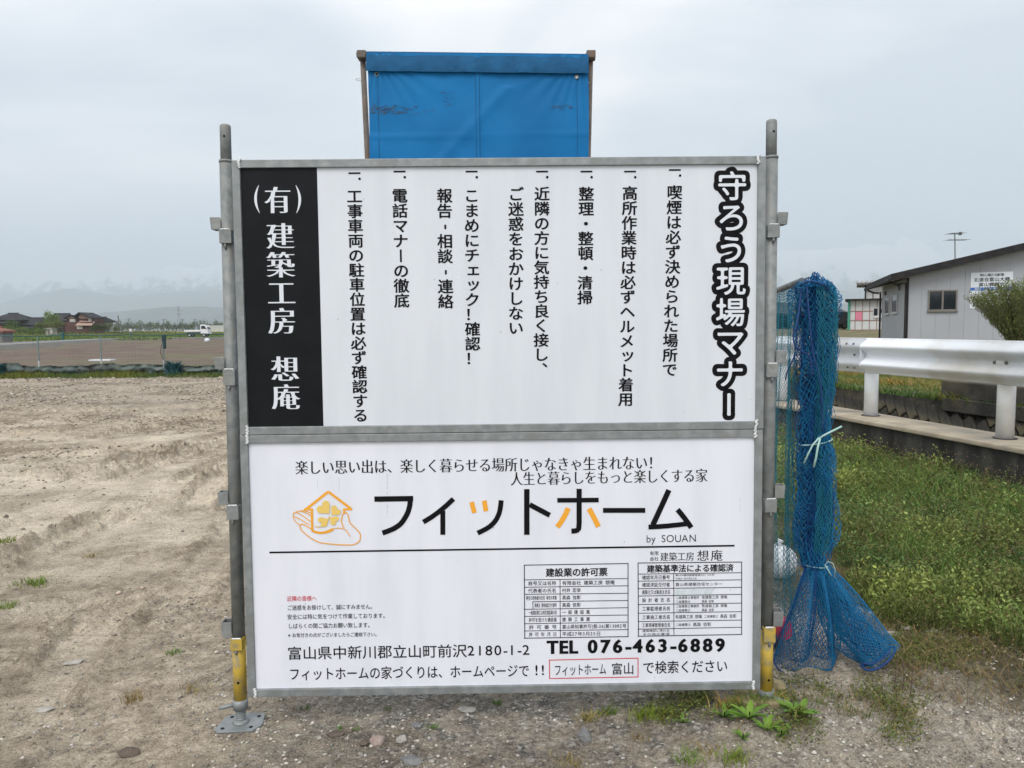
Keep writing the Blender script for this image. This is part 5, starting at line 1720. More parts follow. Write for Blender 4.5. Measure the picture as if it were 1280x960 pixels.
# house with a corrugated roof behind the hut
DU = 75.0
ob = atY(1081, 412, DU)
up = thing('pale_house', 'pale two-storey house with a corrugated roof edge rising behind the hut', 'house', tuple(ob), -R(24))
xa, xb_, zt = 0.0, 9.5, L_(1080, 356, DU, ob).z
MB().box(xa, xb_, 0, 6, 0, zt).obj('wall', M['hut'], up)
MB().box(xa - .8, xb_ + .5, -.9, 6.5, zt + .001, zt + .18).obj('roof', M['soffit'], up)
for k in range(27):
    xx = xa - .75 + .42 * k
    MB().tube([(xx, -.98, zt + .27), (xx, 6.4, zt + .5)], .13, 8).obj('roof_corrugation', M['silver'] if k % 1 == 0 else M['hut'], up)
a_, b2 = L_(1091, 366.5, DU, ob), L_(1103, 373, DU, ob)
fr_ = MB().box(a_.x - .08, b2.x + .5, -.06, -.001, b2.z - .08, a_.z + .08).obj('window', M['clad_dark'], up)
MB().box(a_.x, a_.x + .55, -.075, -.061, b2.z, a_.z).obj('pane', M['silver'], fr_)
MB().box(a_.x + .65, b2.x + .4, -.075, -.061, b2.z, a_.z).obj('pane', M['silver'], fr_)
MB().tube([(xa - .02, -.07, 0), (xa - .02, -.07, zt)], .08, 6).obj('downpipe', M['clad_dark'], up)

# dark roofed garage with a car, seen left of the hut and through the net
DG = 66.0
ob = atY(1010, 411, DG)
M['dark_roof'] = mat('dark_grey_roof', (0.028, 0.028, 0.032), (0.045, 0.045, 0.05), scale=1.5, rough=.7)
ga = thing('garage', 'open-fronted garage with a dark roof left of the white hut', 'garage', tuple(ob))
x0, x1 = L_(968, 411, DG, ob).x - 1, L_(1056.5, 411, DG, ob).x
z0, z1 = L_(1050, 393, DG, ob).z, L_(1050, 378, DG, ob).z
v = [(x0 - .2, -.6, z0), (x1 + .05, -.6, z0), (x1 - .1, 4, z1), (x0, 4, z1), (x0 - .2, -.6, z0 + .14), (x1 + .05, -.6, z0 + .14), (x1 - .1, 4, z1 + .14), (x0, 4, z1 + .14)]
mesh_obj('roof', v, [(0, 3, 2, 1), (4, 5, 6, 7), (0, 1, 5, 4), (1, 2, 6, 5), (2, 3, 7, 6), (3, 0, 4, 7)], M['dark_roof'], ga)
MB().box(x0, x1 - .2, 3.9, 4.1, 0, z1 - .1).obj('back_wall', M['dark_roof'], ga)
MB().box(x1 - .35, x1 - .2, 0, 3.9, 0, z0 - .02).obj('side_wall', M['dark_roof'], ga)
MB().box(x0, x0 + .15, 0, 3.9, 0, z0 - .02).obj('side_wall', M['dark_roof'], ga)
for k in range(1, 3): MB().box(x0 + (x1 - x0) * k / 3, x0 + (x1 - x0) * k / 3 + .15, -.4, -.2, 0, z0 - .01).obj('front_post', M['soffit'], ga)
for k in range(3): MB().box(x1 - 1.15 + .35 * k, x1 - .95 + .35 * k, -.15, -.1, z0 - .28, z0 - .10).obj('shelf_box', M['hut'], ga)
M['car_paint'] = mat('dark_car_paint', (0.012, 0.012, 0.014), (0.016, 0.016, 0.018), scale=2, rough=.2, spec=.7)
M['tyre'] = mat('tyre_rubber', (0.015, 0.015, 0.015), (0.025, 0.025, 0.025), scale=10, rough=.9)
M['van_paint'] = mat('pale_car_paint', (0.55, 0.56, 0.57), (0.6, 0.6, 0.6), scale=2, rough=.3)
def wheel(par, x, y, r_, w_):
    t = MB().tube([(x, y - w_ / 2, r_), (x, y + w_ / 2, r_)], r_, 18).obj('wheel', M['tyre'], par, smooth=True)
    MB().tube([(x, y - w_ / 2 - .012, r_), (x, y + w_ / 2 + .012, r_)], r_ * .55, 14).obj('rim', M['silver'], t, smooth=True)
pc = atY(1050, 410, DG - 3.5)
carz = L_(1050, 411.5, DG - 3.5, Vector((0, 0, 0))).z
car = thing('parked_car', 'dark car with a pale front parked at the garage beside the hut', 'car', (pc.x - .55, pc.y, carz), R(180))
prof = [(-1.9, .35), (-1.85, .85), (-1.35, .95), (-.75, 1.42), (.55, 1.45), (1.15, .98), (1.8, .88), (1.95, .6), (1.9, .32)]
MB().prism(prof, -.8, .8).obj('body', M['car_paint'], car, bevel=.06)
for s in (-1, 1):
    MB().prism([(-1.1, 1.0), (-.68, 1.36), (.5, 1.39), (.95, 1.0)], s * .805 - .008, s * .805 + .008).obj('side_window', M['glass'], car)
    for x in (-1.2, 1.2): wheel(car, x, s * .72, .30, .2)
    MB().box(-1.93, -1.86, s * .6 - .15, s * .6 + .15, .66, .8).obj('headlight', M['silver'], car)
MB().box(-1.98, -1.88, -.75, .75, .34, .55).obj('bumper', M['van_paint'], car, bevel=.03)
# grassy bank ahead of the hut
n_ = 90
v, f = [], []
for i in range(n_):
    for j, (D, z) in enumerate(((31, .36), (36, .62), (44, .80), (54, .92), (90, .98))):
        px_ = 900 + i * 7.0
        P = atY(px_, 400, D)
        v.append((P.x, D, z + float(fbm(np.array([P.x]), np.array([D * 1.0]), 3, 3, 8.)[0]) * .18))
for i in range(n_ - 1):
    for j in range(4):
        k = i * 5 + j
        f.append((k, k + 5, k + 6, k + 1))
M['bank_far'] = mat('brown_green_bank', (0.15, 0.105, 0.05), (0.085, 0.10, 0.035), scale=.9, rough=.95, bump=.5, bscale=8, c3=(.20, .17, .10), scale3=.5)
tag(mesh_obj('bank', v, f, M['bank_far'], smooth=True), kind='structure')

# ================================================================ the blue net
M['net'] = mat('blue_net_cord', (0.004, 0.165, 0.38), (0.008, 0.23, 0.48), scale=12, rough=.7, trans=.3)
M['net_teal'] = mat('teal_net_cord', (0.01, 0.19, 0.27), (0.015, 0.25, 0.34), scale=10, rough=.7, trans=.3)
M['net_dark'] = mat('shaded_net_cord', (0.003, 0.065, 0.23), (0.005, 0.10, 0.32), scale=12, rough=.7, trans=.2)  # same cord darkened, so shade inside the folds is put into the colour
M['rope'] = mat('blue_border_rope', (0.002, 0.030, 0.13), (0.004, 0.05, 0.19), scale=40, rough=.7, bump=.3)
M['cord'] = mat('pale_mint_cord', (0.30, 0.50, 0.46), (0.38, 0.58, 0.54), scale=30, rough=.7)
M['pipe'] = mat('dull_pipe', (0.12, 0.13, 0.13), (0.20, 0.21, 0.21), scale=12, rough=.5, metal=.4)
def net_mesh(S, nu, nv, r_, name, matl, parent, wrap=False, hexy=True, jit=.0):
    """diamond net on a surface S(u,v)->(n,3); strands are three-sided cords"""
    uu, vv = [], []
    I, J = np.meshgrid(np.arange(nu), np.arange(nv), indexing='ij')
    U = (I + .5 * (J % 2)) / nu
    V = J / (nv - 1)
    if jit:
        U = U + rng.normal(size=U.shape) * jit / nu
        V = V + rng.normal(size=V.shape) * jit / nv
    P = S(U.ravel(), V.ravel()).reshape(nu, nv, 3)
    segs = []
    for j in range(nv - 1):
        i = np.arange(nu)
        i2 = i + (1 if j % 2 else 0)
        if wrap:
            segs.append((P[i, j], P[i2 % nu, j + 1]))
            i3 = (i + (0 if j % 2 else -1)) % nu
            segs.append((P[i, j], P[i3, j + 1]))
        else:
            k = i2 < nu
            segs.append((P[i[k], j], P[i2[k], j + 1]))
            i3 = i + (0 if j % 2 else -1)
            k = i3 >= 0
            segs.append((P[i[k], j], P[i3[k], j + 1]))
    A = np.concatenate([a for a, b in segs]); B = np.concatenate([b for a, b in segs])
    d = B - A
    ln = np.linalg.norm(d, axis=1)
    k = (ln > 1e-5) & (ln < .12)
    A, B, d, ln = A[k], B[k], d[k], ln[k]
    d = d / ln[:, None]
    A = A - d * r_ * .5; B = B + d * r_ * .5
    ref = np.array([[.3, 1, .2]])
    u = np.cross(d, ref); u /= np.linalg.norm(u, axis=1)[:, None] + 1e-9
    w = np.cross(d, u)
    Vs = []
    for E_ in (A, B):
        for q in range(3):
            a = q * 2.0944
            Vs.append(E_ + (u * math.cos(a) + w * math.sin(a)) * r_)
    Vs = np.stack(Vs, 1)
    F_ = np.array([(0, 1, 4, 3), (1, 2, 5, 4), (2, 0, 3, 5)])
    F_ = (F_[None] + (np.arange(len(A)) * 6)[:, None, None]).reshape(-1, 4)
    return mesh_obj(name, Vs.reshape(-1, 3), F_, matl, parent)
YN = 3.08
PA = atY(1003, 351, YN)               # near end of the carrying pipe
PBf = PA + Vector((.30, 1.95, .02))
PBf = hit(968, 364, PA, Vector((0, 0, 1)).cross(Vector((1, 0, 0)))) if False else PBf
# aim the pipe so that it passes the sight point seen beside the post
q = ray(967, 364.5)
tY = (PA.z - EYE) / q.z if abs(q.z) > 1e-6 else 4
Pm = CAM + q * tY
dirp = (Pm - PA).normalized()
PBf = PA + dirp * 2.2
net = thing('bird_net', 'blue net gathered into a hanging bundle tied twice with mint cord right of the boards', 'net', (PA.x, PA.y, 0))
NO = Vector((PA.x, PA.y, 0))
npipe = thing('net_pipe', 'thin grey pipe carrying the blue net behind the right post', 'pipe', (PA.x, PA.y, 0))
MB().tube([PA - dirp * -.01 - NO, PBf - NO], .0135, 12).obj('carrying_pipe', M['pipe'], npipe, smooth=True)
MB().tube([PBf - NO, Vector((PBf.x, PBf.y, -.05)) - NO], .0135, 12).obj('support_pipe', M['pipe'], npipe, smooth=True)
nA = np.array([0, 0, PA.z]); nD = np.array(dirp); Lp = 2.2
side = np.array([nD[1], -nD[0], 0])
# curtain hanging from the pipe
def S_curtain(u, v):
    s = .0 + u * Lp
    z = PA.z * (1 - v) + .03 * v
    w_ = .030 * np.sin(s * 16 + v * 3) * v + .02 * np.sin(s * 41 + 1) * v + .05 * v * np.sin(s * 5)
    x = nD[0] * s + side[0] * w_
    y = nD[1] * s + side[1] * w_
    sag = .04 * np.sin(v * 3.1) * np.exp(-s / .3)
    return np.stack([x - .02 * v + sag * -1, y, z + nD[2] * s * (1 - v) - .0 * v - .012 * np.abs(np.sin(s * 8)) * (1 - v) ** 4], 1)
net_mesh(S_curtain, 92, 118, .00085, 'netting', M['net_teal'], net, jit=.12)['kind'] = 'stuff'
# bundle: several folded layers round a common axis
def prof_r(z):
    zs = [0.43, .50, .62, .76, .90, .955, .99, 1.06, 1.2, 1.35, 1.46, 1.53, 1.565, 1.582, 1.592]
    rs = [.050, .060, .076, .082, .070, .058, .062, .065, .069, .073, .078, .081, .074, .058, .045]
    return np.interp(z, zs, rs)
def axis_x(z):
    zs = [0.0, .45, .7, .95, 1.2, 1.4, 1.62]
    px_ = [1012, 1019, 1022, 1018, 1019, 1018, 1015]
    return np.interp(z, zs, [(atY(p_, 500, YN) - NO).x for p_ in px_])
def S_bundle(k, scale, phase, z0=.43, z1=1.592, amp=.3):
    def S(u, v):
        z = z1 + (z0 - z1) * v
        a = u * 2 * math.pi
        fold = 1 + amp * np.sin(a * k + phase + 3 * v) + .16 * np.sin(a * (2 * k + 1) + 11 * v + phase) + .10 * np.sin(a * 2 + 17 * v + phase * 2)
        r_ = prof_r(z) * scale * fold * (1 + .12 * np.sin(v * 23 + phase))
        bump_ = .016 * np.sin(z * 31 + a * 2) + .012 * np.sin(a * 3 + phase)
        return np.stack([axis_x(z) + np.cos(a) * r_, np.sin(a) * r_ * .8, z + bump_], 1)
    return S
net_mesh(S_bundle(5, .92, 0, amp=.18), 30, 100, .0016, 'netting', M['net'], net, wrap=True, jit=.16)['kind'] = 'stuff'
net_mesh(S_bundle(7, .72, 1.3, amp=.25), 34, 104, .0014, 'netting', M['net_dark'], net, wrap=True, jit=.2)['kind'] = 'stuff'
net_mesh(S_bundle(4, .48, 2.6, amp=.35), 30, 100, .0015, 'netting', M['net_dark'], net, wrap=True, jit=.2)['kind'] = 'stuff'
net_mesh(S_bundle(3, .26, .6, amp=.4), 24, 90, .0016, 'netting', M['net_dark'], net, wrap=True, jit=.2)['kind'] = 'stuff'
def S_loose(u, v):           # loose outer fold at the right side
    z = 1.57 + (.50 - 1.57) * v
    a = -1.9 + u * 2.6
    r_ = prof_r(z) * (.90 + .16 * np.sin(v * 6.5 + .4)) * (1 + .1 * np.sin(a * 6 + v * 9))
    return np.stack([axis_x(z) + np.cos(a) * r_, np.sin(a) * r_, z], 1)
net_mesh(S_loose, 18, 96, .0012, 'netting', M['net_teal'], net, jit=.18)['kind'] = 'stuff'
# skirt below the lower tie: left part down to the ground
def W(px, py, y): 
    P = atY(px, py, y) - NO
    return np.array(P)
tie2 = W(1019, 706, YN)
skl = [W(966, 822, YN), W(975, 838, YN - .03), W(1003, 848, YN - .03), W(1030, 853, YN - .03), W(1046, 846, YN), W(1050, 800, YN + .05)]
def S_skirt(amp, ph, back=0.0):
    B_ = np.array(skl)
    def S(u, v):
        s = u * (len(B_) - 1)
        i0 = np.clip(s.astype(int), 0, len(B_) - 2); t = (s - i0)[:, None]
        b_ = B_[i0] * (1 - t) + B_[i0 + 1] * t
        top = tie2[None] + np.stack([(u - .5) * .075, -.03 * np.sin(u * 3.14), 0 * u], 1)
        P = top + (b_ - top) * (v[:, None] ** np.array([[.8, 1, 1]]))
        f_ = amp * np.sin(u * 17 + ph) * np.sin(v * 2.6)
        P[:, 1] += f_ - .03 * np.sin(v * 3.14) + back * v
        P[:, 2] = np.maximum(P[:, 2], .012)
        return P
    return S
net_mesh(S_skirt(.03, 0), 30, 32, .0014, 'netting', M['net'], net, jit=.12)['kind'] = 'stuff'
net_mesh(S_skirt(.04, 4, .10), 34, 36, .0012, 'netting', M['net_dark'], net, jit=.2)['kind'] = 'stuff'
# tail: a tube flaring to the right and lying on the ground
tail = [W(1019, 706, YN), W(1036, 735, YN), W(1052, 765, YN - .0), W(1068, 790, YN - .02), W(1084, 806, YN - .04), W(1100, 818, YN - .06)]
tw = [.038, .062, .085, .092, .085, .080]
def S_tail(sc, ph, zf=1.0):
    T_ = np.array(tail)
    def S(u, v):
        s = v * (len(T_) - 1)
        i0 = np.clip(s.astype(int), 0, len(T_) - 2); t = (s - i0)[:, None]
        c_ = T_[i0] * (1 - t) + T_[i0 + 1] * t
        r_ = np.interp(s, range(len(tw)), tw) * sc
        a = u * 2 * math.pi
        dx, dz = .64, -.77 
        nx, nz_ = .80, .60
        rr = r_ * (1 + .16 * np.sin(a * 4 + ph + v * 4))
        P = c_ + np.stack([nx * np.cos(a) * rr, np.sin(a) * rr * .7, nz_ * np.cos(a) * rr], 1)
        P[:, 2] = np.maximum(P[:, 2], .014 + .006 * np.sin(a * 5))
        return P
    return S
net_mesh(S_tail(1, 0), 38, 34, .0013, 'netting', M['net'], net, wrap=True, jit=.14)['kind'] = 'stuff'
net_mesh(S_tail(.72, 2), 34, 30, .0013, 'netting', M['net'], net, wrap=True, jit=.2)['kind'] = 'stuff'
net_mesh(S_tail(.45, 1), 26, 26, .0013, 'netting', M['net_dark'], net, wrap=True, jit=.2)['kind'] = 'stuff'
# border ropes
def rope(pts, r_=.0042, label=None, n=7):
    Q = []
    P = [Vector(p) for p in pts]
    for i in range(len(P) - 1):
        a, b_, c_, d_ = P[max(i - 1, 0)], P[i], P[i + 1], P[min(i + 2, len(P) - 1)]
        for k in range(6):
            t = k / 6
            Q.append(.5 * ((2 * b_) + (c_ - a) * t + (2 * a - 5 * b_ + 4 * c_ - d_) * t * t + (3 * b_ - a - 3 * c_ + d_) * t ** 3))
    Q.append(P[-1])
    return MB().tube(Q, r_, n).obj('border_rope', M['rope'], net, smooth=True)
rope([W(966, 822, YN - .02), W(975, 838, YN - .05), W(1003, 848, YN - .05), W(1030, 853, YN - .05), W(1044, 848, YN - .03), W(1048, 836, YN)], .0036)
rope([W(1076, 832, YN - .10), W(1086, 838, YN - .12), W(1100, 834, YN - .13), W(1112, 824, YN - .12), W(1118, 814, YN - .10), W(1116, 808, YN - .08), W(1104, 818, YN - .04), W(1088, 830, YN - .05), W(1076, 832, YN - .10)], .0050)
rope([W(1078, 829, YN - .11), W(1092, 829, YN - .13), W(1106, 820, YN - .13), W(1113, 811, YN - .11)], .0036)
rope([W(1000, 357, YN - .06), W(1010, 352, YN - .08), W(1022, 353, YN - .09), W(1032, 358, YN - .08), W(1036, 366, YN - .06), W(1031, 376, YN - .05)], .0040)
rope([W(1002, 360, YN - .05), W(997, 400, YN - .09), W(992, 418, YN - .1), W(994, 432, YN - .1), W(1003, 440, YN - .1), W(1012, 446, YN - .09), W(1016, 470, YN - .09)], .0036)
rope([W(1008, 356, YN - .08), W(1012, 400, YN - .10), W(1016, 440, YN - .10), W(1026, 480, YN - .1), W(1028, 540, YN - .07)], .0030)
rope([W(996, 400, YN - .06), W(994, 440, YN - .07), W(984, 465, YN - .05), W(982, 475, YN - .02)], .0026)
# ragged loops standing up at the top
for k in range(26):
    px_ = 997 + 44 * rng.random(); py_ = 352 + 8 * abs(px_ - 1018) / 22 * rng.random() + rng.random() * 3
    pts = []
    for t in range(9):
        a = t * .785
        pts.append(W(px_ + 3.2 * math.cos(a + k), py_ + 3.4 * math.sin(a + k), YN - .07 + .1 * rng.random() * 0 + .02 * math.sin(a)))
    MB().tube([tuple(p) for p in pts], .0012, 4).obj('net_loop', M['net'], net)
# loose strands pulled out of the folds
for k in range(46):
    zz_ = .5 + 1.08 * rng.random(); a0 = -3.1 + 3.1 * rng.random(); r0 = float(prof_r(zz_)) * (.95 + .15 * rng.random())
    pts = []
    for t in range(8):
        a = a0 + .22 * t * (1 if k % 2 else -1) * rng.random()
        z_ = zz_ - t * .018 * (1 + rng.random())
        r_ = r0 * (1 + .18 * math.sin(t * .9))
        pts.append((float(axis_x(z_)) + math.cos(a) * r_, math.sin(a) * r_ * .85, z_))
    MB().tube(pts, .0010 + .0006 * rng.random(), 4).obj('loose_strand', M['net'] if k % 3 else M['net_dark'], net)
# tie cords
def cord(pts, r_=.0028, nm='tie_cord'):
    return MB().tube([tuple(p) for p in pts], r_, 6).obj(nm, M['cord'], net, smooth=True)
def ring(cx_, py, rx, y_, tilt=0):
    c_ = W(cx_, py, y_)
    return [(c_[0] + rx * math.cos(a * .35), c_[1] + rx * .85 * math.sin(a * .35), c_[2] + tilt * math.cos(a * .35)) for a in range(19)]
cord(ring(1019, 552, .064, YN, .012), .0028)
cord([W(1024, 547, YN - .075), W(1016, 556, YN - .08), W(1010, 568, YN - .08), W(1005, 579, YN - .075)], .0034)
cord([W(1025, 548, YN - .075), W(1022, 560, YN - .085), W(1020, 572, YN - .085), W(1017, 584, YN - .08)], .0042)
cord([W(1022, 549, YN - .07), W(1032, 543, YN - .08), W(1042, 538, YN - .08), W(1052, 533, YN - .075)], .0042)
cord(ring(1019, 706, .048, YN, -.004), .0022)
cord([W(1031, 706, YN - .05), W(1035, 702, YN - .055), W(1041, 704, YN - .055), W(1044, 712, YN - .05), W(1043, 722, YN - .045)], .0018)
cord([W(1031, 706, YN - .05), W(1036, 714, YN - .055), W(1039, 720, YN - .055)], .0024)

# white sack and red box behind the net
M['sack'] = mat('white_plastic_sack', (0.62, 0.66, 0.70), (0.70, 0.73, 0.76), scale=5, rough=.4, bump=.3, bscale=16)
P = gnd(977, 722)
sk = thing('plastic_sack', 'round white plastic sack lying behind the hanging net', 'sack', (P.x - .02, P.y, 0))
bm = bmesh.new(); bmesh.ops.create_uvsphere(bm, u_segments=32, v_segments=20, radius=1)
for q in bm.verts:
    a = math.atan2(q.co.y, q.co.x)
    k = 1 + .05 * math.sin(a * 7 + q.co.z * 3) * (1 - abs(q.co.z)) + .06 * math.sin(a * 3)
    q.co = Vector((q.co.x * .105 * k, q.co.y * .10 * k, max(q.co.z, -.82) * .098 + .09))
me = bpy.data.meshes.new('sack_body'); bm.to_mesh(me); bm.free(); me.materials.append(M['sack'])
for p_ in me.polygons: p_.use_smooth = True
o = bpy.data.objects.new('sack_body', me); COL.objects.link(o); o.parent = sk
MB().tube([(0.0, 0, .185), (.006, .0, .20), (.012, 0, .215)], [.022, .010, .02], 8).obj('sack_knot', M['sack'], sk, smooth=True)
M['red'] = mat('faded_red_plastic', (0.50, 0.03, 0.05), (0.58, 0.05, 0.07), scale=12, rough=.45)
P0 = atY(973, 788, YN + .06)
rb = thing('red_crate', 'red plastic box half wrapped in the net beside the yellow sleeve', 'box', (P0.x, YN + .06, 0))
c_ = W(983, 789, YN + .06)
hzz = atY(983, 775, YN + .05).z
MB().prism([(-.010, hzz - .070), (.03, hzz - .080), (.055, hzz - .055), (.045, hzz - .006), (.02, hzz + .001), (-.012, hzz - .002)], -.03, .05).obj('box_body', M['red'], rb, bevel=.004)
MB().prism([(-.007, hzz - .060), (.02, hzz - .066), (.02, hzz - .012), (-.008, hzz - .012)], -.036, -.0305).obj('box_panel', M['red'], rb, bevel=.002)
MB().box(-.005, .02, -.02, .02, -.02, hzz - .07).obj('box_stake', M['rust_pipe'], rb)
P0 = gnd(972, 860)

# ================================================================ left distance
M['field'] = mat('bare_pinkish_field', (0.095, 0.062, 0.046), (0.155, 0.108, 0.082), scale=.35, rough=.95, bump=.8, bscale=3, c3=(.12, .12, .055), scale3=.09, lo=.3, hi=.7)
def fieldsheet(name, x0, x1, y0, y1, z, amp, mk, nx=160, ny=90, kind='structure', zf=None):
    xs = np.linspace(x0, x1, nx); ys_ = y0 * (y1 / y0) ** np.linspace(0, 1, ny)
    X_, Y_ = np.meshgrid(xs, ys_)
    Z_ = z + fbm(X_, Y_, 2.5, 3, 70.) * amp
    if zf is not None: Z_ = Z_ + zf(X_, Y_)
    id_ = np.arange(nx * ny).reshape(ny, nx)
    q = np.stack([id_[:-1, :-1], id_[:-1, 1:], id_[1:, 1:], id_[1:, :-1]], -1).reshape(-1, 4)
    return tag(mesh_obj(name, np.stack([X_.ravel(), Y_.ravel(), Z_.ravel()], 1), q, M[mk], smooth=True), kind=kind)
fieldsheet('ploughed_field', -110, -4, 25.5, 122, -.02, .26, 'field', zf=lambda x, y: .12 * np.clip((y - 60) / 60, 0, 1))
# lane running away at the left and the farm road crossing behind the field
M['road'] = mat('pale_farm_road', (0.17, 0.175, 0.18), (0.22, 0.22, 0.22), scale=.4, rough=.9)
M['verge'] = mat('dark_verge', (0.07, 0.068, 0.058), (0.13, 0.12, 0.10), scale=1.2, rough=.95, bump=.6, bscale=5)
M['green_field'] = mat('spring_field_green', (0.10, 0.135, 0.03), (0.17, 0.175, 0.055), scale=.05, rough=.95, bump=.4, bscale=2, stretch=(.3, 1, 1))
def strip(name, pts, w0, w1, z0, z1, mk, kind='structure'):
    v, f = [], []
    for i, p in enumerate(pts):
        p = Vector(p)
        d = (Vector(pts[min(i + 1, len(pts) - 1)]) - Vector(pts[max(i - 1, 0)])).normalized()
        n_ = Vector((-d.y, d.x, 0))
        v += [(p.x + n_.x * w0, p.y + n_.y * w0, z0), (p.x + n_.x * w1, p.y + n_.y * w1, z1)]
        if i: f.append((2 * i - 2, 2 * i - 1, 2 * i + 1, 2 * i))
    return tag(mesh_obj(name, v, f, M[mk]), kind=kind)
ZR = .30
lane = [gnd(-160, 438, ZR), gnd(-60, 433.5, ZR), gnd(0, 430, ZR), gnd(50, 427.5, ZR), gnd(95, 425, ZR), gnd(140, 422.9, ZR), gnd(200, 422.0, ZR), gnd(280, 421.2, ZR), gnd(420, 420, ZR)]
lane = [(p.x, p.y, 0) for p in lane]
strip('farm_road', lane, -1.9, 1.9, ZR, ZR, 'road')
strip('road_verge', lane, -1.9, -4.6, ZR - .004, -.1, 'verge')
sheet('green_field', [(-900, 100), (-35, 160), (30, 600), (-900, 600)], .06, M['green_field'])
sheet('left_field', [(-220, 60), (-52, 66), (-75, 150), (-400, 150)], .10, M['green_field'])
# raised fields and low crops so that far strips stand in bands
M['crop'] = leaf_material('far_crop', (0.12, 0.16, 0.03), (0.19, 0.19, 0.055))
def crop_band(x0, x1, y0, y1, h, n_, base, label, zb=.1):
    P_ = np.stack([x0 + (x1 - x0) * rng.random(n_), y0 + (y1 - y0) * rng.random(n_), np.full(n_, zb)], 1)
    b_ = blades(P_, h * (.6 + .6 * rng.random(n_)), np.full(n_, .12 + h * .15), .6, tintc(n_, base, .25, .08))
    return tag(mesh_obj('field_crop', b_[0], b_[1], M['crop'], col=b_[2]), label, 'crop', kind='stuff')
crop_band(-150, 10, 150, 260, .55, 16000, (1.1, 1.0, .8), 'yellow-green crop in the far fields behind the farm road')
crop_band(-120, -45, 100, 150, .3, 6000, (.7, 1.0, .7), 'short green crop left of the farm road')
crop_band(-260, -120, 150, 280, 1.1, 9000, (.62, .8, .6), 'tall green growth in front of the far houses')

# net fence along the lot's far edge
M['fence_net'] = mat('teal_fence_net', (0.02, 0.085, 0.085), (0.03, 0.11, 0.11), scale=1, rough=.8)
M['fence_bunch'] = mat('teal_net_folds', (0.012, 0.085, 0.095), (0.03, 0.13, 0.13), scale=3, rough=.8, trans=.2)
M['fence_post'] = mat('grey_fence_post', (0.33, 0.36, 0.36), (0.42, 0.45, 0.45), scale=8, rough=.6)
YF = 23.6
M['post_teal'] = mat('grey_teal_post', (0.10, 0.17, 0.17), (0.14, 0.21, 0.21), scale=3, rough=.7)
fp = [atY(px, 466, YF).x for px in (49.5, 128.5, 205.5)]
dx_ = (fp[2] - fp[0]) / 2
fen = thing('net_fence', 'low teal net fence on thin posts along the far edge of the bare lot', 'fence', (fp[0], YF, 0))
zt_ = atY(100, 419.3, YF).z
zg = .07
for k in range(-4, 10):
    x = k * dx_
    MB().box(x - .02, x + .02, -.02, .02, 0, zt_ * .40).obj('fence_post', M['fence_post'], fen)
    MB().box(x - .014, x + .014, -.014, .014, zt_ * .4, zt_).obj('post_upper', M['post_teal'], fen)
v, f = [], []
def bar(x0, z0, x1, z1, w_, y=0.0):
    k = len(v)
    if abs(x1 - x0) > abs(z1 - z0): v.extend([(x0, y, z0 - w_), (x1, y, z1 - w_), (x1, y, z1 + w_), (x0, y, z0 + w_)])
    else: v.extend([(x0 - w_, y, z0), (x0 + w_, y, z0), (x1 + w_, y, z1), (x1 - w_, y, z1)])
    f.append((k, k + 1, k + 2, k + 3))
xa_, xb_ = -4 * dx_, 9 * dx_
for k in range(int((xb_ - xa_) / .075)):
    x = xa_ + .075 * k
    bar(x, .05, x + random.gauss(0, .01), zt_, .0015)
for k in range(16): bar(xa_, .05 + k * .08, xb_, .05 + k * .08, .0015, .002)
mesh_obj('netting', v, f, M['fence_net'], fen)['kind'] = 'stuff'
MB().tube([(xa_ + (xb_ - xa_) * k / 60, 0, zt_ + .012 * math.sin(k * 1.3)) for k in range(61)], .018, 6).obj('top_rope', M['fence_net'], fen)
# slack folds of net heaped along the foot
nx_, nz2 = 700, 9
v, f, cc = [], [], []
for i in range(nx_ + 1):
    x = xa_ + (xb_ - xa_) * i / nx_
    top = .33 + .16 * float(fbm(np.array([x]), np.array([0.]), 1.1, 4, 3.)[0])
    for j in range(nz2 + 1):
        t = j / nz2
        nn_ = float(fbm(np.array([x]), np.array([t * .5]), .16, 4, 8.)[0])
        v.append((x, -.05 + .12 * nn_ + .05 * math.sin(t * 9), .03 + top * t + .02 * nn_))
        g_ = .85 + .8 * float(fbm(np.array([x * .5]), np.array([t * .35]), .10, 4, 21.)[0]) + .4 * float(fbm(np.array([x]), np.array([0.]), 2., 2, 4.)[0])
        cc.append((max(.1, g_ * 1.05), max(.1, g_), max(.1, g_)))
        if i and j:
            k = i * (nz2 + 1) + j
            f.append((k - nz2 - 2, k - nz2 - 1, k, k - 1))
M['fence_slack'] = mat('slack_fence_net', (0.07, 0.115, 0.11), (0.13, 0.15, 0.135), scale=5, rough=.9, tint=True, bump=.6, bscale=20, detail=8)
mesh_obj('slack_netting', v, f, M['fence_slack'], fen, smooth=True, col=np.array(cc))
def fence_item(px0, py0, px1, py1, label, mk, name, cat, n_=400):
    a_, b2 = atY(px0, py0, YF - .12), atY(px1, py1, YF - .12)
    P_ = np.stack([a_.x + (b2.x - a_.x) * rng.random(n_), YF - .12 + rng.normal(size=n_) * .05, np.full(n_, b2.z)], 1)
    cx_ = (a_.x + b2.x) / 2
    hh = (a_.z - b2.z) * (1 - .7 * np.abs((P_[:, 0] - cx_) / ((b2.x - a_.x) / 2)) ** 2)
    bb = blades(P_, hh * (.6 + .5 * rng.random(n_)), np.full(n_, .022), .5, tintc(n_, (1, 1, 1), .5, .2), seg=3)
    return tag(mesh_obj(name, bb[0], bb[1], M[mk], col=bb[2]), label, cat)
M['heap'] = mat('blue_green_net_heap', (0.010, 0.060, 0.075), (0.02, 0.085, 0.09), scale=4, rough=.8, tint=True)
fence_item(207, 448, 227, 468, 'rolled blue-green net heaped against the fence post with the tape', 'heap', 'net_heap', 'net heap')
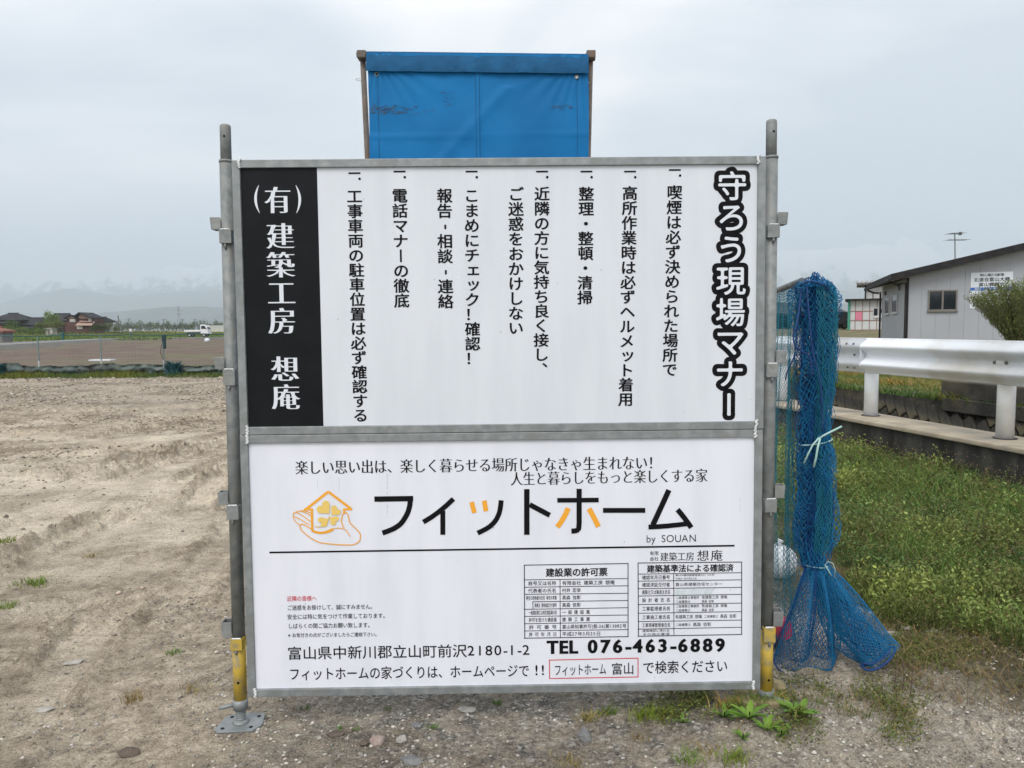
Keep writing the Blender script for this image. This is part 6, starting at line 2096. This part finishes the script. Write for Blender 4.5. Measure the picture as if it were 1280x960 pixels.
fence_item(-6, 452, 7, 467, 'dark blue-green net heap at the left end of the fence', 'heap', 'net_heap', 'net heap')
a_ = atY(205, 418.5, YF - .05); b2 = atY(205, 427, YF - .05)
o = MB().box(-.06, .05, -.05, .03, b2.z - a_.z, 0).box(-.03, .05, -.03, .02, b2.z - a_.z - .22, b2.z - a_.z - .001).obj('post_wrap', M['heap'], bevel=.015); o.location = a_
tag(o, 'dark wrapping tied round the top of the third fence post', 'wrapping')
o.data.color_attributes.new('tint', 'FLOAT_COLOR', 'POINT')
for d_ in o.data.color_attributes['tint'].data: d_.color = (.5, .5, .5, 1)
a_ = atY(78, 415.5, YF - .05)
o = MB().box(-.035, .04, -.03, .03, -.22, 0).box(-.045, .05, -.04, .04, -.06, -.01).obj('hanging_cloth', M['fence_net'], bevel=.01); o.location = a_
tag(o, 'small dark blue cloth hanging on the fence rope', 'cloth')
pt = [atY(203.5 + dx, py, YF - .06) for dx, py in ((0, 428), (-2, 434), (-3, 440), (-1, 446), (1, 450))]
o = MB().tube([p - pt[0] for p in pt], .008, 5).obj('fence_cord', M['clad_dark']); o.location = pt[0]
tag(o, 'dark cord looping down the third fence post', 'cord')
# grass at the fence foot
n_ = 18000
x = -21 + 24 * rng.random(n_); y = 22.7 + 1.6 * rng.random(n_)
z = lot_height(x, y, False)
pt_ = fbm(x, y, 1.2, 3, 4.)
b_ = blades(np.stack([x, y, z - .01], 1), (.07 + .12 * rng.random(n_)) * (1 + pt_), np.full(n_, .009), .5, tintc(n_, (1.05, .92, .75), .3) * (1 + pt_[:, None] * np.array([[1., .4, 0]])))
tag(mesh_obj('fence_grass', b_[0], b_[1], M['blade'], col=b_[2]), 'yellow-green grass strip along the foot of the net fence', 'grass', kind='stuff')
n_ = 9000
x = -45 + 50 * rng.random(n_); y = 24.4 + 2.2 * rng.random(n_)
b_ = blades(np.stack([x, y, np.full(n_, .0)], 1), .10 + .2 * rng.random(n_), np.full(n_, .016), .5, tintc(n_, (.8, .9, .8), .4))
tag(mesh_obj('ditch_grass', b_[0], b_[1], M['blade'], col=b_[2]), 'dull green growth in the ditch just beyond the net fence', 'grass', kind='stuff')
# pale board lying past the fence
P = gnd(127, 453, .05)
o = MB().box(-.42, .5, -.25, .25, 0, .06).obj('board_offcut', M['sack'], bevel=.01); o.location = (P.x, P.y, .12)
tag(o, 'white board lying on the field just behind the middle fence post', 'board')
P = gnd(259, 427, .1)
o = MB().tube([(0, 0, 0), (0, 0, .35), (.0, 0, .42)], [.30, .26, .1], 12).obj('white_bucket', M['sack'], smooth=True); o.location = (P.x, P.y, .05)
tag(o, 'small white tub on the field below the truck', 'tub')

# ---- kei truck
PT = gnd(248, 421.0, ZR)
DT = PT.y
sc_t = 29 / F_PX * DT / 3.45
M['truck'] = mat('white_truck_paint', (0.66, 0.69, 0.72), (0.70, 0.72, 0.74), scale=2, rough=.35)
tr_ = thing('small_truck', 'white small flatbed truck standing on the farm road facing right', 'truck', (PT.x, PT.y, ZR), 0)
tr_.scale = (sc_t,) * 3
cabp = [(.62, .42), (.60, 1.72), (.72, 1.80), (1.28, 1.78), (1.46, 1.55), (1.68, 1.05), (1.72, .42)]
MB().prism(cabp, -.68, .68).obj('cab', M['truck'], tr_, bevel=.04)
for s in (-1, 1):
    MB().prism([(.74, 1.16), (.74, 1.62), (1.22, 1.64), (1.50, 1.16)], s * .685 - .006, s * .685 + .006).obj('side_window', M['glass'], tr_)
    MB().box(.80, .92, s * .70 - .01, s * .70 + .01, 1.0, 1.03).obj('door_handle', M['tyre'], tr_)
    MB().box(1.66, 1.735, s * .52 - .12, s * .52 + .12, .70, .86).obj('headlight', M['silver'], tr_)
    MB().box(1.40, 1.48, s * .78 - .05, s * .78 + .05, 1.15, 1.35).obj('wing_mirror', M['tyre'], tr_)
    MB().box(-1.72, .58, s * .70 - .02, s * .70 + .02, .78, 1.03).obj('side_board', M['truck'], tr_, bevel=.01)
    for x in (-1.05, 1.08): wheel(tr_, x, s * .60, .27, .17)
v = [(1.30, -.58, 1.74), (1.30, .58, 1.74), (1.685, .60, 1.10), (1.685, -.60, 1.10)]
mesh_obj('windscreen', [(x + .02, y, z + .01) for x, y, z in v], [(0, 1, 2, 3)], M['glass'], tr_)
MB().box(-1.72, .58, -.68, .68, .72, .78).obj('flatbed', M['truck'], tr_)
MB().box(-1.76, -1.72, -.72, .72, .72, 1.03).obj('tailgate', M['truck'], tr_)
MB().box(-1.6, 1.2, -.35, .35, .40, .66).obj('chassis', M['tyre'], tr_)
MB().box(1.70, 1.76, -.66, .66, .36, .58).obj('bumper', M['truck'], tr_)
MB().box(.55, .60, -.6, .6, .80, 1.70).obj('headboard', M['truck'], tr_)

# ---- person walking on the road, in a white shirt
PP = gnd(163.5, 421.6, ZR)
sp_ = (12.2 / F_PX * PP.y) / 1.70
per = thing('person', 'person in a white shirt and grey-blue trousers walking on the farm road', 'person', (PP.x, PP.y, ZR + .0), R(20))
per.scale = (sp_,) * 3
joints = {'pel': (0, 0, .95, .15), 'wa': (0, 0, 1.08, .13), 'ch': (0, 0, 1.30, .165), 'nk': (0, 0, 1.46, .06), 'hd': (0, .01, 1.56, .085), 'tp': (0, .01, 1.67, .07),
          'hl': (.09, 0, .88, .10), 'kl': (.11, .10, .50, .065), 'al': (.11, .02, .09, .045), 'tl': (.11, .17, .04, .035),
          'hr': (-.09, 0, .88, .10), 'kr': (-.11, .02, .50, .065), 'ar': (-.11, -.16, .12, .045), 'tr': (-.11, -.02, .04, .035),
          'sl': (.19, 0, 1.40, .06), 'el': (.24, -.04, 1.13, .045), 'wl': (.25, .06, .90, .032), 'fl': (.25, .09, .80, .03),
          'sr': (-.19, 0, 1.40, .06), 'er': (-.24, .02, 1.13, .045), 'wr': (-.25, .12, .92, .032), 'fr': (-.25, .16, .83, .03)}
edges = [('pel', 'wa'), ('wa', 'ch'), ('ch', 'nk'), ('nk', 'hd'), ('hd', 'tp'), ('pel', 'hl'), ('hl', 'kl'), ('kl', 'al'), ('al', 'tl'), ('pel', 'hr'), ('hr', 'kr'), ('kr', 'ar'), ('ar', 'tr'),
         ('ch', 'sl'), ('sl', 'el'), ('el', 'wl'), ('wl', 'fl'), ('ch', 'sr'), ('sr', 'er'), ('er', 'wr'), ('wr', 'fr')]
ks = list(joints)
me = bpy.data.meshes.new('body'); me.from_pydata([joints[k][:3] for k in ks], [(ks.index(a), ks.index(b_)) for a, b_ in edges], [])
po = bpy.data.objects.new('body', me); COL.objects.link(po)
md = po.modifiers.new('skin', 'SKIN'); po.modifiers.new('sub', 'SUBSURF').levels = 2
for i, k in enumerate(ks):
    me.skin_vertices[0].data[i].radius = (joints[k][3],) * 2
me.skin_vertices[0].data[0].use_root = True
dg = bpy.context.evaluated_depsgraph_get()
me2 = bpy.data.meshes.new_from_object(po.evaluated_get(dg)); me2.name = 'body'
bpy.data.objects.remove(po)
M['shirt'] = mat('white_shirt', (0.62, 0.62, 0.62), rough=.9); M['trousers'] = mat('grey_blue_trousers', (0.10, 0.15, 0.17), rough=.9)
M['skin'] = mat('skin', (0.45, 0.28, 0.20), rough=.6); M['hair'] = mat('black_hair', (0.012, 0.010, 0.010), rough=.6)
me2.materials.clear()
for k in ('shirt', 'trousers', 'skin', 'tyre'): me2.materials.append(M[k])
for p_ in me2.polygons:
    z = p_.center.z; ax_ = abs(p_.center.x)
    p_.material_index = 2 if (z > 1.45 and ax_ < .13) or (ax_ > .2 and z < 1.0 and z > .7) else (3 if z < .08 else (0 if z > .96 or (ax_ > .2 and z > .95) else 1))
    p_.use_smooth = True
bo = bpy.data.objects.new('body', me2); COL.objects.link(bo); bo.parent = per
bm = bmesh.new(); bmesh.ops.create_uvsphere(bm, u_segments=14, v_segments=10, radius=.105)
for q in bm.verts:
    q.co = Vector((q.co.x, q.co.y - .015, q.co.z + 1.625))
bmesh.ops.delete(bm, geom=[q for q in bm.verts if q.co.z < 1.56 and q.co.y > 0], context='VERTS')
me = bpy.data.meshes.new('hair'); bm.to_mesh(me); bm.free(); me.materials.append(M['hair'])
o = bpy.data.objects.new('hair', me); COL.objects.link(o); o.parent = per

# ---- far houses
M['tile_dark'] = mat('black_roof_tiles', (0.020, 0.021, 0.024), (0.038, 0.038, 0.044), scale=.6, rough=.8, spec=.2, stretch=(1, 1, 4))
M['wood_brown'] = mat('red_brown_boards', (0.065, 0.028, 0.024), (0.095, 0.04, 0.034), scale=.8, rough=.8)
M['pinkroof'] = mat('pinkish_plaster', (0.36, 0.25, 0.20), (0.42, 0.29, 0.235), scale=.5, rough=.8)
M['plaster'] = mat('pale_plaster', (0.45, 0.45, 0.42), (0.5, 0.5, 0.47), scale=.5, rough=.9)
def roofbox(par, x0, x1, y0, y1, z0, z1, mk, hip=.0, over=.6, name='roof'):
    xm0, xm1 = x0 - over + hip, x1 + over - hip
    ym = (y0 + y1) / 2
    a_ = [(x0 - over, y0 - over, z0), (x1 + over, y0 - over, z0), (x1 + over, y1 + over, z0), (x0 - over, y1 + over, z0), (xm0, ym, z1), (xm1, ym, z1)]
    o = mesh_obj(name, a_ + [(x, y, z - .22) for x, y, z in a_[:4]], [(0, 1, 5, 4), (2, 3, 4, 5), (1, 2, 5), (3, 0, 4), (0, 6, 7, 1), (1, 7, 8, 2), (2, 8, 9, 3), (3, 9, 6, 0), (6, 9, 8, 7)], M[mk], par)
    MB().box(xm0 - .1, xm1 + .1, ym - .16, ym + .16, z1 - .05, z1 + .22).obj('ridge', M[mk], o)
    return o
def win_(par, x, z, w_, h_, y=-.02, mk='glass'):
    f_ = MB().box(x - .08, x + w_ + .08, y - .05, y - .001, z - .08, z + h_ + .08).obj('window', M['silver'], par)
    MB().box(x, x + w_, y - .07, y - .051, z, z + h_).obj('pane', M[mk], f_)
def far_origin(px, py, D):
    P = atY(px, py, D); P.z = .05; return P
s_ = lambda D: D / F_PX
# red-brown house
D = 230.0; k = s_(D)
b0 = far_origin(82, 416, D)
zz = lambda py: atY(100, py, D).z - b0.z
h1 = thing('brown_house', 'red-brown two-storey house with pinkish gables in the left distance', 'house', tuple(b0))
MB().box(0, 34 * k, 0, 7, 0, zz(402.5)).obj('ground_floor_wall', M['wood_brown'], h1)
MB().box(2 * k, 15 * k, .2, 6.5, zz(402.5), zz(397.5)).obj('upper_wall', M['wood_brown'], h1)
MB().box(15 * k + .01, 33 * k, .8, 6.8, zz(402.5), zz(398)).obj('upper_wall', M['wood_brown'], h1)
MB().prism([(0, zz(397.6)), (15.5 * k, zz(397.6)), (8 * k, zz(394.2))], .05, 6).obj('gable', M['pinkroof'], h1)
MB().prism([(13 * k, zz(398.2)), (32 * k, zz(398.2)), (19 * k, zz(391.2))], .6, 6.9).obj('gable', M['pinkroof'], h1)
for pts in (((-.6, 397.0), (8, 393.4), (16, 397.0)), ((12, 394.8), (19, 390.3), (33.5, 397.0))):
    q = [(x * k, zz(y)) for x, y in pts]
    MB().prism([q[0], q[1], q[2], (q[2][0], q[2][1] - .3), (q[1][0], q[1][1] - .3), (q[0][0], q[0][1] - .3)], -.6, 7.3).obj('roof', M['tile_dark'], h1)
v = [(15 * k, -.9, zz(406.5)), (35 * k, -.9, zz(406.5)), (35 * k, .9, zz(402.0)), (17 * k, .9, zz(400.0))]
mesh_obj('lean_to_roof', v + [(x, y, z - .15) for x, y, z in v], [(0, 1, 2, 3), (0, 4, 5, 1), (4, 7, 6, 5), (1, 5, 6, 2), (2, 6, 7, 3), (3, 7, 4, 0)], M['pinkroof'], h1)
win_(h1, 6 * k, zz(402), 6 * k, zz(398.8) - zz(402), .18, 'plaster'); win_(h1, 15 * k, zz(411), 6 * k, zz(407.8) - zz(411), -.001, 'plaster'); win_(h1, 32 * k - 1, zz(401.5), .8, 1.0, .75, 'plaster')
# black tiled farmhouses
D = 250.0; k = s_(D)
for (pxa, pxb, pe, pr_, nm, lb, hip, wallh) in (
        (-14, 30, 400, 391.5, 'tiled_house', 'large farmhouse with a black tiled roof at the far left', 4.5, None),
        (22, 49, 406, 397.3, 'tiled_house', 'lower black-roofed farmhouse right of the large one', 1.0, None),
        (56, 84, 401, 392.0, 'tiled_house', 'dark-roofed house behind trees left of the brown house', 1.5, None),
        (112, 128, 402, 396.5, 'tiled_house', 'grey-roofed house just behind the brown house', 1.0, None)):
    b0 = far_origin(pxa, 416, D)
    z_ = lambda py: atY((pxa + pxb) / 2, py, D).z - b0.z
    h_ = thing(nm, lb, 'house', tuple(b0))
    W2 = (pxb - pxa) * k
    MB().box(.6, W2 - .6, 0, 8, 0, z_(pe) + .05).obj('wall', M['plaster'] if pxa > 100 else M['wood_brown'], h_)
    roofbox(h_, .6, W2 - .6, 0, 8, z_(pe), z_(pr_), 'tile_dark', hip, over=1.0)
    if pxb - pxa > 20:
        v = [(.2, -2.6, z_(pe + 4)), (W2 - .2, -2.6, z_(pe + 4)), (W2 - .2, 0, z_(pe + 1)), (.2, 0, z_(pe + 1))]
        mesh_obj('eave_roof', v + [(x, y, z - .2) for x, y, z in v], [(0, 1, 2, 3), (0, 4, 5, 1), (4, 7, 6, 5), (1, 5, 6, 2), (2, 6, 7, 3), (3, 7, 4, 0)], M['tile_dark'], h_)
        for i in range(int(W2 / 3)): win_(h_, 1.2 + 3 * i, .8, 1.6, 1.6)
# little white shed, orange-roofed hut at the edge
D = 205.0; k = s_(D)
b0 = far_origin(57, 416, D); z_ = lambda py: atY(60, py, D).z - b0.z
sh_ = thing('white_shed', 'tiny white shed standing before the trees left of the brown house', 'shed', tuple(b0))
MB().box(0, 9 * k, 0, 2, 0, z_(411)).obj('wall', M['plaster'], sh_)
MB().prism([(-.15, z_(411)), (9.3 * k, z_(411) - .0), (9.3 * k, z_(409.7)), (-.15, z_(410.2))], -.2, 2.2).obj('roof', M['plaster'], sh_)
MB().box(3 * k, 5.5 * k, -.05, -.001, .1, z_(411.6)).obj('door', M['soffit'], sh_)
D = 92.0; k = s_(D)
b0 = atY(-26, 428.5, D)
z_ = lambda py: atY(0, py, D).z - b0.z
M['orange_tile'] = mat('orange_brown_tiles', (0.20, 0.085, 0.06), (0.25, 0.11, 0.08), scale=1, rough=.8)
rh = thing('roofed_shrine', 'small grey hut with an orange-brown roof at the left edge beside the road', 'hut', tuple(b0))
MB().box(0, 29 * k, 0, 2, -.3, z_(413)).obj('wall', M['soffit'], rh)
roofbox(rh, 0, 29 * k, 0, 2, z_(413.3), z_(409.8), 'orange_tile', 1.0, over=.28)
MB().box(.5, 1.1, -.04, -.001, 0, 1.0).obj('door', M['clad_dark'], rh)

# ---- far trees
M['far_leaf'] = mat('far_foliage', (0.075, 0.105, 0.03), (0.115, 0.14, 0.045), scale=.5, rough=.9, tint=True)
M['bark'] = mat('bark', (0.09, 0.075, 0.06), (0.14, 0.12, 0.10), scale=4, rough=.95)
def tree(px, pytop, D, wpx, label, base=(1, 1, 1), name='tree', n_=420, py0=416, airy=0.0, cat='tree', group=None):
    b0 = far_origin(px, py0, D)
    H_ = atY(px, pytop, D).z - b0.z
    W_t = wpx * D / F_PX / 2
    root = thing(name, label, cat, tuple(b0), group=group)
    MB().tube([(0, 0, -.1), (.05, 0, H_ * .3), (.0, .0, H_ * .7)], [max(.08, H_ * .03), max(.06, H_ * .022), .03], 6).obj('trunk', M['bark'], root)
    for a in range(4):
        an = a * 1.57 + rng.random()
        MB().tube([(0, 0, H_ * (.25 + .08 * a)), (math.cos(an) * W_t * .3, math.sin(an) * W_t * .3, H_ * (.5 + .05 * a)), (math.cos(an) * W_t * .6, math.sin(an) * W_t * .6, H_ * (.68 + .05 * a))], H_ * .012, 5, r1=.01).obj('limb', M['bark'], root)
    nc = 16
    cen = rng.normal(size=(nc, 3)); cen /= np.linalg.norm(cen, axis=1)[:, None]
    cen *= (rng.random((nc, 1)) ** .5) * .72
    idx_ = rng.integers(0, nc, n_)
    P_ = cen[idx_] + rng.normal(size=(n_, 3)) * .17
    far_ = D > 400
    P_ = P_ * np.array([[W_t, W_t, H_ * (.55 if far_ else .42)]]) + np.array([[0, 0, H_ * (.46 if far_ else .58)]])
    k_ = P_[:, 2] > H_ * .06
    P_ = P_[k_]; idx_ = idx_[k_]
    sh = (.75 + .5 * rng.random(nc))[idx_]
    V_, F_, C_ = leaves(P_, (.10 + .10 * rng.random(len(P_))) * max(1.0, H_ / 5, (D / 210) ** 1.3 if D > 400 else 1) * (1 - airy * .4), np.array([base]) * (sh * (.85 + .3 * rng.random(len(P_))))[:, None], up=.6, long=1.5)
    o = mesh_obj('crown', V_, F_, M['far_leaf'], root, col=C_)
    return root
for (px, pt_, D_, w_, lb, bs) in (
        (66, 384.5, 215, 26, 'pale green airy tree rising above the dark roof behind the brown house', (1.3, 1.5, 1.2)),
        (72, 397, 205, 26, 'broad olive bush left of the brown house', (1.2, 1.1, .8)),
        (54, 401, 205, 22, 'olive bush behind the white shed', (1.1, 1.1, .8)),
        (16, 396, 205, 26, 'round dark green tree before the large farmhouse', (.6, .75, .6)),
        (14, 405, 170, 40, 'pale green round bush at the far left', (1.0, 1.3, .9)),
        (40, 408, 170, 34, 'low hedge before the lower farmhouse', (.9, 1.1, .8)),
        (124, 402, 215, 14, 'dark tree at the right side of the brown house', (.45, .55, .45)),
        (134, 399.5, 218, 22, 'dark broad tree right of the brown house', (.55, .65, .45)),
        (116, 404, 210, 10, 'small dark tree against the brown house wall', (.45, .6, .45)),
        (146, 406, 240, 12, 'small pale bush where the dark trees end', (1.2, 1.1, .9))):
    tree(px, pt_, D_, w_, lb, bs, n_=1500 if w_ > 20 else 800)
ORD = 'first second third fourth fifth sixth seventh eighth ninth tenth eleventh twelfth thirteenth fourteenth fifteenth sixteenth seventeenth eighteenth nineteenth twentieth'.split()
ORD += ['twenty-' + q for q in ORD[:9]] + ['thirtieth'] + ['thirty-' + q for q in ORD[:9]]
for i in range(36):
    px = 146 + i * 3.9 + rng.normal() * 1.0
    D_ = 560 + rng.random() * 400
    dk = i % 3
    tree(px, 404.0 - abs(rng.normal()) * 2.2 - (3.2 if i in (8, 17, 26, 28) else 0), D_, 6 + rng.random() * 5,
         ORD[i] + (' tree, a dark one,' if dk else ' tree, a paler one,') + ' along the far tree line counted rightward from the brown house', (.6, .7, .6) if dk else (1.0, 1.05, .8), n_=260, py0=409.5,
         group='trees along the far edge of the plain')
# utility poles, wires and pylon
M['pole'] = mat('concrete_pole', (0.10, 0.10, 0.10), (0.14, 0.14, 0.14), scale=1, rough=.8)
poles = []
for j, (px, pt_, D_) in enumerate(((148.5, 394.5, 330), (161.5, 398, 520), (205, 398.5, 560), (228.5, 398.5, 560), (244, 399, 600), (151.5, 401, 420))):
    b0 = far_origin(px, 412, D_); H_ = atY(px, pt_, D_).z
    root = thing('utility_pole', ('thick utility pole nearest the dark trees', 'utility pole above the person in white', 'utility pole over the middle of the tree line', 'utility pole under the pylon', 'utility pole above the truck', 'short pole beside the thick one')[j], 'utility pole', tuple(b0))
    MB().tube([(0, 0, 0), (0, 0, H_ - b0.z)], .22, 6).obj('pole', M['pole'], root)
    if j in (1, 2, 3, 4):
        MB().box(-1.6, 1.6, -.1, .1, H_ - b0.z - .5, H_ - b0.z - .25).obj('crossarm', M['pole'], root)
        MB().box(-.9, .9, -.1, .1, H_ - b0.z - 1.5, H_ - b0.z - 1.3).obj('crossarm', M['pole'], root)
        poles.append((b0.x, b0.y, H_ - .3))
poles = [tuple(atY(60, 399, 500))] + poles + [tuple(atY(330, 399, 640))]
for dz in (0, -1.2):
    mb = MB()
    for a_, b2 in zip(poles[:-1], poles[1:]):
        a_, b2 = Vector(a_), Vector(b2)
        mb.tube([a_.lerp(b2, t / 8) + Vector((0, 0, dz - 2.2 * (1 - (2 * t / 8 - 1) ** 2))) for t in range(9)], .05, 4)
    tag(mb.obj('power_line', M['pole']), 'upper power line strung between the far poles' if dz == 0 else 'lower power line strung between the far poles', 'power line')
D_ = 2600.0
b0 = far_origin(224, 409, D_); H_ = atY(224, 383, D_).z - b0.z
py_ = thing('pylon', 'faint lattice pylon against the hazy hills above the truck', 'pylon', tuple(b0))
bw = 7.0
lg = []
for sx in (-1, 1):
    for sy in (-1, 1):
        MB().tube([(sx * bw, sy * bw, 0), (sx * 1.8, sy * 1.8, H_ * .62), (sx * 1.4, sy * 1.4, H_)], .36, 4).obj('leg', M['pole'], py_)
mb = MB()
for q in range(9):
    za, zb_ = H_ * q / 9, H_ * (q + 1) / 9
    wa, wb = [bw + (1.0 - bw) * min(1, z / (H_ * .62)) for z in (za, zb_)]
    mb.tube([(-wa, -wa, za), (wb, -wb, zb_)], .16, 4); mb.tube([(wa, -wa, za), (-wb, -wb, zb_)], .16, 4)
mb.obj('lattice', M['pole'], py_)
for zf, wd in ((.66, 16), (.82, 18), (.97, 10)):
    MB().prism([(-wd, H_ * zf), (0, H_ * zf - .2), (wd, H_ * zf), (0, H_ * zf + 1.6)], -.4, .4).obj('crossarm', M['pole'], py_)
# white roadside posts and a distant flat white roof
for px, py, lb in ((150.5, 414.8, 'thin white marker post beside the road left of the person'), (82, 414.3, 'small yellow-white marker before the brown house')):
    P = gnd(px, 416.5, .1)
    o = MB().box(-.12, .12, -.1, .1, 0, .75).box(-.16, .16, -.14, .14, .75, .85).obj('marker_post', M['sack']); o.location = (P.x, P.y, .1)
    tag(o, lb, 'marker post')
P = atY(262, 407.2, 420)
o = thing('greenhouse', 'long low white-roofed greenhouse on the plain right of the truck', 'greenhouse', (P.x, 420, .05))
MB().box(0, 7.5, 0, 4, 0, P.z - .4).obj('wall', M['plaster'], o); MB().prism([(-.2, P.z - .4), (7.7, P.z - .4), (7.7, P.z), (-.2, P.z)], -.2, 4.2).obj('roof', M['sack'], o)

# ================================================================ mountains
def ridge(name, pts, D, depth, m_, seed, rough_, nseg=260, rows=26, base=-2.0, kind='structure'):
    """a range with real relief: crest heights from profile points (px,py) at distance D, rows falling to front and back"""
    xs = [p[0] for p in pts]
    v, f = [], []
    pxs = np.linspace(xs[0], xs[-1], nseg)
    pys = np.interp(pxs, xs, [p[1] for p in pts])
    cre = np.array([tuple(atY(a, b_, D)) for a, b_ in zip(pxs, pys)])
    T = np.linspace(-1, 1, rows)
    X_ = cre[:, 0][:, None] * (1 + T[None] * depth / D)
    Y_ = D + T[None] * depth + 0 * X_
    Hc = cre[:, 2][:, None]
    prof_ = np.clip(1 - np.abs(T[None]) ** 1.15, 0, 1)
    nse = fbm(X_, Y_, depth * .55, 5, seed)
    rdg = 1 - np.abs(fbm(X_, Y_, depth * .38, 5, seed + 7)) * 2.6
    Z_ = Hc * prof_ * (1 + nse * .30 * (1 - prof_ ** 3)) + Hc * (rdg - .75) * rough_ * (4 * prof_ * (1 - prof_) + .10)
    jag = fbm(X_ * 1.0, Y_ * 0 + seed, depth * .10, 4, seed) * Hc * rough_ * .28 * prof_ ** 2
    Z_ = np.maximum(Z_ + jag, 0) + base
    id_ = np.arange(nseg * rows).reshape(nseg, rows)
    q = np.stack([id_[:-1, :-1], id_[:-1, 1:], id_[1:, 1:], id_[1:, :-1]], -1).reshape(-1, 4)
    return tag(mesh_obj(name, np.stack([X_.ravel(), Y_.ravel(), Z_.ravel()], 1), q, m_, smooth=True), kind=kind)
M['hill'] = mat('forested_hill', (0.035, 0.055, 0.05), (0.065, 0.085, 0.065), scale=.004, rough=.95, detail=8)
def alp_material():
    mt = bpy.data.materials.new('snowy_alps'); mt.use_nodes = True
    n, l = mt.node_tree.nodes, mt.node_tree.links
    b = n['Principled BSDF']; b.inputs['Roughness'].default_value = .9
    g = n.new('ShaderNodeNewGeometry'); s = n.new('ShaderNodeSeparateXYZ'); l.new(g.outputs['Position'], s.inputs['Vector'])
    no = n.new('ShaderNodeTexNoise'); no.inputs['Scale'].default_value = .004; no.inputs['Detail'].default_value = 8; no.inputs['Roughness'].default_value = .65
    l.new(g.outputs['Position'], no.inputs['Vector'])
    md_ = n.new('ShaderNodeMath'); md_.operation = 'MULTIPLY_ADD'; md_.inputs[1].default_value = 1500.0
    l.new(no.outputs['Fac'], md_.inputs[0]); l.new(s.outputs['Z'], md_.inputs[2])
    mr = n.new('ShaderNodeMapRange'); mr.inputs['From Min'].default_value = 1400; mr.inputs['From Max'].default_value = 1560
    l.new(md_.outputs[0], mr.inputs['Value'])
    mxx = n.new('ShaderNodeMixRGB'); mxx.inputs['Color1'].default_value = (.04, .06, .07, 1); mxx.inputs['Color2'].default_value = (.74, .77, .81, 1)
    l.new(mr.outputs['Result'], mxx.inputs['Fac']); l.new(mxx.outputs['Color'], b.inputs['Base Color'])
    return mt
M['alp'] = alp_material()
ridge('near_hills', [(-400, 404), (-100, 404), (60, 403), (105, 399), (130, 389), (165, 386.5), (200, 382.5), (235, 383), (262, 382), (290, 383), (400, 384), (600, 388), (800, 386), (940, 388), (1000, 384), (1035, 379), (1075, 377), (1140, 381), (1300, 384), (1500, 388)], 5600, 900, M['hill'], 3., .22)
ridge('middle_hills', [(-500, 372), (-200, 376), (-60, 379), (0, 376), (20, 373), (50, 366), (70, 361.5), (85, 360.5), (110, 361.5), (135, 365.5), (150, 368), (185, 365), (215, 361.5), (250, 362.5), (290, 361), (420, 358), (560, 362), (700, 356), (850, 360), (960, 362), (1010, 357), (1060, 362), (1120, 360), (1300, 362), (1500, 366)], 9800, 1500, M['hill'], 13., .25)
ridge('alps', [(-500, 352), (-200, 346), (-60, 352), (40, 347), (110, 350), (140, 344), (160, 343), (185, 339), (205, 333), (225, 331), (245, 336), (262, 332), (290, 330), (420, 322), (560, 326), (700, 316), (850, 318), (940, 314), (985, 312), (1010, 314), (1035, 307), (1060, 309), (1082, 303), (1100, 307), (1128, 298), (1150, 303), (1180, 312), (1240, 318), (1400, 322), (1600, 330)], 13500, 2200, M['alp'], 29., .42, nseg=420, rows=44)

# ================================================================ air
hm = bpy.data.materials.new('haze_air'); hm.use_nodes = True
n, l = hm.node_tree.nodes, hm.node_tree.links
n.remove(n['Principled BSDF'])
pv_ = n.new('ShaderNodeVolumePrincipled')
pv_.inputs['Color'].default_value = (0.80, 0.895, 0.99, 1)
pv_.inputs['Density'].default_value = HAZE
pv_.inputs['Anisotropy'].default_value = 0.0
l.new(pv_.outputs['Volume'], n['Material Output'].inputs['Volume'])
hz_ = MB().box(-FAR - 200, FAR + 200, -400, FAR + 300, -3.2, 2300).obj('haze', hm)
tag(hz_, 'pale bluish haze in the air before the mountains', 'haze', kind='stuff')
